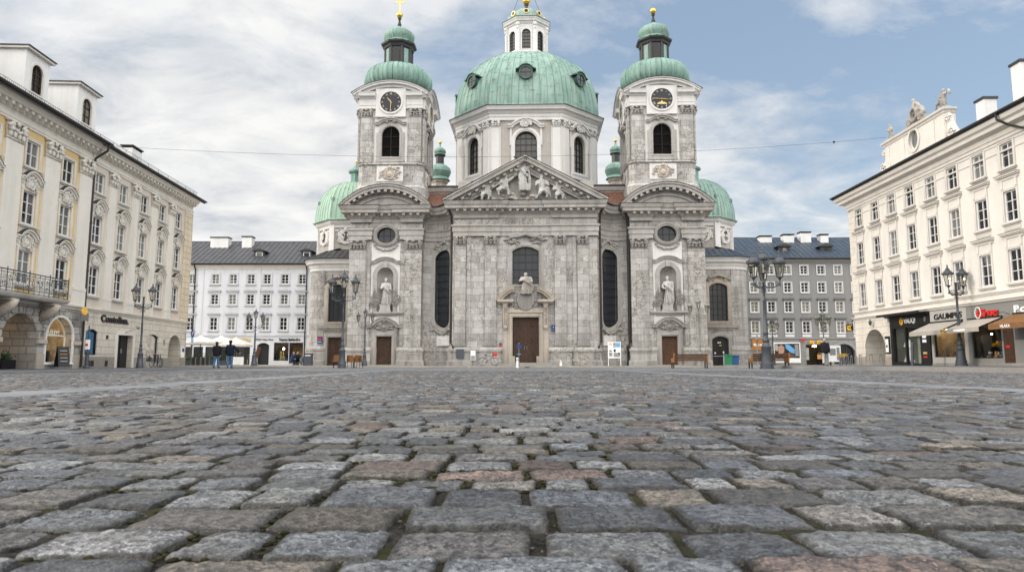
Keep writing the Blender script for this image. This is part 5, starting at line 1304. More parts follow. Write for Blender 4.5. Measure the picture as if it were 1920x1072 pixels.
    w = MB(); w.sweep(octo(a_), [(0, 14.2), (.12, 14.24), (.12, 14.5), (.2, 14.56), (.32, 14.7), (.36, 14.85), (.42, 15.0), (-.3, 15.1)], closed=True); w.sweep(octo(a_), [(0, 13.85), (.07, 13.88), (.07, 14.02), (0, 14.05)], closed=True); w.sweep(octo(a_), [(0, 11.75), (.07, 11.78), (.07, 11.92), (0, 11.95)], closed=True); w.build('drum_cornice', M['chwhite'], d)
    def rf(t, z):
        u = ((t + pi / 2 + pi / 8) % (pi / 4)) - pi / 8; k = ((u / (pi / 4)) + .5) * 6 % 1.0
        return (.6 / cos(u) + .41) * (1 + (.009 if min(k, 1 - k) < .07 else 0) + (.016 if abs(abs(u) - pi / 8) < .03 else 0))
    prof = [(4.06, 15.0), (3.86, 15.12)] + [(.75 + 3.02 * cos(pi / 2 * i / 16) ** .8, 15.15 + 4.35 * sin(pi / 2 * i / 16)) for i in range(17)]
    sdm = MB().lathe(prof, 8 * 48, rf=rf, a0=-pi / 2 - pi / 8); n_ = len(sdm.f); sdm.merge(meridians(prof[1:], rf, [-pi / 2 - pi / 8 + 2 * pi * k / 48 for k in range(48)], .012, 1.0005)); two_tone(sdm.build('side_dome', M['coppale' if s < 0 else 'copper'], d, angle=25), n_, M['seam'])
    ln = MB(); ln.lathe([(.95, 19.5), (.75, 19.7), (.62, 19.75), (.62, 20.7), (.85, 20.78), (.9, 20.95), (.5, 21.2), (.2, 21.6), (.1, 21.9)], 8); ln.build('dome_lantern', M['copper2'], d)
    MB().ball((0, 0, 22.05), .16, 10, 8).build('gilt_ball', M['gold'], d, True)
    for k in (0, 1, 2, 6, 7):
        MB().cbox((0, 0, 0), (.3, .5, .32)).moved(0, -3.6, 17.2).build('dome_hatch', M['copper2'], d, rz=k * pi / 4 + pi / 8)
    # small stair turret farther back
    t = MB(); t.lathe([(1.05, 14), (1.05, 22.2), (1.2, 22.3), (1.32, 22.6), (1.32, 22.7)], 8, a0=R(22.5)); t_ = t.build('stair_turret', M['warmstone'], church, loc=(s * 10.85, 22, 3.6)); t_.scale = (.84, .84, .84)
    def seams(tt, z): k = (tt * 20 / (2 * pi)) % 1; return 1 + (.03 if k < .15 else 0)
    MB().lathe([(1.5, 22.7), (1.32, 22.95), (1.22, 23.15), (1.45, 23.5), (1.62, 24.0), (1.5, 24.5), (1.1, 24.9), (.72, 25.1)], 60, rf=seams).build('onion_dome', M['copper2'], t_, angle=30)
    MB().lathe([(.72, 25.05), (.62, 25.1), (.62, 26.3), (.82, 26.4), (.85, 26.55)], 8, a0=R(22.5)).build('lantern', M['roofwall'], t_)
    MB().lathe([(.85, 26.55), (.72, 26.7), (.86, 27.0), (.8, 27.3), (.45, 27.65), (.16, 27.85), (.08, 28.3)], 40, rf=seams).build('onion_cap', M['copper2'], t_, angle=30)
    MB().ball((0, 0, 28.5), .26, 12, 8).build('gilt_ball', M['gold'], t_, True)
for s in (-1, 1): build_wing(s)

# the stone saints standing in the niches, and the wall-mounted signs of the church
me = robed_statue(101, .06, 'chest', 'low', .019); me.materials.append(M['marble'])
def on_church(x, y, z): return (CHX + x * cos(CHR) - y * sin(CHR), CHY + x * sin(CHR) + y * cos(CHR), z)
def saint(me, x, label, rz=0, sc=1.32):
    o = thing('stone_statue', label, 'statue', on_church(x, .26, 4.86), rz + CHR)
    b = link('figure', me, o, (0, 0, .62)); b.scale = (sc, sc * .9, sc)
    pd = MB(); pd.box(-.52, .52, -.34, .36, 0, .16); pd.box(-.45, .45, -.30, .32, .16, .56); pd.box(-.5, .5, -.33, .35, .56, .63); pd.build('pedestal', M['marble'], o)
saint(me, -TX, 'pale bearded stone saint with hand on chest in the left tower niche')
me = robed_statue(202, .14, 'low', 'down', .019); me.materials.append(M['marble'])
saint(me, TX, 'weathered stone saint leaning to one side in the right tower niche', R(-14), 1.36)
def wall_sign(name, label, cat, x, y, z, w, h, m, txt=None, tm='signwhite', tsz=.16, d=.03):
    o = thing(name, label, cat, on_church(x - CHX, y - CHY, z), CHR); MB().box(-w / 2, w / 2, -d, 0, -h / 2, h / 2).build('panel', M[m], o)
    for i, (t, dx, dz, sz, mm) in enumerate(txt or []): text(t, sz, M[mm], o, (dx, -d - .004, dz), 'lettering', .002)
    return o
wall_sign('information_plate', 'small blue plate with white marks to the right of the main door', 'sign', CHX + 2.43, CHY - 1.68, 3.3, .5, .52, 'blue', [('ii', -.12, .0, .22, 'signwhite'), ('----', -.2, -.2, .14, 'signwhite')])
o = wall_sign('parking_plate', 'little blue and red plates on the wall left of the main door', 'sign', CHX - 2.15, CHY - 1.68, 1.95, .2, .17, 'blue'); MB().box(-.11, .11, -.035, 0, -.28, -.11).build('lower_plate', M['red'], o)
wall_sign('street_plate', 'light blue street name plate on the left chapel wing', 'sign', CHX - 19.1, CHY + 2.86, 3.55, .36, .17, 'bluelight', [('Gasse', -.15, -.04, .11, 'signwhite')])
o = wall_sign('defibrillator_box', 'red and blue box under the street plate of the left chapel wing', 'sign', CHX - 19.12, CHY + 2.86, 2.45, .46, .62, 'blue', [], d=.12); MB().box(-.17, .17, -.13, -.12, -.02, .2).build('panel_front', M['red'], o); MB().box(-.17, .17, -.13, -.12, -.24, -.1).build('panel_label', M['bluelight'], o)
wall_sign('notice_case', 'grey glazed notice case at the foot of the church left of the door', 'notice case', CHX - 5.55, CHY - 2.06, 1.12, .66, .78, 'greybin', [], d=.08)
o = wall_sign('white_notice', 'white two-part notice on the plinth beside the grey notice case', 'notice', CHX - 4.45, CHY - 2.10, .98, .42, .80, 'signwhite', [], d=.05); MB().box(-.17, .17, -.056, -.05, -.36, -.02).build('print', M['steel'], o)
o = wall_sign('stone_tablet', 'pale grey tablet on the plinth right of the left hollow bay', 'tablet', CHX - 6.05, CHY - 2.05, 1.25, .1, .6, 'steel', [], d=.03)
# ------------------------------------------------------------------ town houses round the square
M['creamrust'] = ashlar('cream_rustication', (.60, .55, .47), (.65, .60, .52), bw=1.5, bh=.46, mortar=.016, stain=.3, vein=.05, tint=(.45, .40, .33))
M['palacerust'] = ashlar('warm_white_rustication', (.68, .63, .555), (.71, .665, .59), bw=1.7, bh=.52, mortar=.012, stain=.12, vein=.02, tint=(.62, .56, .48))
M['yellowquoin'] = ashlar('yellow_quoins', (.62, .54, .41), (.66, .575, .44), bw=3.0, bh=.5, mortar=.018, stain=.25, vein=.05, tint=(.46, .36, .22))
M['greyrust'] = ashlar('grey_rustication', (.26, .255, .25), (.30, .295, .29), bw=1.2, bh=.5, mortar=.02, stain=.2, vein=.05, tint=(.24, .235, .23))

def win_with_trim(w, h, cols, rows, frame, pane, trim, hood=None, hoodm=None, carve=None, parent=None, sill=True, sw=.14, hood_dz=.35, hood_w=None, fw=.07, mw=.04, band=None):
    """one house window as a part: frame > pane, surround, sill, hood, carved panel; origin at its bottom centre"""
    f = frame_mb(w, h, 0, 0, cols, rows, fw, mw, .10).build('window', M[frame], parent)
    pane_mb(w, h, 0, 0, .13).build('pane', M[pane], f)
    su = MB(); su.ring(outline(w, h, 0, sw), outline(w, h, 0, 0), -.05, .01); su.ring(outline(w, h, 0, sw * .95), outline(w, h, 0, sw * .6), -.075, -.045)
    su.build('surround', M[trim], f)
    if sill: MB().box(-w / 2 - sw - .06, w / 2 + sw + .06, -.17, .0, -.15, -.06).box(-w / 2 - sw, w / 2 + sw, -.10, .0, -.22, -.15).build('sill', M[trim], f)
    hw = (hood_w or w + 2 * sw + .35)
    if hood == 'straight':
        z = h + hood_dz; k = MB(); k.box(-hw / 2 + .1, hw / 2 - .1, -.10, 0, z - .14, z).box(-hw / 2 + .04, hw / 2 - .04, -.2, 0, z, z + .07).box(-hw / 2, hw / 2, -.28, 0, z + .07, z + .15)
        k.box(-w / 2 - sw, w / 2 + sw, -.04, 0, h + sw, z - .14)
        for q in (-1, 1): k.box(q * (w / 2 + sw * .4) - .09, q * (w / 2 + sw * .4) + .09, -.09, 0, h + sw + .02, z - .14)
        k.build('hood', M[hoodm or trim], f); MB().box(-hw / 2 - .01, hw / 2 + .01, -.30, 0, z + .15, z + .172).build('hood_flashing', M['roofwall'], f)
    if hood == 'curved':
        z = h + hood_dz; pth = [(x, q + z) for x, q in hood_curve(hw, .40, .2)]; k = MB(); k.band(pth, -.12, .0, -.15, 0); k.band(pth, 0, .09, -.25, 0)
        k.prism([(-hw / 2 + .12, h + sw), (hw / 2 - .12, h + sw)] + [(x * .88, q - .1) for x, q in reversed(pth)], -.035, .0)
        for q in (-1, 1): k.tube(spiral(q * (hw / 2 - .2), z - .25, .13, 1.2, 0, q, -.06), .035, 5)
        k.build('hood', M[hoodm or trim], f); MB().band(pth, .09, .12, -.27, 0).build('hood_flashing', M['roofwall'], f)
    if carve is not None: carving(w * .85, hood_dz * 1.15, carve, True, -.07, .035).build('carved_panel', M[trim], f, True, loc=(0, -.03, h + sw + hood_dz * .42))
    if band is not None: MB().box(-w / 2 - sw, w / 2 + sw, -.04, .0, -band, -.22).build('apron', M[trim], f)
    return f
def house_shell(mb, x0, x1, depth, z1):
    """side and back walls so that the house is a closed block"""
    mb.poly([(x0, 0, -.05), (x0, depth, -.05), (x0, depth, z1), (x0, 0, z1)]); mb.poly([(x1, 0, -.05), (x1, depth, -.05), (x1, depth, z1), (x1, 0, z1)]); mb.poly([(x0, depth, -.05), (x1, depth, -.05), (x1, depth, z1), (x0, depth, z1)])
    return mb
def pitched_roof(x0, x1, over, z, depth, rise, hipl=0, hipr=0, seam=.6, gut=True, mat='roofmetal', parent=None):
    """roof of one slope each side with standing seams; eave at y=-over"""
    ym = depth / 2; r = MB(); a = (x0 - (over * .3 if hipl == 0 else over), -over, z); b = (x1 + (over * .3 if hipr == 0 else over), -over, z)
    c = (x1 - hipr, ym, z + rise); d = (x0 + hipl, ym, z + rise); e = (b[0], depth + over, z); f = (a[0], depth + over, z)
    r.add([a, b, c, d, e, f], [(0, 1, 2, 3), (5, 3, 2, 4), (0, 3, 5), (1, 4, 2)])
    r.box(a[0], b[0], -over + .02, -over + .14, z - .16, z - .02)
    n = int((b[0] - a[0]) / seam)
    for i in range(1, n):
        x = a[0] + (b[0] - a[0]) * i / n; t = 1.0
        if hipl and x < d[0]: t = (x - a[0]) / (d[0] - a[0])
        if hipr and x > c[0]: t = (b[0] - x) / (b[0] - c[0])
        r.tube([(x, -over, z + .02), (x, -over + (ym + over) * t, z + rise * t + .02)], .028, 4)
    r.tube([d, c], .07, 6)
    o = r.build('roof', M[mat], parent)
    if gut: MB().tube([(a[0] - .02, -over - .06, z - .02), (b[0] + .02, -over - .06, z - .02)], .085, 8).build('gutter', M['pipe'], o)
    return o
def chimney(parent, x, y, z0, z1, w, d, cap='roofwall', m='white', pots=True):
    c = MB().box(x - w / 2, x + w / 2, y - d / 2, y + d / 2, z0, z1).build('chimney', M[m], parent)
    k = MB(); n = max(2, int(w / .35))
    if pots:
        for i in range(n + 1):
            xx = x - w / 2 + .06 + (w - .12) * i / n
            for yy in (y - d / 2 + .06, y + d / 2 - .06): k.cbox((xx, yy, z1 + .07), (.1, .1, .14))
    k.box(x - w / 2 - .08, x + w / 2 + .08, y - d / 2 - .08, y + d / 2 + .08, z1 + .14 if pots else z1, z1 + .22 if pots else z1 + .14); k.build('chimney_cap', M[cap], c); return c
def shop_room(parent, x0, x1, z0, z1, depth, m, name='shop_interior'):
    r = MB(); r.add([(x0, .14, z0), (x1, .14, z0), (x1, depth, z0), (x0, depth, z0), (x0, .14, z1), (x1, .14, z1), (x1, depth, z1), (x0, depth, z1)], [(0, 1, 2, 3), (4, 5, 6, 7), (3, 2, 6, 7), (0, 3, 7, 4), (1, 2, 6, 5)])
    return r.build(name, M[m], parent)
def goods(parent, x0, x1, z, y0, y1, n, seed, cols, hmax=.5):
    n = int(n * 1.5)
    """goods set out behind the glass"""
    rn = random.Random(seed); by = {}
    for i in range(n):
        c = rn.choice(cols); mb = by.setdefault(c, MB()); x = rn.uniform(x0, x1); y = rn.uniform(y0, y1); h = rn.uniform(.1, hmax); w = rn.uniform(.06, .22)
        k = rn.random()
        if k < .45: mb.box(x - w / 2, x + w / 2, y - w / 3, y + w / 3, z, z + h)
        elif k < .75: mb.lathe([(w * .4, z), (w * .5, z + h * .3), (w * .35, z + h * .7), (w * .16, z + h * .8), (w * .16, z + h)], 10, x, y)
        else: mb.ball((x, y, z + w * .5), w * .5, 8, 6)
    for c, mb in by.items(): tag(mb.build('shop_goods', M[c], parent), kind='stuff')
def bulbs(parent, pts, r=.06):
    for p in pts: MB().ball(p, r, 8, 6).build('light_bulb', M['bulb'], parent)

# ---- left row: cream house with the black sign, and the yellow house with the balcony
LDIR = atan2(1, -.05)
def left_at(Y): return -27.3 - .05 * (Y - 57)
def entablature(parent, x0, x1, m, z=12.95, over=.72, dz=.5):
    P = [(x0, 0), (x1, 0)]; e = MB(); e.sweep(P, [(0, z), (.06, z), (.06, z + .12), (.1, z + .14), (.1, z + .3), (.03, z + .34), (.03, z + .55), (.12, z + .6), (.12, z + .8), (.5, z + .86), (.56, z + .98), (over - .06, z + 1.05), (over, z + 1.2), (0, z + 1.24)])
    modillions(e, P, dz, .2, .12, .46, z + .66, z + .84); return e.build('cornice', M[m], parent)

def build_cream():
    Y0 = 42.1; b = thing('cream_house', 'cream baroque corner house with black lettering over a dark doorway', 'building', (left_at(Y0), Y0, 0), LDIR)
    W_ = 15.2; cols = [.95, 3.92, 6.9, 9.76, 12.62]; rows = [(11.22, 1.26), (7.92, 1.70), (4.62, 1.78)]
    ops = [dict(x=x, z=z, w=1.08, h=h, reveal=.2) for x in cols for z, h in rows]
    w = wall(0, W_, 3.7, 13.0, ops); house_shell(w, 0, W_, 11, 14.2); w.build('wall', M['pinkcream'], b)
    wins = []
    for r, (z, h) in enumerate(rows):
        p = win_with_trim(1.08, h, 2, 2 if r == 0 else 3, 'winwhite', 'panecurt', 'creamwhite', None if r == 0 else 'curved', 'creamwhite', None if r == 0 else 100 + r, b, hood_dz=.62, band=.42 if r == 0 else None, sw=.11)
        p.location = (cols[0], 0, z)
        for x in cols[1:]: copy_tree(p, b, (x, 0, z))
    for x in (2.43, 5.4, 8.33, 11.2):
        p = MB().box(x - .46, x + .46, -.11, .01, 4.55, 12.0).box(x - .52, x + .52, -.15, .01, 3.78, 4.35).box(x - .5, x + .5, -.17, .01, 4.35, 4.55).build('pilaster', M['creamwhite'], b)
        capital_mb(.9, .95, .11).build('capital', M['creamwhite'], p, True, loc=(x, 0, 12.0))
    MB().box(13.75, W_ + .03, -.08, .02, 3.78, 12.95).build('quoin_strip', M['yellowquoin'], b)
    MB().poly([(W_ + .012, .3, 3.75), (W_ + .012, 10.9, 3.75), (W_ + .012, 10.9, 12.95), (W_ + .012, .3, 12.95)]).build('end_wall', M['cream'], b)
    entablature(b, 0, W_, 'creamwhite')
    MB().sweep([(0, 0), (W_, 0), (W_, 6)], [(0, 3.52), (.07, 3.54), (.1, 3.62), (.18, 3.68), (.2, 3.76), (0, 3.8)]).build('string_course', M['creamwhite'], b)
    # ground floor
    g_ops = [dict(x=1.18, z=.85, w=1.38, h=1.62, rise=.2, reveal=.25), dict(x=5.3, z=0.02, w=2.0, h=2.22, reveal=.38), dict(x=9.35, z=.45, w=1.85, h=2.02, rise=.22, reveal=.3), dict(x=13.1, z=.02, w=2.15, h=2.55, rise=1.05, reveal=1.7)]
    g = wall(0, W_, 0, 3.6, g_ops, y=-.02); g.poly([(W_ + .02, -.02, 0), (W_ + .02, 11, 0), (W_ + .02, 11, 3.6), (W_ + .02, -.02, 3.6)]); g.build('ground_floor_wall', M['creamrust'], b)
    for a, c in ((0, 4.0), (6.6, 8.42), (10.28, 12.02), (14.18, W_)): MB().box(a, c, -.06, -.0, 0, .74).build('plinth', M['plinth'], b)
    MB().box(W_ + .0, W_ + .06, -.04, 10, 0, .74).build('plinth', M['plinth'], b)
    for x in (.95, 1.35, 3.0): MB().box(x - .17, x + .17, -.075, -.055, .14, .5).build('cellar_grille', M['black'], b)
    MB().prism(outline(1.38, 1.62, .2), .2, .22).build('poster_board', M['bluelight'], b, loc=(1.18, 0, .85)); f = frame_mb(1.38, 1.62, .2, 0, 1, 1, .06, .03, .1).build('shop_window', M['black'], b, loc=(1.18, 0, .85)); pane_mb(1.38, 1.62, .2, 0, .13).build('pane', M['shopglass'], f)
    pp = MB(); pp.box(-.1, .35, .17, .19, .35, .95); pp.box(-.62, -.45, .17, .19, .1, .42); pp.box(-.38, -.22, .17, .19, .1, .38); pp.build('poster', M['navy'], b, loc=(1.0, 0, .85))
    fr = MB(); fr.ring(outline(2.0, 2.22, 0, .26), outline(2.0, 2.22, 0, 0), -.08, .0); fr.build('door_frame', M['creamwhite'], b, loc=(5.3, 0, .02))
    d = MB().box(-1, 1, .3, .36, 0, 2.22).box(-.02, .02, .26, .3, 0, 2.2).build('door', M['black'], b, loc=(5.3, 0, .02)); MB().box(-.78, -.52, .26, .3, .82, .88).build('door_handle', M['gold'], d); MB().box(-.02, .26, .27, .295, 1.0, 1.3).build('door_notice', M['steel'], d)
    r = shop_room(b, 8.5, 10.25, .45, 2.5, 1.6, 'shopwarm'); f = frame_mb(1.85, 2.02, .22, 0, 1, 1, .05, .03, .12).build('shop_window', M['black'], b, loc=(9.35, 0, .45)); pane_mb(1.85, 2.02, .22, 0, .14).build('pane', M['shopglass'], f)
    bulbs(b, [(8.9, .9, 1.75), (8.75, .8, .95)], .09)
    MB().add([(12.02, 1.65, 0), (14.18, 1.65, 0), (14.18, 1.65, 2.6), (12.02, 1.65, 2.6)], [(0, 1, 2, 3)]).build('passage_back', M['greypl'], b)
    text('Contolinn.', .62, M['black'], b, (2.05, -.05, 3.02), 'sign_lettering', .04, 0, .022, 3.5)
    la = MB(); la.tube([(5.1, -.06, 2.45), (5.25, -.55, 2.62), (5.35, -.62, 2.75)], .03, 6).lathe([(.06, 0), (.1, .05), (.16, .3)], 10).build('sign_lamp', M['black'], b) if False else MB().tube([(5.15, -.02, 2.42), (5.4, -.45, 2.62), (5.7, -.6, 2.78)], .035, 6).ball((5.78, -.62, 2.82), (.13, .13, .12), 8, 6).build('sign_lamp', M['steel'], b)
    MB().box(2.85, 3.1, -.05, -.02, 1.92, 2.16).build('wall_plaque', M['black'], b); MB().box(11.1, 11.35, -.045, -.02, 1.75, 2.15).build('wall_plaque', M['steel'], b)
    o = MB().box(14.35, 14.85, -.09, -.02, .8, 1.6).build('notice_board', M['signwhite'], b); MB().box(14.4, 14.8, -.1, -.088, 1.25, 1.55).build('print', M['blue'], o)
    for z, rr, mm in ((2.78, .33, 'blue'), (2.25, .24, 'bluelight')):   # round traffic signs bracketed to the corner
        s = MB(); n = 20; s.prism([(15.05 + rr * cos(2 * pi * i / n), z + rr * sin(2 * pi * i / n)) for i in range(n)], -.62, -.59); s.tube([(15.05, -.6, z), (15.05, 0, z)], .02, 6); so = s.build('traffic_sign', M[mm], b)
        k = MB(); k.band([(14.9, z - .14), (15.0, z), (15.18, z + .2)], -.03, .03, -.63, -.62); k.build('sign_mark', M['signwhite'], so)
    rf = pitched_roof(-.02, W_, .76, 14.2, 11, 2.3, 0, 3, .6, parent=b); chimney(rf, 8.4, 1.9, 14, 16.35, 1.5, .8)
    rl = MB(); zz = 14.62
    for x in np.arange(0, W_, .16): rl.tube([(x, -.35, 14.4), (x, -.35, zz + .18)], .009 if (round(x / .16) % 10) else .02, 4)
    rl.tube([(0, -.35, zz + .18), (W_, -.35, zz + .18)], .012, 4); rl.build('snow_rail', M['lead'], rf)
    p = MB().tube([(-.05, -.98, 14.1), (-.05, -.9, 13.7), (-.05, -.2, 13.2), (-.05, -.16, 12.8), (-.05, -.16, .1)], .07, 8)
    for z in (1, 3.2, 6, 9, 12): p.tube([(-.05, -.16, z), (-.05, -.16, z + .08)], .09, 8)
    p.build('rain_pipe', M['pipe'], b)
    return b
build_cream()

def build_yellow():
    Y0 = 22.1; W_ = 19.97; b = thing('yellow_house', 'yellow and white baroque house with iron balcony and stone arches', 'building', (left_at(Y0), Y0, 0), LDIR)
    cols = [17.56, 14.3, 11.05, 7.8, 4.55, 1.5]; rows = [(10.95, 1.42), (7.8, 1.78), (4.55, 1.82)]
    ops = [dict(x=x, z=z, w=1.12, h=h, reveal=.2) for x in cols for z, h in rows]
    w = wall(0, W_, 3.7, 13.0, ops); house_shell(w, 0, W_, 12, 14.2); w.build('wall', M['yellow'], b)
    for r, (z, h) in enumerate(rows):
        p = win_with_trim(1.12, h, 2, 2 if r == 0 else 3, 'winwhite', 'pane', 'creamwhite', None if r == 0 else 'curved', 'creamwhite', None if r == 0 else 110 + r, b, hood_dz=.66, band=.75 if r < 2 else None, sw=.15)
        p.location = (cols[0], 0, z)
        for x in cols[1:]: copy_tree(p, b, (x, 0, z))
    for x in (19.25, 15.93, 12.67, 9.42, 6.17, 3.0):
        p = MB().box(x - .68, x + .68, -.13, .01, 4.9, 11.9).box(x - .76, x + .76, -.18, .01, 3.8, 4.7).box(x - .72, x + .72, -.2, .01, 4.7, 4.9).build('pilaster', M['creamwhite'], b)
        capital_mb(1.34, 1.02, .13).build('capital', M['creamwhite'], p, True, loc=(x, 0, 11.92))
    entablature(b, 0, W_, 'creamwhite', dz=.52)
    MB().sweep([(0, 0), (W_, 0)], [(0, 3.5), (.1, 3.54), (.14, 3.64), (.24, 3.7), (.26, 3.78), (0, 3.82)]).build('string_course', M['creamwhite'], b)
    arcs = [dict(x=17.85, z=.35, w=2.62, h=2.70, rise=1.3, reveal=.5), dict(x=14.35, z=.02, w=2.95, h=2.95, rise=1.45, reveal=2.6), dict(x=10.6, z=.02, w=2.95, h=2.95, rise=1.45, reveal=2.6), dict(x=6.8, z=.35, w=2.62, h=2.70, rise=1.3, reveal=.5), dict(x=3, z=.35, w=2.62, h=2.70, rise=1.3, reveal=.5)]
    wall(0, W_, 0, 3.6, arcs, y=-.04).build('ground_floor_wall', M['rustica'], b)
    vo = MB()
    for o in arcs:      # wedge-shaped arch stones standing a little proud
        for k in range(9):
            a0, a1 = pi * (k + .06) / 9, pi * (k + .94) / 9; r0 = o['w'] / 2 + .03; r1 = r0 + (.55 if k % 2 == 0 else .42); zc_ = o['z'] + o['h'] - o['rise']
            vo.prism([(o['x'] + r * cos(a), min(3.48, zc_ + r * sin(a))) for r, a in ((r0, a0), (r1, a0), (r1, a1), (r0, a1))], -.09, -.03)
    vo.build('arch_stones', M['rustica'], b)
    for a, c in ((15.85, 16.52), (12.1, 12.87), (8.2, 9.1), (19.2, 19.9)): MB().box(a - .05, c + .05, -.16, -.02, 1.42, 1.66).build('impost', M['warmstone'], b); MB().box(a - .03, c + .03, -.10, -.02, 0, .85).build('pier_base', M['warmstone'], b)
    for x in (17.85, 6.8, 3):
        s = shop_room(b, x - 1.3, x + 1.3, .35, 3.05, 2.2, 'shopin' if x > 10 else 'shopdark'); f = frame_mb(2.62, 2.70, 1.3, 0, 1, 1, .05, .04, .42).build('shop_window', M['winwhite'], b, loc=(x, 0, .35)); pane_mb(2.62, 2.70, 1.3, 0, .44).build('pane', M['shopglass'], f)
        MB().box(-.78, -.70, .38, .5, 0, 1.62).box(-1.3, 1.3, .38, .5, 1.56, 1.64).build('glazing_bar', M['winwhite'], f); MB().ring(outline(2.62, 2.70, 1.3, .07), outline(2.62, 2.70, 1.3, -.05), -.10, .0).box(-1.38, 1.38, -.14, .1, -.1, 0).build('window_rim', M['winwhite'], f)
        goods(s, x - 1.2, x + 1.1, .37, .6, 1.6, 14, int(x * 7), ['shopdark', 'black', 'shoppale'], 1.0)
    bulbs(b, [(17.55, .9, 2.75), (17.6, .8, 1.72)], .10)
    m = MB(); m.lathe([(.3, .36), (.34, .6), (.2, .8), (.28, 1.25), (.15, 1.45), (.08, 1.62), (.02, 1.75)], 14, 17.5, 1.0); m.build('coat_display', M['black'], b)
    text('DASLEM', .36, M['signwhite'], b, (17.0, .40, 2.0), 'sign_lettering', .004, .12, 0, 1.5)
    # passage lit by a warm lamp inside
    for x in (14.35, 10.6):
        MB().add([(x - 1.5, 2.5, 0), (x + 1.5, 2.5, 0), (x + 1.5, 2.5, 3), (x - 1.5, 2.5, 3)], [(0, 1, 2, 3)]).build('passage_back', M['shopwarm'], b)
    bulbs(b, [(14.0, 1.9, 2.5)], .10)
    tx = MB()
    for k in range(9): tx.box(13.3, 13.3 + random.uniform(.2, .55), 2.47, 2.49, 1.2 + k * .14, 1.24 + k * .14)
    tx.build('wall_writing', M['black'], b)
    # round lit sign on a bracket by the rain pipe
    n = 22; s = MB(); s.box(18.95, 19.75, -.62, -.50, 2.52, 3.0).box(18.98, 19.05, -.5, 0, 2.4, 2.5); s_ = s.build('bracket_sign', M['steel'], b, loc=(-.1, 0, .35))
    d = MB(); d.prism([(19.25 + .33 * cos(2 * pi * i / n), 3.11 + .24 * sin(2 * pi * i / n)) for i in range(n)], -.64, -.62); d.build('sign_disc', M['yellowsign'], s_); text('MARTINI', .11, M['signwhite'], s_, (19.06, -.645, 2.72 + .35), 'lettering', .003)
    # balcony with consoles and a wrought-iron railing
    bx0, bx1, bd = 8.2, 16.75, .98
    sl = MB(); sl.sweep([(bx0, 0), (bx0, -bd), (bx1, -bd), (bx1, 0)], [(-.4, 3.62), (0, 3.66), (.06, 3.74), (.1, 3.84), (.1, 3.9), (-.4, 3.9)]); sl.box(bx0, bx1, -bd, 0, 3.66, 3.88); bal = sl.build('balcony', M['stone'], b)
    for x in (8.9, 12.45, 15.95):
        c = MB(); c.tube([(x, -.9, 3.62), (x, -.75, 3.3), (x, -.35, 3.05), (x, -.02, 2.7)], [.22, .26, .3, .16], 8); c.tube(spiral(x, 3.35, .2, 1.2, 0, 1, -.9), .06, 6); c.box(x - .32, x + .32, -.92, 0, 3.52, 3.66); c.build('console', M['warmstone'], bal, True)
    ra = MB(); z0, z1 = 3.95, 5.0
    for (xa, ya), (xb, yb) in (((bx0, -.0), (bx0, -bd)), ((bx0, -bd), (bx1, -bd)), ((bx1, -bd), (bx1, 0))):
        L = sqrt((xb - xa) ** 2 + (yb - ya) ** 2); ux, uy = (xb - xa) / L, (yb - ya) / L; pt = lambda u, z: (xa + ux * u, ya + uy * u, z)
        for z in (z0, z0 + .16, z1 - .14, z1): ra.tube([pt(0, z), pt(L, z)], .02 if z < z1 else .032, 5)
        n = int(L / .42) or 1
        for i in range(n + 1): ra.tube([pt(L * i / n, z0 - .05), pt(L * i / n, z1 + (.14 if i % 4 == 0 else 0))], .014 if i % 4 else .026, 5)
        for i in range(n):
            u = L * (i + .5) / n
            for q, zz in ((1, z0 + .34), (-1, z0 + .70)):
                sp = spiral(0, 0, .17, 1.5, i, q, 0, 12); ra.tube([pt(u + a, zz + c) for a, _, c in sp], .013, 4)
            for k in range(3): ra.ball(pt(u + random.uniform(-.14, .14), z0 + random.uniform(.2, .85)), (.035, .03, .045), 5, 4)
    ra.build('iron_railing', M['iron'], bal)
    # roof with two dormers
    rf = pitched_roof(0, W_, .95, 14.2, 12, 2.4, 2, 0, .6, parent=b)
    for x in (14.7, 19.6, 9.8):
        z0, z1 = 14.3, 17.45; d = wall(x - 1.03, x + 1.03, z0, z1, [dict(x=x, z=15.3, w=.98, h=1.62, rise=.49, reveal=.2)], y=.35)
        for q in (-1, 1): d.poly([(x + q * 1.03, .35, z0), (x + q * 1.03, 4.2, z0), (x + q * 1.03, 4.2, z1), (x + q * 1.03, .35, z1)])
        do = d.build('dormer', M['white'], rf)
        lib_window(.98, 1.62, .49, 0, 2, 3, 'wood', 'pane', .05, .05, .10, do, (x, .35, 15.3)); MB().ring(outline(.98, 1.62, .49, .12), outline(.98, 1.62, .49, 0), -.03, .01).moved(x, .35, 15.3).build('dormer_surround', M['creamwhite'], do)
        MB().box(x - 1.2, x + 1.2, .15, 4.4, z1, z1 + .12).build('dormer_cornice', M['creamwhite'], do); MB().box(x - 1.26, x + 1.26, .08, 4.5, z1 + .12, z1 + .17).build('dormer_roof', M['roofwall'], do)
    rl = MB()
    for x in np.arange(0, W_, .16): rl.tube([(x, -.35, 14.4), (x, -.35, 14.8)], .009 if (round(x / .16) % 10) else .02, 4)
    rl.tube([(0, -.35, 14.8), (W_, -.35, 14.8)], .012, 4); rl.build('snow_rail', M['lead'], rf)
    return b
build_yellow()

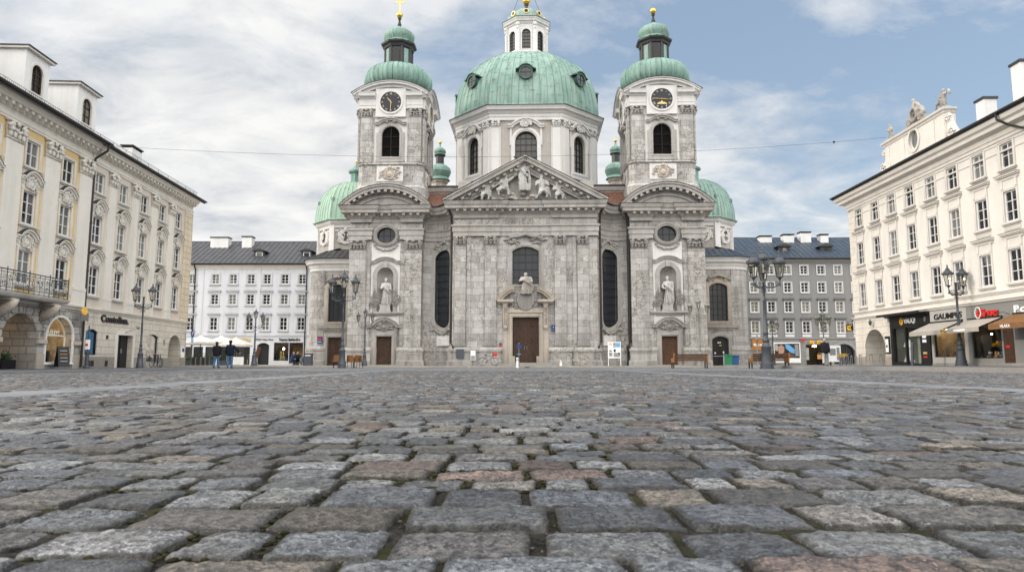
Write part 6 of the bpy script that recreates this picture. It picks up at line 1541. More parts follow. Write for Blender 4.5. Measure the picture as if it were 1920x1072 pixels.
# ---- right: the warm white palace with shops
def build_palace():
    Y0 = 56.9; W_ = 34.0; ang = atan2(-1, -.01)
    b = thing('white_palace', 'sunlit warm white palace with shop awnings and a statue-topped gable', 'building', (28.6, Y0, 0), ang)
    cols = [1.6, 4.15, 6.55, 8.95, 11.45, 13.8, 16.35, 18.8, 21.3, 23.8, 26.3, 28.8]; rows = [(11.5, 1.42), (8.35, 1.78), (4.9, 1.86)]
    ops = [dict(x=x, z=z, w=1.02, h=h, reveal=.22) for x in cols for z, h in rows]
    w = wall(0, W_, 4.05, 13.4, ops); house_shell(w, 0, W_, 12, 14.5); w.build('wall', M['palace'], b)
    for r, (z, h) in enumerate(rows):
        p = win_with_trim(1.02, h, 2, 2 if r == 0 else 3, 'winwhite', 'panecurt', 'palace2', None if r == 0 else 'straight', 'palace2', None, b, hood_dz=.78, hood_w=1.75, sw=.17 if r == 0 else .14, band=.5 if r == 1 else None)
        p.location = (cols[0], 0, z)
        for x in cols[1:]: copy_tree(p, b, (x, 0, z))
    MB().box(-.02, .95, -.05, .02, 4.4, 13.3).build('quoin_strip', M['palacerust'], b)
    MB().poly([(-.012, .2, 0), (-.012, 11.9, 0), (-.012, 11.9, 13.3), (-.012, .2, 13.3)]).build('end_wall', M['palace'], b)
    P = [(0, 6), (0, 0), (W_, 0)]
    MB().sweep(P, [(0, 12.95), (.05, 12.97), (.05, 13.1), (.12, 13.14), (.14, 13.3), (.2, 13.34), (.26, 13.6), (.34, 13.66), (.62, 13.72), (.66, 13.92), (.82, 14.02), (.9, 14.25), (0, 14.4)]).build('cornice', M['palace2'], b)
    MB().sweep(P, [(0, 12.45), (.04, 12.47), (.05, 12.55), (0, 12.58)]).build('frieze_moulding', M['palace2'], b)
    MB().sweep(P, [(0, 4.32), (.08, 4.34), (.12, 4.42), (.18, 4.46), (0, 4.52)]).sweep(P, [(0, 3.84), (.08, 3.86), (.14, 3.96), (.22, 4.0), (.22, 4.06), (0, 4.1)]).build('string_course', M['palace2'], b)
    # ground floor
    ops = [dict(x=3.03, z=.16, w=3.02, h=2.82, rise=1.45, reveal=2.4)]
    wall(0, 5.5, .0, 3.85, ops, y=-.03).build('ground_floor_wall', M['palacerust'], b)
    MB().add([(0, -.03, 0), (0, 12, 0), (0, 12, 3.85), (0, -.03, 3.85)], [(0, 1, 2, 3)]).build('ground_floor_end', M['palacerust'], b)
    MB().add([(1.4, 2.35, .1), (4.6, 2.35, .1), (4.6, 2.35, 3), (1.4, 2.35, 3)], [(0, 1, 2, 3)]).build('passage_back', M['palacerust'], b)
    for a, c in ((-.06, 1.5), (4.56, 5.5)): MB().box(a, c, -.09, .0, .16, .85).build('plinth', M['warmstone'], b)
    o = MB().box(4.72, 5.3, -.14, -.03, 1.05, 2.35).build('menu_case', M['black'], b); MB().box(4.8, 5.22, -.15, -.14, 1.15, 2.15).build('menu_sheet', M['signwhite'], o); MB().box(4.9, 5.1, -.156, -.15, 1.5, 1.7).build('menu_picture', M['navy'], o)
    MB().tube([(3.0, -.03, 3.2), (3.0, -.25, 3.2), (3.0, -.28, 3.5)], .02, 6).lathe([(.09, 3.3), (.14, 3.55), (.05, 3.68), (.02, 3.8)], 8, 3.0, -.28).build('wall_lantern', M['iron'], b)
    # hanging shop sign on the corner: black panel with a yellow figure
    h = MB().box(-1.15, -.05, -.22, -.12, 3.0, 3.58).box(-.9, -.85, -.19, -.15, 3.58, 3.8).box(-.2, .1, -.19, -.15, 3.75, 3.8).build('hanging_sign', M['black'], b)
    e = MB(); n = 14; e.band([(-.92 + .0, 3.08), (-.94, 3.3), (-.9, 3.5)], -.03, .03, -.235, -.22)
    e.ring([(-.62 + .24 * cos(2 * pi * i / n), 3.27 + .21 * sin(2 * pi * i / n)) for i in range(n)], [(-.6 + .13 * cos(2 * pi * i / n), 3.29 + .11 * sin(2 * pi * i / n)) for i in range(n)], -.235, -.22)
    e.prism([(-.5, 3.42), (-.12, 3.5), (-.14, 3.44), (-.4, 3.36)], -.235, -.22); e.prism([(-.45, 3.2), (-.12, 3.06), (-.4, 3.06), (-.55, 3.12)], -.235, -.22); e.build('sign_emblem', M['yellowsign'], h)
    # shop 1: black front
    f1 = MB(); f1.box(5.5, 10.45, -.12, .0, 3.0, 3.75); f1.box(5.5, 5.85, -.12, .1, .17, 3.0); f1.box(7.35, 7.5, -.08, .1, .17, 3.0); f1.box(10.3, 10.45, -.12, .1, .17, 3.0); f1.box(5.85, 7.35, -.1, .1, .17, .42); f1.box(7.5, 10.3, -.02, .1, .17, .3); f1.box(9.25, 10.3, -.1, .06, .2, 2.98); f1.box(5.8, 10.3, -.1, .08, 2.86, 3.0)
    s1 = f1.build('black_shopfront', M['black'], b); MB().box(5.1, 10.5, -.85, -.03, 3.78, 3.83).box(5.1, 10.5, -.9, -.8, 3.74, 3.9).box(5.1, 10.5, -.3, -.03, 3.70, 3.86).build('awning_case', M['black'], s1)
    r = shop_room(s1, 5.85, 9.25, .3, 2.95, 1.7, 'shoppale'); MB().poly([(5.85, .05, .42), (7.35, .05, .42), (7.35, .05, 2.86), (5.85, .05, 2.86)]).poly([(7.5, .9, .3), (9.25, .9, .3), (9.25, .9, 2.86), (7.5, .9, 2.86)]).build('pane', M['shopglass'], s1)
    MB().box(7.8, 8.9, 1.2, 1.5, .3, 1.75).build('display_cabinet', M['shopdark'], s1)
    fg = robed_statue(303, .16, 'low', 'down', .05); fg.materials.append(M['signwhite']); q = link('display_figure', fg, s1, (6.6, .55, .55)); q.scale = (.8, .8, 1.0); MB().box(6.3, 6.95, .35, .8, .42, .56).build('display_plinth', M['signwhite'], s1)
    text('VAUQ!', .5, M['signwhite'], s1, (7.45, -.135, 3.18), 'sign_lettering', .012, 0, .012, 1.45); n = 18
    MB().prism([(7.12 + .23 * cos(2 * pi * i / n), 3.35 + .27 * sin(2 * pi * i / n)) for i in range(n)], -.15, -.12).build('sign_ball', M['yellowsign'], s1); MB().prism([(7.1 + .11 * cos(2 * pi * i / n), 3.34 + .16 * sin(2 * pi * i / n)) for i in range(n)], -.156, -.15).build('sign_mark', M['orange'], s1)
    MB().prism([(10.0 + .12 * cos(2 * pi * i / n), 3.35 + .2 * sin(2 * pi * i / n)) for i in range(n)], -.14, -.12).build('round_badge', M['steel'], s1)
    for mm, z0, z1 in (('orange', 2.42, 2.55), ('signwhite', 2.05, 2.35), ('signwhite', 1.75, 1.95), ('goldpaint', .95, 1.1), ('red', .7, .82)): MB().box(9.55, 10.0, -.115, -.1, z0, z1).build('door_sticker', M[mm], s1)
    # shop 2: pale grey front with awning
    def front(x0, x1, mat, win, name):
        w2 = wall(x0, x1, .0, 3.82, [win], y=-.06); w2.poly([(x0, -.06, 0), (x0, 0, 0), (x0, 0, 3.82), (x0, -.06, 3.82)]); w2.poly([(x1, -.06, 0), (x1, 0, 0), (x1, 0, 3.82), (x1, -.06, 3.82)]); o = w2.build(name, M[mat], b)
        f = frame_mb(win['w'], win['h'], 0, 0, 1, 1, .07, .04, .06).build('shop_window', M['black'], o, loc=(win['x'], 0, win['z'])); pane_mb(win['w'], win['h'], 0, 0, .08).build('pane', M['shopglass'], f); return o
    def awning(parent, x0, x1, z0, z1, out, mat, val=.26):
        a = MB(); t = .015
        for dz in (0, -t): a.poly([(x0, -.1, z1 + dz), (x1, -.1, z1 + dz), (x1, -out, z0 + dz), (x0, -out, z0 + dz)])
        a.poly([(x0, -.1, z1), (x0, -out, z0), (x0, -out, z0 - t), (x0, -.1, z1 - t)]); a.box(x0, x1, -out - .012, -out, z0 - val, z0); ao = a.build('awning', M[mat], parent)
        rod = MB()
        for x in (x0 + .15, x1 - .15): rod.tube([(x, -.08, z0 - .05), (x, -out * .55, z0 - .15), (x, -out, z0 - .02)], .022, 5)
        rod.tube([(x0, -.12, z1 + .02), (x1, -.12, z1 + .02)], .06, 8); rod.build('awning_arm', M['black'], ao); return ao
    s2 = front(10.5, 14.28, 'paleshop', dict(x=12.35, z=.72, w=3.2, h=1.95, reveal=.12), 'pale_shopfront'); shop_room(s2, 10.75, 13.95, .72, 2.7, 2.0, 'shopin')
    goods(s2, 10.95, 13.8, .74, .3, .9, 34, 5, ['signwhite', 'tan', 'shopwarm', 'steel', 'awningbrown'], .55); goods(s2, 11.0, 13.8, 1.5, 1.2, 1.8, 16, 6, ['shopdark', 'steel', 'shoppale'], .5); bulbs(s2, [(11.2, .6, 2.55), (11.6, .7, 2.5), (12.9, .6, 2.55), (13.4, .8, 2.45)], .06)
    text('GAUMPES', .52, M['black'], s2, (10.95, -.085, 3.22), 'sign_lettering', .02, .1, .008, 2.9); awning(s2, 10.55, 13.95, 2.38, 3.02, 1.55, 'awning')
    # shop 3: grey-green front, red script, and its dark door
    s3 = front(14.28, 18.35, 'greyshop', dict(x=15.95, z=.62, w=2.6, h=2.2, reveal=.12), 'grey_shopfront'); shop_room(s3, 14.65, 17.25, .62, 2.85, 2.0, 'shopdark')
    goods(s3, 14.75, 17.1, .64, .3, 1.2, 40, 8, ['signwhite', 'black', 'steel', 'shopdark', 'tan'], .4); goods(s3, 14.8, 17.1, 1.35, .8, 1.6, 16, 9, ['shopdark', 'steel', 'red', 'yellowsign'], .45); bulbs(s3, [(16.3, .5, 2.6), (16.9, .5, 2.6), (15.2, .8, 2.1)], .05)
    MB().box(17.42, 18.25, -.075, -.05, .17, 2.75).build('shop_door', M['wood'], s3); MB().box(17.6, 17.9, -.085, -.076, 1.2, 1.35).build('door_sticker', M['red'], s3)
    text('Cruc', .62, M['red'], s3, (15.35, -.13, 3.12), 'sign_lettering', .05, .15, .03, 1.85); n = 24
    MB().ring([(15.55 + .27 * cos(2 * pi * i / n), 3.36 + .36 * sin(2 * pi * i / n)) for i in range(n)], [(15.55 + .23 * cos(2 * pi * i / n), 3.36 + .32 * sin(2 * pi * i / n)) for i in range(n)], -.2, -.16).build('sign_ring', M['signwhite'], s3)
    a3 = awning(s3, 14.5, 17.5, 2.42, 3.0, 1.5, 'awning'); MB().box(15.2, 16.3, -1.53, -1.515, 2.24, 2.36).build('awning_label', M['signwhite'], a3)
    MB().tube([(18.1, -.06, 3.1), (17.9, -.3, 3.25), (17.3, -.7, 3.1)], .018, 5).ball((17.25, -.72, 3.06), .06, 8, 6).build('sign_lamp', M['black'], s3)
    # shop 4: the same grey, brown awning
    s4 = front(18.35, 23.2, 'greyshop', dict(x=20.9, z=.5, w=2.6, h=2.3, reveal=.12), 'far_shopfront'); shop_room(s4, 19.6, 22.2, .5, 2.85, 2.0, 'shopin'); goods(s4, 19.8, 22, .52, .3, 1.4, 26, 12, ['tan', 'shopdark', 'orange'], .8)
    text('Rovr', .55, M['signwhite'], s4, (18.42, -.08, 3.18), 'sign_lettering', .015, 0, .02, 1.7); a4 = awning(s4, 18.4, 22.9, 2.5, 3.08, 1.55, 'awningbrown', .3); text('HLAKA', .24, M['signwhite'], a4, (19.35, -1.57, 2.27), 'lettering', .003, 0, .005)
    wall(23.2, W_, 0, 3.85, [dict(x=25.5 + 3.2 * k, z=.4, w=2.2, h=2.4, rise=.4, reveal=.3) for k in range(3)], y=-.03).build('ground_floor_wall', M['palacerust'], b)
    for k in range(3): pane_mb(2.2, 2.4, .4, 0, .28).build('shop_pane', M['pane'], b, loc=(25.5 + 3.2 * k, 0, .4))
    MB().box(10.5, W_, -.1, -.0, .17, .34).build('shop_step', M['plinth'], b)
    # roof, gable, chimneys
    rf = pitched_roof(0, W_, .98, 14.42, 12, 2.2, 3.5, 3.5, .7, parent=b, mat='roofmetal')
    for x, z1, y in ((14.75, 17.0, 1.9), (18.95, 17.55, 1.2), (27.0, 17.6, 1.0)): chimney(rf, x, y, 14.3, z1, .78, .8, pots=False)
    MB().tube([(19.6, -1.04, 14.35), (19.6, -1.0, 14.0), (19.9, -.6, 13.6), (20.3, -.4, 13.35), (20.85, -.14, 13.0), (20.85, -.14, 4.6)], .07, 8).build('rain_pipe', M['pipe'], b)
    gx0, gx1, gy = 5.95, 13.35, .12
    g = wall(gx0, gx1, 14.3, 17.0, [dict(x=9.75, z=15.42, w=1.12, h=1.42, rise=.71, low=.71, reveal=.25)], y=gy)
    for x in (gx0, gx1): g.poly([(x, gy, 14.3), (x, gy + .7, 14.3), (x, gy + .7, 17.0), (x, gy, 17.0)])
    g.poly([(gx0, gy + .7, 14.3), (gx1, gy + .7, 14.3), (gx1, gy + .7, 17), (gx0, gy + .7, 17)])
    for x0, x1 in ((gx0, gx0 + .7), (gx0 + 1.1, gx0 + 2.7), (gx1 - 2.7, gx1 - 1.1), (gx1 - .7, gx1)): g.box(x0 + .05, x1 - .05, gy - .05, gy + .02, 14.9, 16.7)
    ga = g.build('attic_gable', M['palace2'], b)
    MB().sweep([(gx0, gy + .7), (gx0, gy), (gx1, gy), (gx1, gy + .7)], [(0, 16.75), (.06, 16.78), (.1, 16.9), (.2, 16.96), (.24, 17.1), (-.3, 17.14)]).sweep([(gx0, gy), (gx1, gy)], [(0, 14.75), (.05, 14.78), (.05, 14.86), (0, 14.88)]).build('gable_cornice', M['palace2'], ga)
    lib_window(1.12, 1.42, .71, .71, 1, 1, 'winwhite', 'pane', .05, .04, .14, ga, (9.75, gy, 15.42), 'oculus_window'); MB().ring(outline(1.12, 1.42, .71, .2, .71), outline(1.12, 1.42, .71, 0, .71), -.08, .01).moved(9.75, gy, 15.42).build('oculus_surround', M['palace2'], ga)
    for q, xx in ((-1, gx0), (1, gx1)):
        s_ = MB(); pth = [(xx + q * (1.25 * (i / 10) ** 1.5), 16.7 - 2.0 * (i / 10) ** .8) for i in range(11)]
        s_.prism([(xx, 14.4)] + [(a, z) for a, z in pth] + [(xx + q * 1.3, 14.4)], gy + .1, gy + .55); s_.tube(spiral(xx + q * .45, 15.25, .38, 1.4, 0, q, gy + .05), .09, 6); s_.tube(spiral(xx + q * .25, 16.35, .25, 1.4, 0, q, gy + .05), .08, 6); s_.build('scroll_buttress', M['palace2'], ga)
    def roof_statue(me, x, label, sc):
        wx = 28.6 + x * cos(ang) - (gy + .3) * sin(ang); wy = Y0 + x * sin(ang) + (gy + .3) * cos(ang)
        o = thing('roof_statue', label, 'statue', (wx, wy, 17.12), ang); f = link('figure', me, o); f.scale = (sc,) * 3
        f.location.z = .12; MB().box(-.35 * sc, .35 * sc, -.28, .28, 0, .16).build('pedestal', M['palace2'], o)
    mA = robed_statue(401, .12, 'out', 'low', .05); mA.materials.append(M['marblewarm']); roof_statue(mA, gx0 + .35, 'small stone figure on the far end of the palace gable', .68)
    mB = seated_relief(402, .1, 'out', True, .05); mB.materials.append(M['marblewarm']); roof_statue(mB, gx1 - .5, 'winged stone cherub on the near end of the palace gable', 1.0)
    mb = MB(); rn = random.Random(77)
    for k in range(46):
        x = rn.uniform(-1.1, 1.1); z = rn.uniform(0, 1.75 - abs(x) * 1.15); mb.ball((x, rn.uniform(-.12, .12), z), (rn.uniform(.1, .24), rn.uniform(.12, .22), rn.uniform(.1, .26)), 7, 5)
    for q in (-1, 1): mb.tube(spiral(q * .7, .35, .3, 1.4, 0, q, -.2), .09, 6); mb.tube([(q * 1.0, 0, .1), (q * .8, 0, .8), (q * .35, 0, 1.35), (0, 0, 1.7)], [.14, .16, .16, .12], 8)
    mb.ring([(.48 * cos(2 * pi * i / 20), .75 + .55 * sin(2 * pi * i / 20)) for i in range(20)], [(.32 * cos(2 * pi * i / 20), .75 + .4 * sin(2 * pi * i / 20)) for i in range(20)], -.34, .0); mb.ball((-.25, 0, 1.95), (.14, .16, .17), 8, 6); mb.cap((-.2, 0, 1.4), (-.25, 0, 1.8), .2, .1, 8)
    mC = remesh(mb, .045, None, 1); mC.materials.append(M['marblewarm']); roof_statue(mC, 9.75, 'carved stone crest with figures crowning the middle of the palace gable', .95)
    return b
build_palace()

# ---- the white house closing the square on the left, the grey one on the right
def build_back_white():
    Y0 = 80; x0 = -48.0; W_ = 27.6; b = thing('white_house', 'long white house with dark seamed metal roof behind the cafe', 'building', (x0, Y0, 0.1))
    cols = [X - x0 for X in (-46.3, -44.2, -42.1, -40.0, -37.75, -35.0, -32.9, -30.8, -28.9, -26.8, -24.75, -22.7)]; rows = [(9.5, 1.12), (7.05, 1.2), (4.05, 1.48)]
    ops = [dict(x=x, z=z, w=.86, h=h, reveal=.18) for x in cols for z, h in rows]
    w = wall(0, W_, 3.4, 11.7, ops); house_shell(w, 0, W_, 11, 11.8); w.build('wall', M['bluewhite'], b)
    for r, (z, h) in enumerate(rows):
        p = win_with_trim(.86, h, 2, 3, 'winwhite', 'pane', 'bluewhite', None if r == 0 else 'straight', 'bluewhite', None, b, hood_dz=.28, hood_w=1.5, sw=.18, fw=.07, mw=.045); p.location = (cols[0], 0, z)
        for x in cols[1:]: copy_tree(p, b, (x, 0, z))
    for xx in (11.3, 18.05): MB().box(xx - .32, xx + .32, -.05, .01, 3.6, 11.35).build('pilaster_strip', M['bluewhite'], b)
    MB().sweep([(0, 0), (W_, 0)], [(0, 11.25), (.1, 11.28), (.14, 11.45), (.34, 11.55), (.4, 11.7), (0, 11.8)]).build('cornice', M['creamwhite'], b)
    MB().sweep([(0, 0), (W_, 0)], [(0, 3.28), (.08, 3.3), (.1, 3.42), (.16, 3.46), (0, 3.5)]).build('string_course', M['bluewhite'], b)
    X = lambda px: (px - 960) * .0629 - x0
    g = [dict(x=X(498), z=0.02, w=1.42, h=2.55, rise=.28, reveal=.5), dict(x=X(532), z=.5, w=1.72, h=2.1, reveal=.15), dict(x=X(559.5), z=.2, w=1.6, h=2.4, reveal=.15), dict(x=X(462), z=.02, w=1.5, h=2.35, reveal=.3)] + [dict(x=X(p), z=.02, w=1.1, h=2.1, reveal=.2) for p in (356, 378, 400, 422, 444)]
    wall(0, W_, 0, 3.4, g, y=-.02).build('ground_floor_wall', M['bluewhite'], b)
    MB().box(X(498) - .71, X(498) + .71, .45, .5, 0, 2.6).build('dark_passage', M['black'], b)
    for k, o in enumerate(g[1:]):
        f = frame_mb(o['w'], o['h'], 0, 0, 1, 1, .08, .04, .05).build('shop_window', M['black'], b, loc=(o['x'], 0, o['z'])); pane_mb(o['w'], o['h'], 0, 0, .07).build('pane', M['shopglass'], f)
        r = shop_room(f, -o['w'] / 2, o['w'] / 2, 0, o['h'], 1.6, ['shopdark', 'shopwarm', 'shopdark', 'shoppale', 'shopdark', 'shoppale', 'shopdark', 'shopin'][k])
        if k < 3: goods(f, -o['w'] / 2 + .1, o['w'] / 2 - .1, .02, .3, 1.2, 12, 40 + k, ['goldpaint', 'black', 'shoppale', 'shopwarm'], 1.3)
    bulbs(b, [(X(533), .6, 1.9)], .12)
    text('ZU WIRT & BÄR', .5, M['black'], b, (X(374), -.05, 2.78), 'sign_lettering', .03, 0, .015, 2.5); text('WALDZEN', .55, M['goldpaint'], b, (X(437), -.05, 2.7), 'sign_lettering', .03, 0, .02, 2.35)
    text('Wolf', .36, M['black'], b, (X(483), -.05, 2.85), 'sign_lettering', .015, .35, 0, .7); text('Haus Rosa', .34, M['black'], b, (X(496), -.05, 2.85), 'sign_lettering', .015, .3, 0, 1.25); text('Torgery Spirituellen', .4, M['black'], b, (X(527), -.05, 2.82), 'sign_lettering', .02, 0, .018, 2.5)
    rf = pitched_roof(0, W_, .55, 11.85, 12, 3.75, 0, 0, .62, parent=b)
    for px in (474.5, 565.5):
        x = X(px); y = 1.6; z = 13.05; d = MB().box(x - .62, x + .62, y - .02, y + 2, z - .3, z + .62); d.lathe([(.0, 0)], 3) if False else None
        d.band(arc_pts(.8, .28, 8, z + .6), 0, .06, y - .3, y + 2); d.band([(a + x, c) for a, c in arc_pts(.8, .28, 8, z + .6)], -.1, .05, y - .3, y + 2.2) ; do = d.build('dormer', M['roofwall'], rf) if False else None
        d2 = MB().box(x - .62, x + .62, y, y + 2, z - .4, z + .6); d2.prism([(a + x, c) for a, c in arc_pts(.85, .3, 8, z + .58)], y - .28, y + 2.2); do = d2.build('dormer', M['roofwall'], rf)
        MB().ring([(x - .42, z - .3), (x + .42, z - .3), (x + .42, z + .5), (x - .42, z + .5)], [(x - .32, z - .2), (x + .32, z - .2), (x + .32, z + .4), (x - .32, z + .4)], y - .06, y).build('window', M['winwhite'], do); MB().box(x - .32, x + .32, y - .03, y - .01, z - .2, z + .4).build('pane', M['pane'], do)
    chimney(rf, X(379), 4.6, 13.6, 15.75, 2.2, 1.0, m='white', pots=False); chimney(rf, X(433.5), 4.6, 13.6, 15.85, 1.2, 1.0, m='white', pots=False)
    for xx in (X(366), X(575)):
        MB().tube([(xx, -.6, 11.8), (xx, -.15, 11.2), (xx, -.12, 10.8), (xx, -.12, .1)], .075, 8).build('rain_pipe', M['pipe'], b)
    return b
build_back_white()
def build_back_grey():
    Y0 = 80; x0 = 22.5; W_ = 24; b = thing('grey_house', 'dark grey house with white window frames and blue-grey roof', 'building', (x0, Y0, 0.1))
    cols = [X - x0 for X in (24.4, 26.45, 28.5, 30.5, 32.5, 34.5, 36.5, 38.5, 40.5, 42.5, 44.5)]; rows = [(10.65, 1.0), (8.5, 1.15), (6.18, 1.2), (3.75, 1.32)]
    ops = [dict(x=x, z=z, w=.84, h=h, reveal=.12) for x in cols for z, h in rows]
    w = wall(0, W_, 3.1, 12.3, ops); house_shell(w, 0, W_, 11, 12.4); w.build('wall', M['greypl'], b)
    for r, (z, h) in enumerate(rows):
        p = win_with_trim(.84, h, 2, 3, 'winwhite', 'panewhite', 'winwhite', 'straight' if r > 1 else None, 'greypl', None, b, hood_dz=.22, hood_w=1.35, sw=.12, fw=.06, mw=.045, sill=False, band=.5 if r == 3 else None); p.location = (cols[0], 0, z)
        for x in cols[1:]: copy_tree(p, b, (x, 0, z))
    MB().sweep([(0, 0), (W_, 0)], [(0, 11.95), (.1, 11.98), (.14, 12.1), (.36, 12.2), (.42, 12.4), (0, 12.5)]).build('cornice', M['greybase'], b)
    MB().sweep([(0, 0), (W_, 0)], [(0, 2.98), (.1, 3.0), (.14, 3.08), (0, 3.14)]).build('string_course', M['greybase'], b)
    X = lambda px: (px - 960) * .0629 - x0
    g = [dict(x=X(1523), z=.02, w=2.2, h=2.35, reveal=.9), dict(x=X(1576), z=.1, w=2.5, h=2.35, rise=.9, reveal=.4)]
    wall(0, W_, 0, 3.1, g, y=-.02).build('ground_floor_wall', M['greyrust'], b)
    r = shop_room(b, X(1523) - 1.1, X(1523) + 1.1, .02, 2.4, 2.2, 'shopdark', 'entrance_hall'); MB().ball((X(1527), .8, 2.2), (.25, .2, .1), 8, 5).build('ceiling_lamp', M['bulb'], b); MB().box(X(1507), X(1512), .2, .25, .6, 2.0).build('price_board', M['shoppale'], b)
    f = frame_mb(2.5, 2.35, .9, 0, 3, 1, .07, .05, .3).build('shop_window', M['iron'], b, loc=(X(1576), 0, .1)); pane_mb(2.5, 2.35, .9, 0, .33).build('pane', M['pane'], f)
    MB().ring(outline(2.5, 2.35, .9, .3), outline(2.5, 2.35, .9, 0), -.1, .0).build('arch_surround', M['greybase'], b, loc=(X(1576), 0, .1))
    # large picture poster, abstract patches of its colours
    po = MB().box(X(1445), X(1494.5), -.1, -.02, .25, 2.62).build('poster', M['signwhite'], b); xa = X(1445)
    for mm, pts in (('shopdark', [(.1, .85), (.1, 2.45), (3.0, 2.5), (3.0, .8)]), ('skin', [(.55, 1.35), (.5, 2.1), (.9, 2.35), (1.25, 2.05), (1.2, 1.5), (.9, 1.2)]), ('bluelight', [(1.35, 2.4), (1.8, 2.35), (2.45, 1.8), (2.4, 1.3), (1.95, 1.45), (1.4, 1.95)]), ('wicker', [(.9, .95), (1.3, 1.4), (1.9, 1.3), (2.4, 1.1), (2.3, .9)]), ('steel', [(2.5, 1.0), (2.45, 2.35), (2.9, 2.4), (2.9, 1.05)]), ('paleshop', [(.15, 1.7), (.15, 2.4), (.5, 2.3), (.45, 1.6)])):
        MB().prism([(xa + x, z) for x, z in pts], -.10 - .004 * (1 + ['shopdark', 'skin', 'bluelight', 'wicker', 'steel', 'paleshop'].index(mm)), -.1).build('poster_patch', M[mm], po)
    og = MB().box(X(1405), X(1436), -.16, -.02, 1.75, 2.98).build('orange_fascia', M['orange'], b); text('BANKART', .36, M['signwhite'], og, (X(1410), -.165, 2.2), 'lettering', .01, 0, .01, 1.5); MB().ball((X(1409.3), -.17, 2.36), (.12, .02, .16), 10, 6).build('fascia_mark', M['signwhite'], og)
    for px, w_ in ((1516, .52), (1530, .56)): y_ = MB().box(X(px) - w_ / 2, X(px) + w_ / 2, -.16, -.02, 2.48, 2.8).build('yellow_sign', M['yellowsign'], b); MB().box(X(px) - w_ * .25, X(px) + w_ * .25, -.165, -.16, 2.58, 2.68).build('sign_print', M['red' if px < 1520 else 'black'], y_)
    n = 16; MB().prism([(X(1499) + .2 * cos(2 * pi * i / n), 2.88 + .2 * sin(2 * pi * i / n)) for i in range(n)], -.3, -.26).build('round_sign', M['red'], b)
    rf = pitched_roof(0, W_, .5, 12.5, 12, 3.6, 0, 0, .62, parent=b, mat='roofblue')
    for px in (1484, 1565):
        x = X(px); y = 1.7; z = 13.75; d2 = MB().box(x - .7, x + .7, y, y + 2.2, z - .45, z + .5); d2.prism([(a + x, c) for a, c in arc_pts(.95, .35, 8, z + .48)], y - .2, y + 2.4); do = d2.build('dormer', M['roofwall'], rf); MB().prism([(x + a * .9 + .05, c) for a, c in outline(.55, .55, .22)], y - .04, y - .01).moved(0, 0, z - .2).build('pane', M['panewhite'], do)
    for px, w_, z1 in ((1466, 1.5, 15.9), (1512, 1.3, 16.1), (1546, 1.3, 16.4), (1583, 1.0, 16.1)): chimney(rf, X(px), 4.9, 14.4, z1, w_, 1.0, m='white')
    MB().tube([(2.0, -.55, 12.4), (2.0, -.12, 11.9), (2.0, -.12, .1)], .075, 8).build('rain_pipe', M['pipe'], b)
    return b
build_back_grey()
# ------------------------------------------------------------------ street furniture
def px_x(px, Y, py=685): return at(px, py, Y)[0]
def lantern(parent, x, y, z, sc, iron):
    """tapered glazed lantern with a domed hood, standing on the arm tip at x, y, z"""
    la = MB(); n = 6; rb, rt, h = .13 * sc, .235 * sc, .58 * sc
    for i in range(n):
        a = 2 * pi * i / n; la.tube([(x + rb * cos(a), y + rb * sin(a), z + .1 * sc), (x + rt * cos(a), y + rt * sin(a), z + .1 * sc + h)], .014 * sc, 5)
    la.lathe([(.03 * sc, z - .04 * sc), (.07 * sc, z), (.05 * sc, z + .03 * sc), (rb * 1.15, z + .07 * sc), (rb * 1.1, z + .11 * sc)], n * 2, x, y)
    zt = z + .1 * sc + h
    la.lathe([(rt * 1.2, zt - .02 * sc), (rt * 1.22, zt + .04 * sc), (rt * 1.0, zt + .08 * sc), (rt * .86, zt + .15 * sc), (rt * .55, zt + .22 * sc), (rt * .42, zt + .25 * sc), (rt * .44, zt + .30 * sc), (rt * .2, zt + .35 * sc), (.03 * sc, zt + .38 * sc), (.045 * sc, zt + .43 * sc), (.012 * sc, zt + .55 * sc)], n * 2, x, y)
    for i in range(n): a = 2 * pi * (i + .5) / n; la.ball((x + rt * 1.12 * cos(a), y + rt * 1.12 * sin(a), zt + .07 * sc), (.03 * sc, .03 * sc, .05 * sc), 5, 4)
    o = la.build('lantern', M[iron], parent)
    g = MB(); g.lathe([(rb * .98, z + .11 * sc), (rt * .98, zt - .01 * sc)], n, x, y, cap=False); g.build('lamp_glass', M['lampglass'], o)
    MB().lathe([(.035 * sc, z + .12 * sc), (.035 * sc, z + .30 * sc), (.06 * sc, z + .36 * sc), (.05 * sc, z + .46 * sc), (.01, z + .5 * sc)], 8, x, y).build('lamp_bulb', M['signwhite'], o)
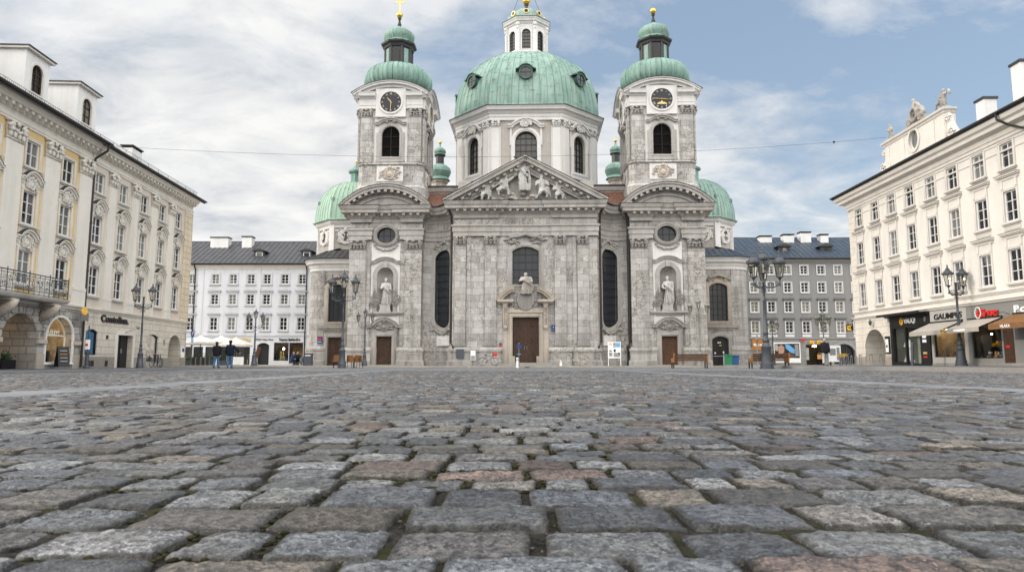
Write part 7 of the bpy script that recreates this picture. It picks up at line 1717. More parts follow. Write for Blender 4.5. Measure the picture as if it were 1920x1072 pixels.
def street_lamp(label, loc, H, arms, base=.30, thick=1.0, iron='iron', top=True, sc=1.0, reach=.78, rz=0, drop=.25):
    """cast-iron post of height H to the tip of its highest lantern; arms = angles of the side arms"""
    o = thing('street_lamp', label, 'street lamp', loc, rz, 'cast iron street lamps round the square'); ph = H - (1.22 * sc if top else .55 * sc); t = thick
    p = MB(); p.lathe([(base * 1.12, 0), (base * 1.12, .08), (base, .1), (base * .98, .32), (base * .86, .36), (base * .80, .62), (base * .72, H * .16), (base * .78, H * .165), (base * .80, H * .18), (base * .56, H * .19), (base * .42, H * .215)], 24, rf=lambda a, z: 1 - (.03 * (sin(a * 4) ** 8) if .36 < z < H * .16 else 0))
    bs = p.build('lamp_base', M[iron], o, angle=35)
    q = MB(); r0 = base * .42
    q.lathe([(r0, H * .21), (r0 * 1.25, H * .22), (r0 * 1.25, H * .235), (r0 * .85, H * .25), (r0 * .95, H * .285), (r0 * 1.1, H * .29), (r0 * .75, H * .3), (.062 * t, H * .55), (.075 * t, H * .555), (.055 * t, H * .565), (.048 * t, ph - .5), (.085 * t, ph - .48), (.06 * t, ph - .44), (.05 * t, ph - .08), (.10 * t, ph - .05), (.05 * t, ph)], 14)
    q.build('lamp_post', M[iron], o, True)
    for a in arms:
        ca, sa = cos(a), sin(a); R_ = reach; za = ph - drop - .42
        ar = MB(); P = lambda u, z: (u * ca, u * sa, z)
        ar.tube([P(.03, za + .05), P(R_ * .25, za - .10), P(R_ * .55, za - .13), P(R_ * .85, za + .0), P(R_, za + .18), P(R_, za + .36)], [.034 * t, .03 * t, .03 * t, .028 * t, .026 * t, .03 * t], 8)
        s_ = spiral(R_ * .42, za + .07, .15 * sc, 1.5, -pi / 2, 1, 0, 14); ar.tube([P(u, z) for u, _, z in s_], .016 * t, 5)
        s_ = spiral(R_ * .8, za + .16, .09 * sc, 1.3, -pi / 2, -1, 0, 12); ar.tube([P(u, z) for u, _, z in s_], .013 * t, 5); s_ = spiral(R_ * .2, za - .26, .10 * sc, 1.3, pi / 2, 1, 0, 12); ar.tube([P(u, z) for u, _, z in s_], .013 * t, 5)
        ar.ball(P(R_, za + .02), (.04 * t, .04 * t, .07 * t), 8, 5); ar.build('lamp_arm', M[iron], o)
        lantern(o, R_ * ca, R_ * sa, za + .38, sc, iron)
    if top: lantern(o, 0, 0, ph + .02, sc, iron)
    return o
street_lamp('two-armed dark street lamp in front of the cream corner house doorway', (px_x(262, 44.5), 44.5, .02), 5.15, (R(8), R(188)), .21, .95, 'iron', False, .95, .52)
street_lamp('slim street lamp beside the cafe umbrellas, before the white house', (px_x(476, 57), 57, .11), 4.75, (R(5), R(185)), .24, .85, 'iron', True, .72, .56)
street_lamp('tall dark three-lantern street lamp by the wicker chairs, left of the church', (px_x(641, 47), 47, 0), 6.75, (R(-12), R(168)), .27, 1.1, 'iron', True, 1.12, .86)
street_lamp('thin three-lantern street lamp in front of the left tower door', (px_x(683, 56), 56, .11), 4.72, (R(0), R(180)), .20, .75, 'iron', True, .68, .58)
street_lamp('tallest street lamp, dark with four lanterns, between the two orange benches', (px_x(1438, 42), 42, 0), 7.5, (R(-35), R(215), R(70)), .385, 1.45, 'iron', True, 1.45, .98)
street_lamp('pale slim street lamp behind the long bench before the right tower', (px_x(1313, 55.6), 55.6, .11), 5.6, (R(-5), R(175)), .18, .8, 'ironlight', True, .85, .68)
street_lamp('pale street lamp in the corner between the grey house and the palace', (px_x(1547, 61), 61, .11), 5.0, (R(-20), R(160), R(80)), .2, .85, 'ironlight', True, .95, .5)
street_lamp('small dark street lamp standing before the grey house poster', (px_x(1451, 68), 68, .11), 4.7, (R(0), R(180)), .2, .8, 'iron', True, .75, .5)
street_lamp('two-armed dark street lamp on the pavement between the two grey awnings', (px_x(1803, 42), 42, .17), 5.75, (R(10), R(190)), .31, 1.2, 'iron', False, 1.15, .52)

def bench(label, loc, rz, L=2.2, ends='benchend'):
    o = thing('park_bench', label, 'bench', loc, rz, 'wooden benches on the square')
    s = MB(); b = MB()
    for k in range(5): s.box(-L / 2, L / 2, -.05 + .11 * k, .04 + .11 * k, .42, .46)
    s.build('seat', M['benchwood'], o)
    for k in range(4):
        z = .54 + .11 * k; y = .50 + .035 * k; b.cbox((0, y, z), (L, .035, .09), Matrix.Rotation(R(-15), 3, 'X'))
    b.build('backrest', M['benchwood'], o)
    for q in (-1, 1):
        e = MB(); x = q * (L / 2 - .04); e.prism([(-.1, .36), (.55, .36), (.66, .95), (.6, .97), (.5, .62), (-.02, .64), (-.1, .6)], x - .035, x + .035); e.map(lambda a, y, z: (y, a, z)); e.build('bench_end', M[ends], o)
        for yy in (-.02, .48): MB().box(x - .035, x + .035, yy - .035, yy + .035, 0, .40).build('leg', M['black'], o)
    return o
bench('long dark bench seen from behind in front of the right tower door', (px_x(1291, 45), 45.0, 0), R(180), 2.25, 'benchend')
bench('orange-ended bench on the left side of the tallest street lamp', (px_x(1421, 43), 43, 0), R(180), 1.15)
bench('orange-ended bench on the right side of the tallest street lamp', (px_x(1456, 43), 43, 0), R(180), 1.2)

def bollard(label, x, y, z, h, r, m='signwhite', cat='bollard', lean=0):
    o = thing('bollard', label, cat, (x, y, z)); o.rotation_euler = (0, lean, 0)
    MB().lathe([(r * 1.25, 0), (r * 1.25, .05), (r, .06), (r, h - .06), (r * .8, h), (0.01, h + .01)], 14).build('post', M[m], o); MB().lathe([(r * 1.03, h * .75), (r * 1.03, h * .85)], 14, cap=False).build('reflector_band', M['greybin'], o); return o
bollard('white bollard in front of the main church door', px_x(970, 50), 50, 0, .72, .085)
bollard('short white bollard to the right of the main church door', px_x(1051.5, 55.6), 55.6, .11, .42, .085)
bollard('leaning dark steel bollard before the black shopfront', px_x(1711, 45), 45, .17, 1.5, .085, 'greybin', lean=R(3))
bollard('pale slim post behind the left orange bench', px_x(1421.5, 48), 48, 0, 2.3, .05, 'ironlight', 'post')
bollard('grey post with sign head beside the green bin', px_x(1358, 52), 52, 0, 1.2, .06, 'steel', 'post')
# blue pay sign on a small stand in front of the main door
o = thing('sign_stand', 'blue panel on a thin stand before the main church door', 'sign', (px_x(973, 52), 52, 0)); MB().lathe([(.16, 0), (.16, .03), (.03, .05), (.022, 1.9)], 10).build('pole', M['steel'], o); MB().box(-.17, .17, -.03, .0, 1.42, 1.72).build('panel', M['blue'], o); MB().box(-.16, .16, -.04, .02, .98, 1.03).build('crossbar', M['bluelight'], o)
o = thing('floor_plate', 'flat black cable plate on the ground before the main door', 'plate', (px_x(988, 50), 50, 0)); MB().prism([(-.2, 0), (.2, 0), (.15, .06), (-.15, .06)], -.15, .15).build('plate', M['black'], o)
# information board
o = thing('information_board', 'white poster board on two legs before the right hollow bay', 'notice board', (px_x(1152.5, 56.2), 56.2, .11))
MB().box(-.52, .52, -.04, .04, .62, 1.95).build('panel', M['signwhite'], o)
for q in (-1, 1): MB().tube([(q * .5, 0, 0), (q * .5, 0, 1.98)], .03, 8).build('leg', M['signwhite'], o)
for mm, a in (('bluelight', (.14, .46, 1.52, 1.88)), ('steel', (-.1, .12, 1.6, 1.88)), ('goldpaint', (-.44, -.2, 1.7, 1.85)), ('black', (-.1, .12, 1.48, 1.53)), ('black', (-.44, -.22, 1.18, 1.26)), ('navy', (-.06, .1, 1.12, 1.34)), ('steel', (-.08, .46, .72, 1.05)), ('red', (.28, .44, .95, 1.08)), ('steel', (-.44, -.18, .78, 1.1))): MB().box(a[0], a[1], -.046, -.04, a[2], a[3]).build('poster_print', M[mm], o)
# bins
def bin_(label, x, y, z, w, h, m, lidm, kind=0):
    o = thing('waste_bin', label, 'bin', (x, y, z))
    if kind == 0: MB().prism([(-w / 2, .06), (w / 2, .06), (w / 2 + .03, h * .86), (-w / 2 - .03, h * .86)], -w * .42, w * .42).build('body', M[m], o); MB().prism([(-w / 2 - .06, h * .86), (w / 2 + .06, h * .86), (w / 2 + .02, h), (-w / 2, h * 1.02)], -w * .5, w * .48).build('lid', M[lidm], o)
    else: MB().box(-w / 2, w / 2, -w * .35, w * .35, 0, h).build('body', M[m], o); MB().prism([(-w / 2 - .02, h), (w / 2 + .02, h), (w / 2, h + .07), (-w / 2, h + .07)], -w * .4, w * .4).build('lid', M[lidm], o); MB().box(-w * .36, w * .36, -w * .36, -w * .34, h * .84, h * .92).build('slot', M['signwhite'], o)
    for q in (-1, 1): MB().lathe([(.06, -.03), (.07, 0), (.06, .03)], 10).map(lambda a, b, c: (c, a, b + .07)).moved(q * w * .38, w * .3, 0).build('wheel', M['rubber'], o)
    return o
bin_('green wheeled bin right of the chapel wing door', px_x(1366, 58), 58, .11, .52, .95, 'green', 'green')
bin_('blue bin beside the green bin at the right chapel wing', px_x(1379, 59.5), 59.5, .11, .46, .88, 'bluebin', 'blue')
bin_('slate grey litter bin against the left chapel wing', px_x(578, 60), 60, .11, .66, 1.0, 'greybin', 'greybin', 1)
# wicker chairs and table by the tall lamp
def chair(label, x, y, rz):
    o = thing('wicker_chair', label, 'chair', (x, y, 0), rz, 'wicker chairs by the tall lamp')
    MB().box(-.25, .25, -.24, .24, .40, .46).build('seat', M['wicker'], o)
    b = MB(); pts = [(-.27, -.12), (-.26, .16), (-.16, .26), (.16, .26), (.26, .16), (.27, -.12)]
    b.sweep(pts, [(0, .42), (.03, .66), (.05, .88), (.03, .90), (-.0, .66), (-.03, .42)]); b.build('backrest', M['wicker'], o)
    for a, c in ((-.22, -.2), (.22, -.2), (-.2, .22), (.2, .22)): MB().tube([(a, c, .41), (a * 1.08, c * 1.1, 0)], [.022, .018], 6).build('leg', M['blackmat'], o)
chair('wicker chair half hidden left of the tall lamp base', px_x(632, 48.5), 48.5, R(100)); chair('wicker chair just right of the tall lamp base', px_x(655, 48.2), 48.2, R(-60)); chair('wicker chair farther right, turned to the small table', px_x(672, 48.6), 48.6, R(75))
o = thing('cafe_table', 'small dark table between the wicker chairs', 'table', (px_x(664, 48.9), 48.9, 0)); MB().lathe([(.30, .70), (.31, .72), (.30, .74)], 20).build('table_top', M['wood2'], o); MB().lathe([(.2, 0), (.2, .02), (.03, .05), (.03, .7)], 12).build('table_leg', M['blackmat'], o)
# A-board and planter chair on the left
o = thing('pavement_board', 'black A-shaped pavement board before the arched window', 'signboard', (left_at(39.7) + .75, 39.2, .02), R(60))
for q in (-1, 1): MB().add([(-.3, q * .28, .1), (.3, q * .28, .1), (.3, q * .04, 1.25), (-.3, q * .04, 1.25), (-.3, q * .25, .1), (.3, q * .25, .1), (.3, q * .01, 1.25), (-.3, q * .01, 1.25)], [(0, 1, 2, 3), (4, 5, 6, 7), (0, 1, 5, 4), (2, 3, 7, 6), (0, 3, 7, 4), (1, 2, 6, 5)]).build('board', M['black'], o)
for k, mm in enumerate(('shoppale', 'shoppale', 'orange', 'shoppale')): MB().box(-.2, .18, -.02, .0, .4 + .2 * k, .44 + .2 * k).map(lambda x, y, z: (x, y - .285 + (z - .1) * .208, z)).build('chalk_line', M[mm], o)
o = thing('drain_bollard', 'dark iron bollard at the foot of the rain pipe between the left houses', 'bollard', (left_at(42) + .55, 42.0, .02)); MB().lathe([(.2, 0), (.2, .1), (.12, .18), (.1, .9), (.13, .95), (.12, 1.02), (.02, 1.1)], 12).build('post', M['iron'], o); MB().box(-.1, .1, -.12, .05, 1.15, 1.75).build('sticker_panel', M['signwhite'], o); MB().box(-.08, .08, -.13, -.11, 1.35, 1.5).build('sticker', M['red'], o); MB().tube([(0, 0, 1), (0, 0, 2.6)], .035, 8).build('pole', M['iron'], o)
o = thing('plant_trough', 'dark planter with trailing plants under the yellow lit arch', 'planter', (left_at(36.3) - .8, 36.6, .02), LDIR); MB().box(-.55, .55, -.25, .25, 0, .5).build('trough', M['blackmat'], o); pl = MB(); rn = random.Random(8)
for k in range(260): x, y, z = rn.gauss(0, .22), rn.gauss(0, .12), .5 + abs(rn.gauss(0, .16)); a = rn.uniform(0, 6); s = rn.uniform(.03, .07); pl.add([(x - s * cos(a), y - s * sin(a), z), (x, y, z - s * .6), (x + s * cos(a), y + s * sin(a), z + s * .5), (x, y, z + s)], [(0, 1, 2, 3)])
pl.build('foliage', M['leaf'], o)
# bicycles
def bicycle(label, loc, rz, frame='black', basket=None):
    o = thing('bicycle', label, 'bicycle', loc, rz)
    for x in (-.52, .52):
        w = MB(); w.lathe([(.33 + .018 * cos(a), .018 * sin(a)) for a in [2 * pi * i / 8 for i in range(9)]], 26, cap=False).map(lambda a, b, c, x=x: (a + x, c, b + .35)); wo = w.build('wheel', M['rubber'], o)
        sp = MB()
        for k in range(12): a = 2 * pi * k / 12; sp.tube([(x, 0, .35), (x + .32 * cos(a), 0, .35 + .32 * sin(a))], .004, 4)
        sp.ball((x, 0, .35), (.03, .05, .03), 6, 4); sp.build('spokes', M['steel'], wo)
    f = MB(); bb, hd, st = (-.08, 0, .32), (.36, 0, .82), (-.22, 0, .80)
    for a, b in ((bb, hd), (bb, st), (st, hd), (bb, (-.52, 0, .35)), (st, (-.52, 0, .35)), (hd, (.52, 0, .35)), (hd, (.33, 0, .98))): f.tube([a, b], .018, 6)
    f.build('frame', M[frame], o); MB().tube([(.28, -.28, 1.02), (.34, -.2, 1.0), (.33, 0, .98), (.34, .2, 1.0), (.28, .28, 1.02)], .014, 6).build('handlebar', M['steel'], o)
    MB().ball((-.24, 0, .90), (.14, .07, .045), 10, 6).tube([st, (-.24, 0, .9)], .014, 6).build('saddle', M['black'], o); MB().tube([(-.08, -.14, .22), (-.08, -.06, .32), (-.08, .06, .32), (-.08, .14, .42)], .014, 6).build('pedals', M['steel'], o)
    if basket: MB().box(.42, .72, -.16, .16, .78, 1.0).box(.44, .70, -.14, .14, 1.0, 1.06).build('basket', M[basket], o)
bx = left_at(51.3); bicycle('black bicycle under the warm-lit window of the cream house', (bx + .55, 51.0, .02), R(88)); bicycle('second black bicycle leaning behind it at the warm-lit window', (bx + .25, 52.0, .02), R(96), 'navy')
bicycle('small dark bicycle with red bags at the church plinth left of the main door', (px_x(916, 57.0), 57.0, .11), R(20), 'black', 'red')
gX = lambda px, Y: px_x(px, Y)
bicycle('bicycle with yellow bag nearest the arched window of the grey house', (gX(1577, 64), 64, .11), R(70), 'black', 'yellowsign'); bicycle('bicycle with yellow bag parked between two others by the racks', (gX(1582, 62), 62, .11), R(80), 'steel', 'yellowsign'); bicycle('bicycle with yellow bag closest to the palace corner', (gX(1590, 60.5), 60.5, .11), R(85), 'black', 'yellowsign')
o = thing('poster_stand', 'white poster stand in front of the arched window of the grey house', 'notice board', (gX(1566, 70), 70, .11)); MB().box(-.62, .62, -.05, .05, .35, 2.0).build('panel', M['signwhite'], o); MB().box(-.5, .1, -.06, -.05, 1.0, 1.7).box(.2, .5, -.06, -.05, .5, 1.8).build('poster_print', M['steel'], o); MB().box(-.5, -.42, -.1, .1, 0, .35).box(.42, .5, -.1, .1, 0, .35).build('foot', M['black'], o)
# bicycle hoops
hp = [(1576, 58.0), (1583, 57.2), (1590, 56.4), (1597, 55.6), (1605, 54.8), (1614, 53.6)]
def hoop(label, x, y, z, rz, L=.8, group='steel bicycle hoops at the palace corner'):
    o = thing('bicycle_rack', label, 'bike rack', (x, y, z), rz, group); MB().tube([(-L / 2, 0, 0), (-L / 2, 0, .74), (-L / 2 + .06, 0, .8), (L / 2 - .06, 0, .8), (L / 2, 0, .74), (L / 2, 0, 0)], .028, 8).build('hoop', M['steel'], o)
    for q in (-1, 1): MB().lathe([(.07, 0), (.07, .015)], 10, q * L / 2, 0).build('foot_plate', M['steel'], o)
for i, (p, y) in enumerate(hp): hoop('steel bicycle hoop in the close row at the palace corner', gX(p, y), y, .11 if y > 55 else .17, R(72))
for p, y, l in ((1634, 52.6, 'wide steel rail at the left side of the palace archway'), (1652, 51.0, 'wide steel rail at the right side of the palace archway')): hoop(l, gX(p, y), y, .17, R(55), 1.5, None)

# ------------------------------------------------------------------ cafe under umbrellas
def umbrella(label, x, y, z, r, h):
    o = thing('cafe_umbrella', label, 'umbrella', (x, y, z), R(11), 'cream cafe umbrellas before the white house'); n = 8
    c = MB(); oct_ = [(r * cos(2 * pi * i / n), r * sin(2 * pi * i / n)) for i in range(n)]; top = (0, 0, h); zz = h - .62
    for i in range(n):
        a, b = oct_[i], oct_[(i + 1) % n]; m = ((a[0] + b[0]) / 2 * .98, (a[1] + b[1]) / 2 * .98)
        for k in range(6):
            t0, t1 = k / 6, (k + 1) / 6; f = lambda t, p: (p[0] * t, p[1] * t, h - .62 * t ** 1.12)
            f2 = lambda t, p: (p[0] * t, p[1] * t, h - .62 * t ** 1.12 - .03 * sin(pi * t))
            c.add([f(t0, a), f(t1, a), f2(t1, m), f2(t0, m)], [(0, 1, 2, 3)]); c.add([f2(t0, m), f2(t1, m), f(t1, b), f(t0, b)], [(0, 1, 2, 3)])
        c.add([(a[0], a[1], zz), (b[0], b[1], zz), (b[0], b[1], zz - .2), (m[0], m[1], zz - .24), (a[0], a[1], zz - .2)], [(0, 1, 2, 3, 4)])
    c.lathe([(.22, h - .06), (.12, h + .06), (.03, h + .1)], 8); c.build('canopy', M['parasol'], o)
    MB().tube([(0, 0, .05), (0, 0, h + .12)], .035, 8).build('pole', M['blackmat'], o); MB().lathe([(.4, 0), (.4, .06), (.08, .1), (.08, .3)], 12).build('base', M['iron'], o)
    for i in range(n): MB().tube([(0, 0, h - .12), (oct_[i][0] * .98, oct_[i][1] * .98, zz - .02)], .012, 4).build('rib', M['benchwood'], o)
umbrella('leftmost cream cafe umbrella beside the corner of the cream house', gX(374, 67), 67, .11, 1.95, 2.85)
umbrella('cream cafe umbrella in the middle, behind the two walkers', gX(413, 70), 70, .11, 1.75, 2.95)
umbrella('rightmost cream cafe umbrella nearest the slim lamp', gX(441, 66), 66, .11, 1.55, 2.62)
def shrub(label, x, y, w, h, seed, m='greybin'):
    o = thing('potted_shrub', label, 'planter', (x, y, .11), 0, 'potted shrubs round the cafe'); rn = random.Random(seed); MB().prism([(-w / 2, 0), (w / 2, 0), (w / 2 + .04, .45), (-w / 2 - .04, .45)], -.2, .2).build('pot', M[m], o)
    f = MB()
    for k in range(9): c = (rn.uniform(-.4, .4) * w, rn.uniform(-.12, .12)); f.tube([(c[0] * .4, 0, .42), (c[0], c[1], .45 + h * rn.uniform(.3, .8))], .008, 4)
    for k in range(420):
        cl = k % 9; x_ = (cl / 8 - .5) * w + rn.gauss(0, .09); y_ = rn.gauss(0, .13); z = .45 + h * (.15 + .75 * rn.random()) * (.65 + .35 * sin(cl * 2.3 + seed)); a = rn.uniform(0, 6); s = rn.uniform(.025, .055); t = rn.uniform(-.6, .9)
        f.add([(x_ - s * cos(a), y_ - s * sin(a), z), (x_, y_, z - s * .5), (x_ + s * cos(a), y_ + s * sin(a), z + s * t), (x_, y_, z + s * .7)], [(0, 1, 2, 3)])
    f.build('foliage', M['leaf'], o)
for p, w, h, sd_, l in ((357, .9, .5, 1, 'low spreading shrub in the pot nearest the cream house'), (376, 1.0, .85, 2, 'tallest bushy shrub in a pot left of the walkers'), (391, .8, .5, 3, 'round shrub in a pot just left of the first walker'), (419, .9, .75, 4, 'shrub in a pot between the two walkers')): shrub(l, gX(p, 63), 63, w, h, sd_)
for i, p in enumerate((362, 371, 381, 388)):
    o = thing('cafe_screen', 'dark panel of the low cafe fence, left of the walkers', 'fence panel', (gX(p, 62), 62, .11), 0, 'dark panels of the low cafe fence'); MB().box(-.19, .19, -.015, .015, .1, .72).build('panel', M['shopdark'], o)
    for q in (-1, 1): MB().box(q * .2 - .02, q * .2 + .02, -.02, .02, 0, .78).build('post', M['steel'], o)
for i, (p, l) in enumerate(((439, 'pale cafe fence panel beside the second walker'), (446, 'pale cafe fence panel in the middle of three'), (453, 'pale cafe fence panel nearest the slim lamp'))):
    o = thing('cafe_screen', l, 'fence panel', (gX(p, 62.5), 62.5, .11)); MB().box(-.16, .16, -.02, .02, .06, .78).build('panel', M['signwhite'], o)
    for q in (-1, 1): MB().box(q * .15 - .02, q * .15 + .02, -.03, .03, 0, .06).build('foot', M['steel'], o)
o = thing('menu_stand', 'tilted brown menu board by the arched doorway of the white house', 'signboard', (gX(482.5, 72), 72, .11)); MB().cbox((0, 0, 1.35), (.42, .05, 1.15), Matrix.Rotation(R(14), 3, 'Y')).build('board', M['wood2'], o); MB().lathe([(.25, 0), (.25, .05), (.03, .08), (.03, .9)], 10).build('stand', M['steel'], o)

# ------------------------------------------------------------------ people
def person(label, loc, rz, pose, top='blackmat', legs='denim', hair='hairdark', hat=None, sc=1.0, extra=None):
    """standing, walking or seated figure facing -y in its own frame; pose gives the joints"""
    o = thing('person', label, 'person', loc, rz); J = {k: Vector(v) for k, v in pose.items()}
    mb = MB(); c = mb.cap; pel, ch, nk, hd = J['pelvis'], J['chest'], J['neck'], J['head']
    c(pel, ch, .11, .115, 14); c(ch, nk, .10, .055, 12); c(nk, hd, .055, .06, 10); mb.ball(hd + Vector((0, -.005, .02)), (.078, .098, .118), 16, 12)
    mb.ball(hd + Vector((0, -.10, -.005)), (.014, .024, .022), 8, 6); mb.ball(hd + Vector((0, -.075, -.075)), (.045, .04, .035), 8, 6); mb.ball(hd + Vector((0, -.097, -.05)), (.024, .012, .008), 8, 5)
    for s in (-1, 1):
        mb.ball(hd + Vector((s * .08, .005, .0)), (.014, .022, .032), 6, 5); mb.ball(hd + Vector((s * .032, -.09, .025)), (.014, .01, .009), 6, 5)
        q = 'l' if s < 0 else 'r'; sh, el, wr, hp, kn, an, toe = (J[q + k] for k in ('sh', 'el', 'wr', 'hip', 'kn', 'an', 'toe'))
        c(sh, el, .058, .044, 12); c(el, wr, .044, .028, 12); d = (wr - el).normalized(); side = Vector((s, 0, 0)); pa = wr + d * .075; c(wr + d * .01, pa, .032, .036, 10)
        fw = d.cross(side).normalized()
        for k, L in enumerate((.062, .075, .08, .072)):
            b0 = pa + fw * (.028 - .018 * k) + d * .02; b1 = b0 + d * L * .55 - side * .012; c(b0, b1, .0095, .009, 6); c(b1, b1 + d * L * .35 - side * .025, .009, .0075, 6)
        t0 = wr + d * .03 + fw * .03; c(t0, t0 + d * .035 + fw * .028, .012, .0095, 6); c(t0 + d * .035 + fw * .028, t0 + d * .065 + fw * .03, .0095, .008, 6)
        c(hp, kn, .085, .055, 12); c(kn, an, .056, .036, 12); c(an, toe, .04, .03, 8)
    body = remesh(mb, .0085, None, 1); body.materials.append(M['skin']); b = link('body', body, o)
    g = MB(); c = g.cap; g.lathe([(.17, 0), (.19, .1), (.185, .3), (.2, .48), (.15, .58), (.075, .63)], 18, rf=lambda t, z: 1 - .28 * abs(sin(t)) ** 2) if False else None
    dn = (pel - ch).normalized()
    for dx in (-.085, 0, .085): c(ch + Vector((dx, 0, .02)), pel + Vector((dx, 0, .0)) + dn * .04, .15, .155, 12)
    c(J['lsh'], J['rsh'], .082, .082, 12); c(ch, nk - Vector((0, 0, .02)), .15, .09, 12)
    for q in 'lr': c(J[q + 'sh'], J[q + 'el'], .082, .068, 12); c(J[q + 'el'], J[q + 'wr'], .066, .05, 12)
    rn = random.Random(len(label)); ph = rn.uniform(0, 6)
    crease = lambda p: .006 * np.sin(p[:, 2] * 38 + np.sin(p[:, 0] * 25 + ph) * 2) + .004 * np.sin(p[:, 0] * 55 + p[:, 2] * 20)
    jk = remesh(g, .014, crease, 2); jk.materials.append(M[top]); link('jacket', jk, b)
    g = MB(); c = g.cap; c(J['lhip'] + Vector((0, 0, .06)), J['rhip'] + Vector((0, 0, .06)), .115, .115, 12)
    for q in 'lr': c(J[q + 'hip'], J[q + 'kn'], .105, .078, 12); c(J[q + 'kn'], J[q + 'an'] + Vector((0, 0, .0)), .078, .066, 12)
    tr = remesh(g, .014, crease, 2); tr.materials.append(M[legs]); link('trousers', tr, b)
    for q in 'lr':
        s = MB(); a, t = J[q + 'an'], J[q + 'toe']; s.cap(a + Vector((0, .03, -.045)), t, .05, .042, 10); s.cap(a, a + Vector((0, .01, -.04)), .05, .052, 10); sm = remesh(s, .012, None, 1); sm.materials.append(M['black']); link('shoe', sm, b)
    h = MB(); h.ball(hd + Vector((0, .022, .035)), (.09, .105, .118), 16, 10); h.ball(hd + Vector((0, .055, -.03)), (.075, .065, .08), 12, 8); hm = remesh(h, .012, lambda p: .005 * np.sin(p[:, 0] * 90) * np.sin(p[:, 2] * 60), 1); hm.materials.append(M[hair]); link('hair', hm, b)
    if hat: k = MB(); k.lathe([(.15, .06), (.155, .075), (.105, .085), (.10, .15), (.07, .175), (.01, .18)], 18, hd.x, hd.y + .01); k.map(lambda x, y, z: (x, y, z + hd.z)); k.build('hat', M[hat], b, True)
    if extra: extra(o, b, J)
    o.scale = (sc,) * 3; return o
def stand(step=.0, lean=0.0, la=None, ra=None, bend=0):
    """base pose; step > 0 strides with the left leg forward"""
    P = dict(pelvis=(0, 0, .95), chest=(0, -lean, 1.28), neck=(0, -lean * 1.3, 1.47), head=(0, -lean * 1.6 - .02, 1.60), lsh=(-.185, -lean, 1.40), rsh=(.185, -lean, 1.40),
             lel=(-.25, .02 - lean * .6 + step * .35, 1.12), rel=(.25, .02 - lean * .6 - step * .35, 1.12), lwr=(-.25, -.08 - lean + step * .5, .88), rwr=(.25, -.08 - lean - step * .5, .88),
             lhip=(-.09, 0, .90), rhip=(.09, 0, .90), lkn=(-.10, -.03 - step * .55, .50), rkn=(.10, -.03 + step * .35, .50), lan=(-.10, .0 - step, .10), ran=(.10, step * 1.15, .10 + step * .22), ltoe=(-.12, -.14 - step, .045), rtoe=(.12, -.12 + step * 1.12, .045 + step * .05))
    P.update(la or {}); P.update(ra or {}); return P
person('man in black jacket and blue jeans, left of the two walkers by the cafe', (gX(405, 45), 45, 0), R(172), stand(.10), 'blackmat', 'denim', 'hairdark')
person('man with dark hat, navy jacket and jeans, one elbow held out', (gX(430.5, 45), 45, 0), R(186), stand(.05, 0, dict(lel=(-.40, .02, 1.20), lwr=(-.52, -.10, 1.02))), 'navy', 'denim', 'hairdark', 'blackmat', 1.03)
def bag(o, b, J):
    g = MB(); g.box(-.15, .15, -.05, .05, .55, .85); g.tube([(-.1, 0, .85), (-.08, 0, .95), (.08, 0, .95), (.1, 0, .85)], .012, 6); bo = thing('hand_bag', 'tan bag held by the grey-haired man walking right', 'bag', o.location, o.rotation_euler.z); g.map(lambda x, y, z: (x + .32, y - .12, z - .12)); g.build('bag_body', M['tan'], bo)
    MB().ball(J['head'] + Vector((.055, -.055, -.035)), (.05, .055, .05), 10, 8).build('red_scarf', M['red'], b)
person('grey-haired man in black jacket and pale trousers walking on the pavement', (gX(1548, 45), 45, .17), R(155), stand(.30, .05), 'blackmat', 'greytrouser', 'hairgrey', None, 1.02, bag)
def seat(a=0): 
    P = stand(); P.update(pelvis=(0, .05, .52), chest=(0, -.03, .86), neck=(0, -.06, 1.04), head=(0, -.10, 1.17), lsh=(-.18, -.03, .97), rsh=(.18, -.03, .97), lel=(-.24, -.1, .72), rel=(.24, -.1, .72), lwr=(-.14, -.32, .64), rwr=(.14, -.32, .64),
             lhip=(-.09, .02, .50), rhip=(.09, .02, .50), lkn=(-.12, -.42, .52), rkn=(.12, -.42, .50), lan=(-.12, -.40, .1), ran=(.12, -.42, .1), ltoe=(-.12, -.55, .045), rtoe=(.13, -.57, .045)); return P
def stool(label, x, y, rz):
    o = thing('cafe_chair', label, 'chair', (x, y, .11), rz); MB().box(-.22, .22, -.2, .22, .36, .40).build('seat', M['blackmat'], o); MB().box(-.22, .22, .2, .23, .5, .85).build('backrest', M['blackmat'], o)
    for a, c in ((-.19, -.17), (.19, -.17), (-.19, .2), (.19, .2)): MB().box(a - .015, a + .015, c - .015, c + .015, 0, .36 if c < 0 else .85).build('leg', M['steel'], o)
for p, rz, tp, hr, l, l2 in ((549, R(60), 'bluejacket', 'hairgrey', 'white-haired person in blue jacket seated below the shop window', 'metal chair under the white-haired seated person'), (559, R(-40), 'navy', 'hairgrey', 'person in navy jacket seated to the right, before the warm shop window', 'metal chair under the seated person in navy')):
    person(l, (gX(p, 68), 68, .11), rz, seat(), tp, 'navy', hr); stool(l2, gX(p, 68), 68 + .0, rz)
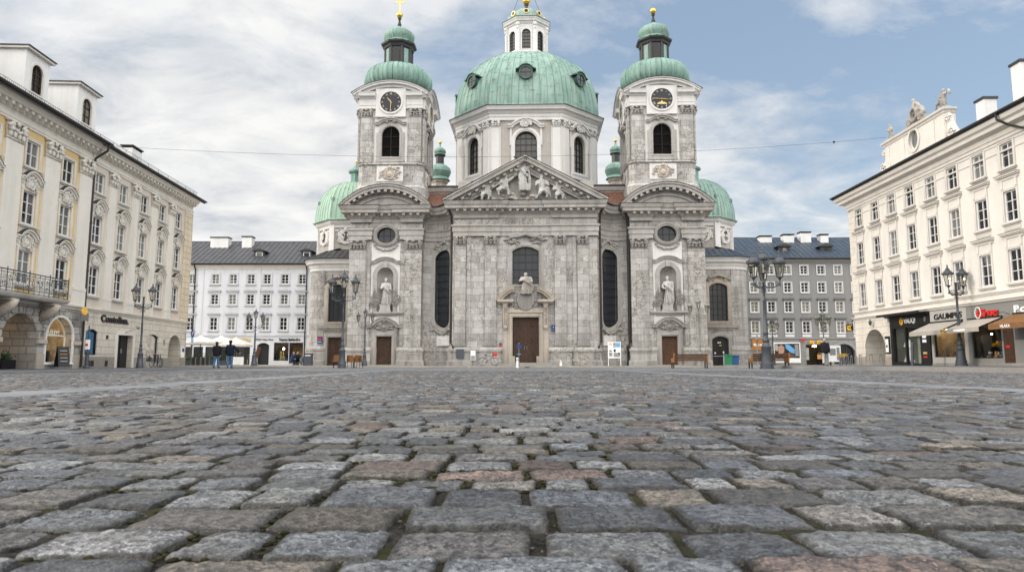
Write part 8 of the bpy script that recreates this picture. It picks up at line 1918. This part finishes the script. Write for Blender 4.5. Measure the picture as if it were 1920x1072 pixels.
# baby buggy beside the seated pair
o = thing('push_buggy', 'grey and orange push buggy right of the seated pair', 'buggy', (gX(567, 67.5), 67.5, .11), R(-20)); MB().lathe([(.02, -.2), (.26, -.16), (.3, 0), (.26, .16), (.02, .2)], 14).map(lambda x, y, z: (x, z, y + .55)).build('seat_shell', M['greybin'], o); MB().tube([(-.3, -.18, .1), (.25, -.18, .95), (.25, .18, .95), (-.3, .18, .1)], .018, 6).tube([(.25, -.18, .1), (-.05, -.18, .5)], .018, 6).tube([(.25, .18, .1), (-.05, .18, .5)], .018, 6).build('frame', M['steel'], o); MB().ball((-.02, 0, .62), (.16, .14, .1), 10, 6).build('blanket', M['orange'], o)
for a in (-.3, .25):
    for q in (-.2, .2): MB().lathe([(.05, -.02), (.1, -.02), (.1, .02), (.05, .02)], 14).map(lambda x, y, z: (x, z, y)).moved(a, q, .1).build('wheel', M['rubber'], o)

# ------------------------------------------------------------------ the wire strung across the square
def wire():
    a = Vector((left_at(45.5) - .6, 45.5, 15.1)); ax, az = at(1655, 258, 50.8); e = Vector((28.7, 50.8, az)); pts = []
    for i in range(41):
        t = i / 40; p = a.lerp(e, t); p.z -= 4 * 1.1 * t * (1 - t); pts.append(tuple(p))
    o = thing('overhead_wire', 'thin wire strung across the square from roof to roof', 'cable', a); MB().tube([tuple(Vector(p) - a) for p in pts], .010, 5).build('cable', M['lead'], o)
    MB().tube([(0, 0, -.9), (0, 0, .05)], .02, 6).build('anchor', M['lead'], o); p = Vector(pts[20]) - a; h = MB(); h.tube([tuple(p + Vector(q)) for q in ((-.5, 0, 0), (-.4, 0, -.15), (-.1, 0, -.42), (.15, 0, -.35), (.3, 0, -.05), (.55, 0, .02))], .02, 5); h.ball(tuple(p + Vector((-.5, 0, -.05))), .07, 6, 4); h.ball(tuple(p + Vector((.35, 0, -.2))), .07, 6, 4); h.build('cable_hanger', M['lead'], o)
    p = Vector(pts[37]) - a; MB().ball(tuple(p), .09, 8, 6).build('cable_clamp', M['lead'], o)
wire()
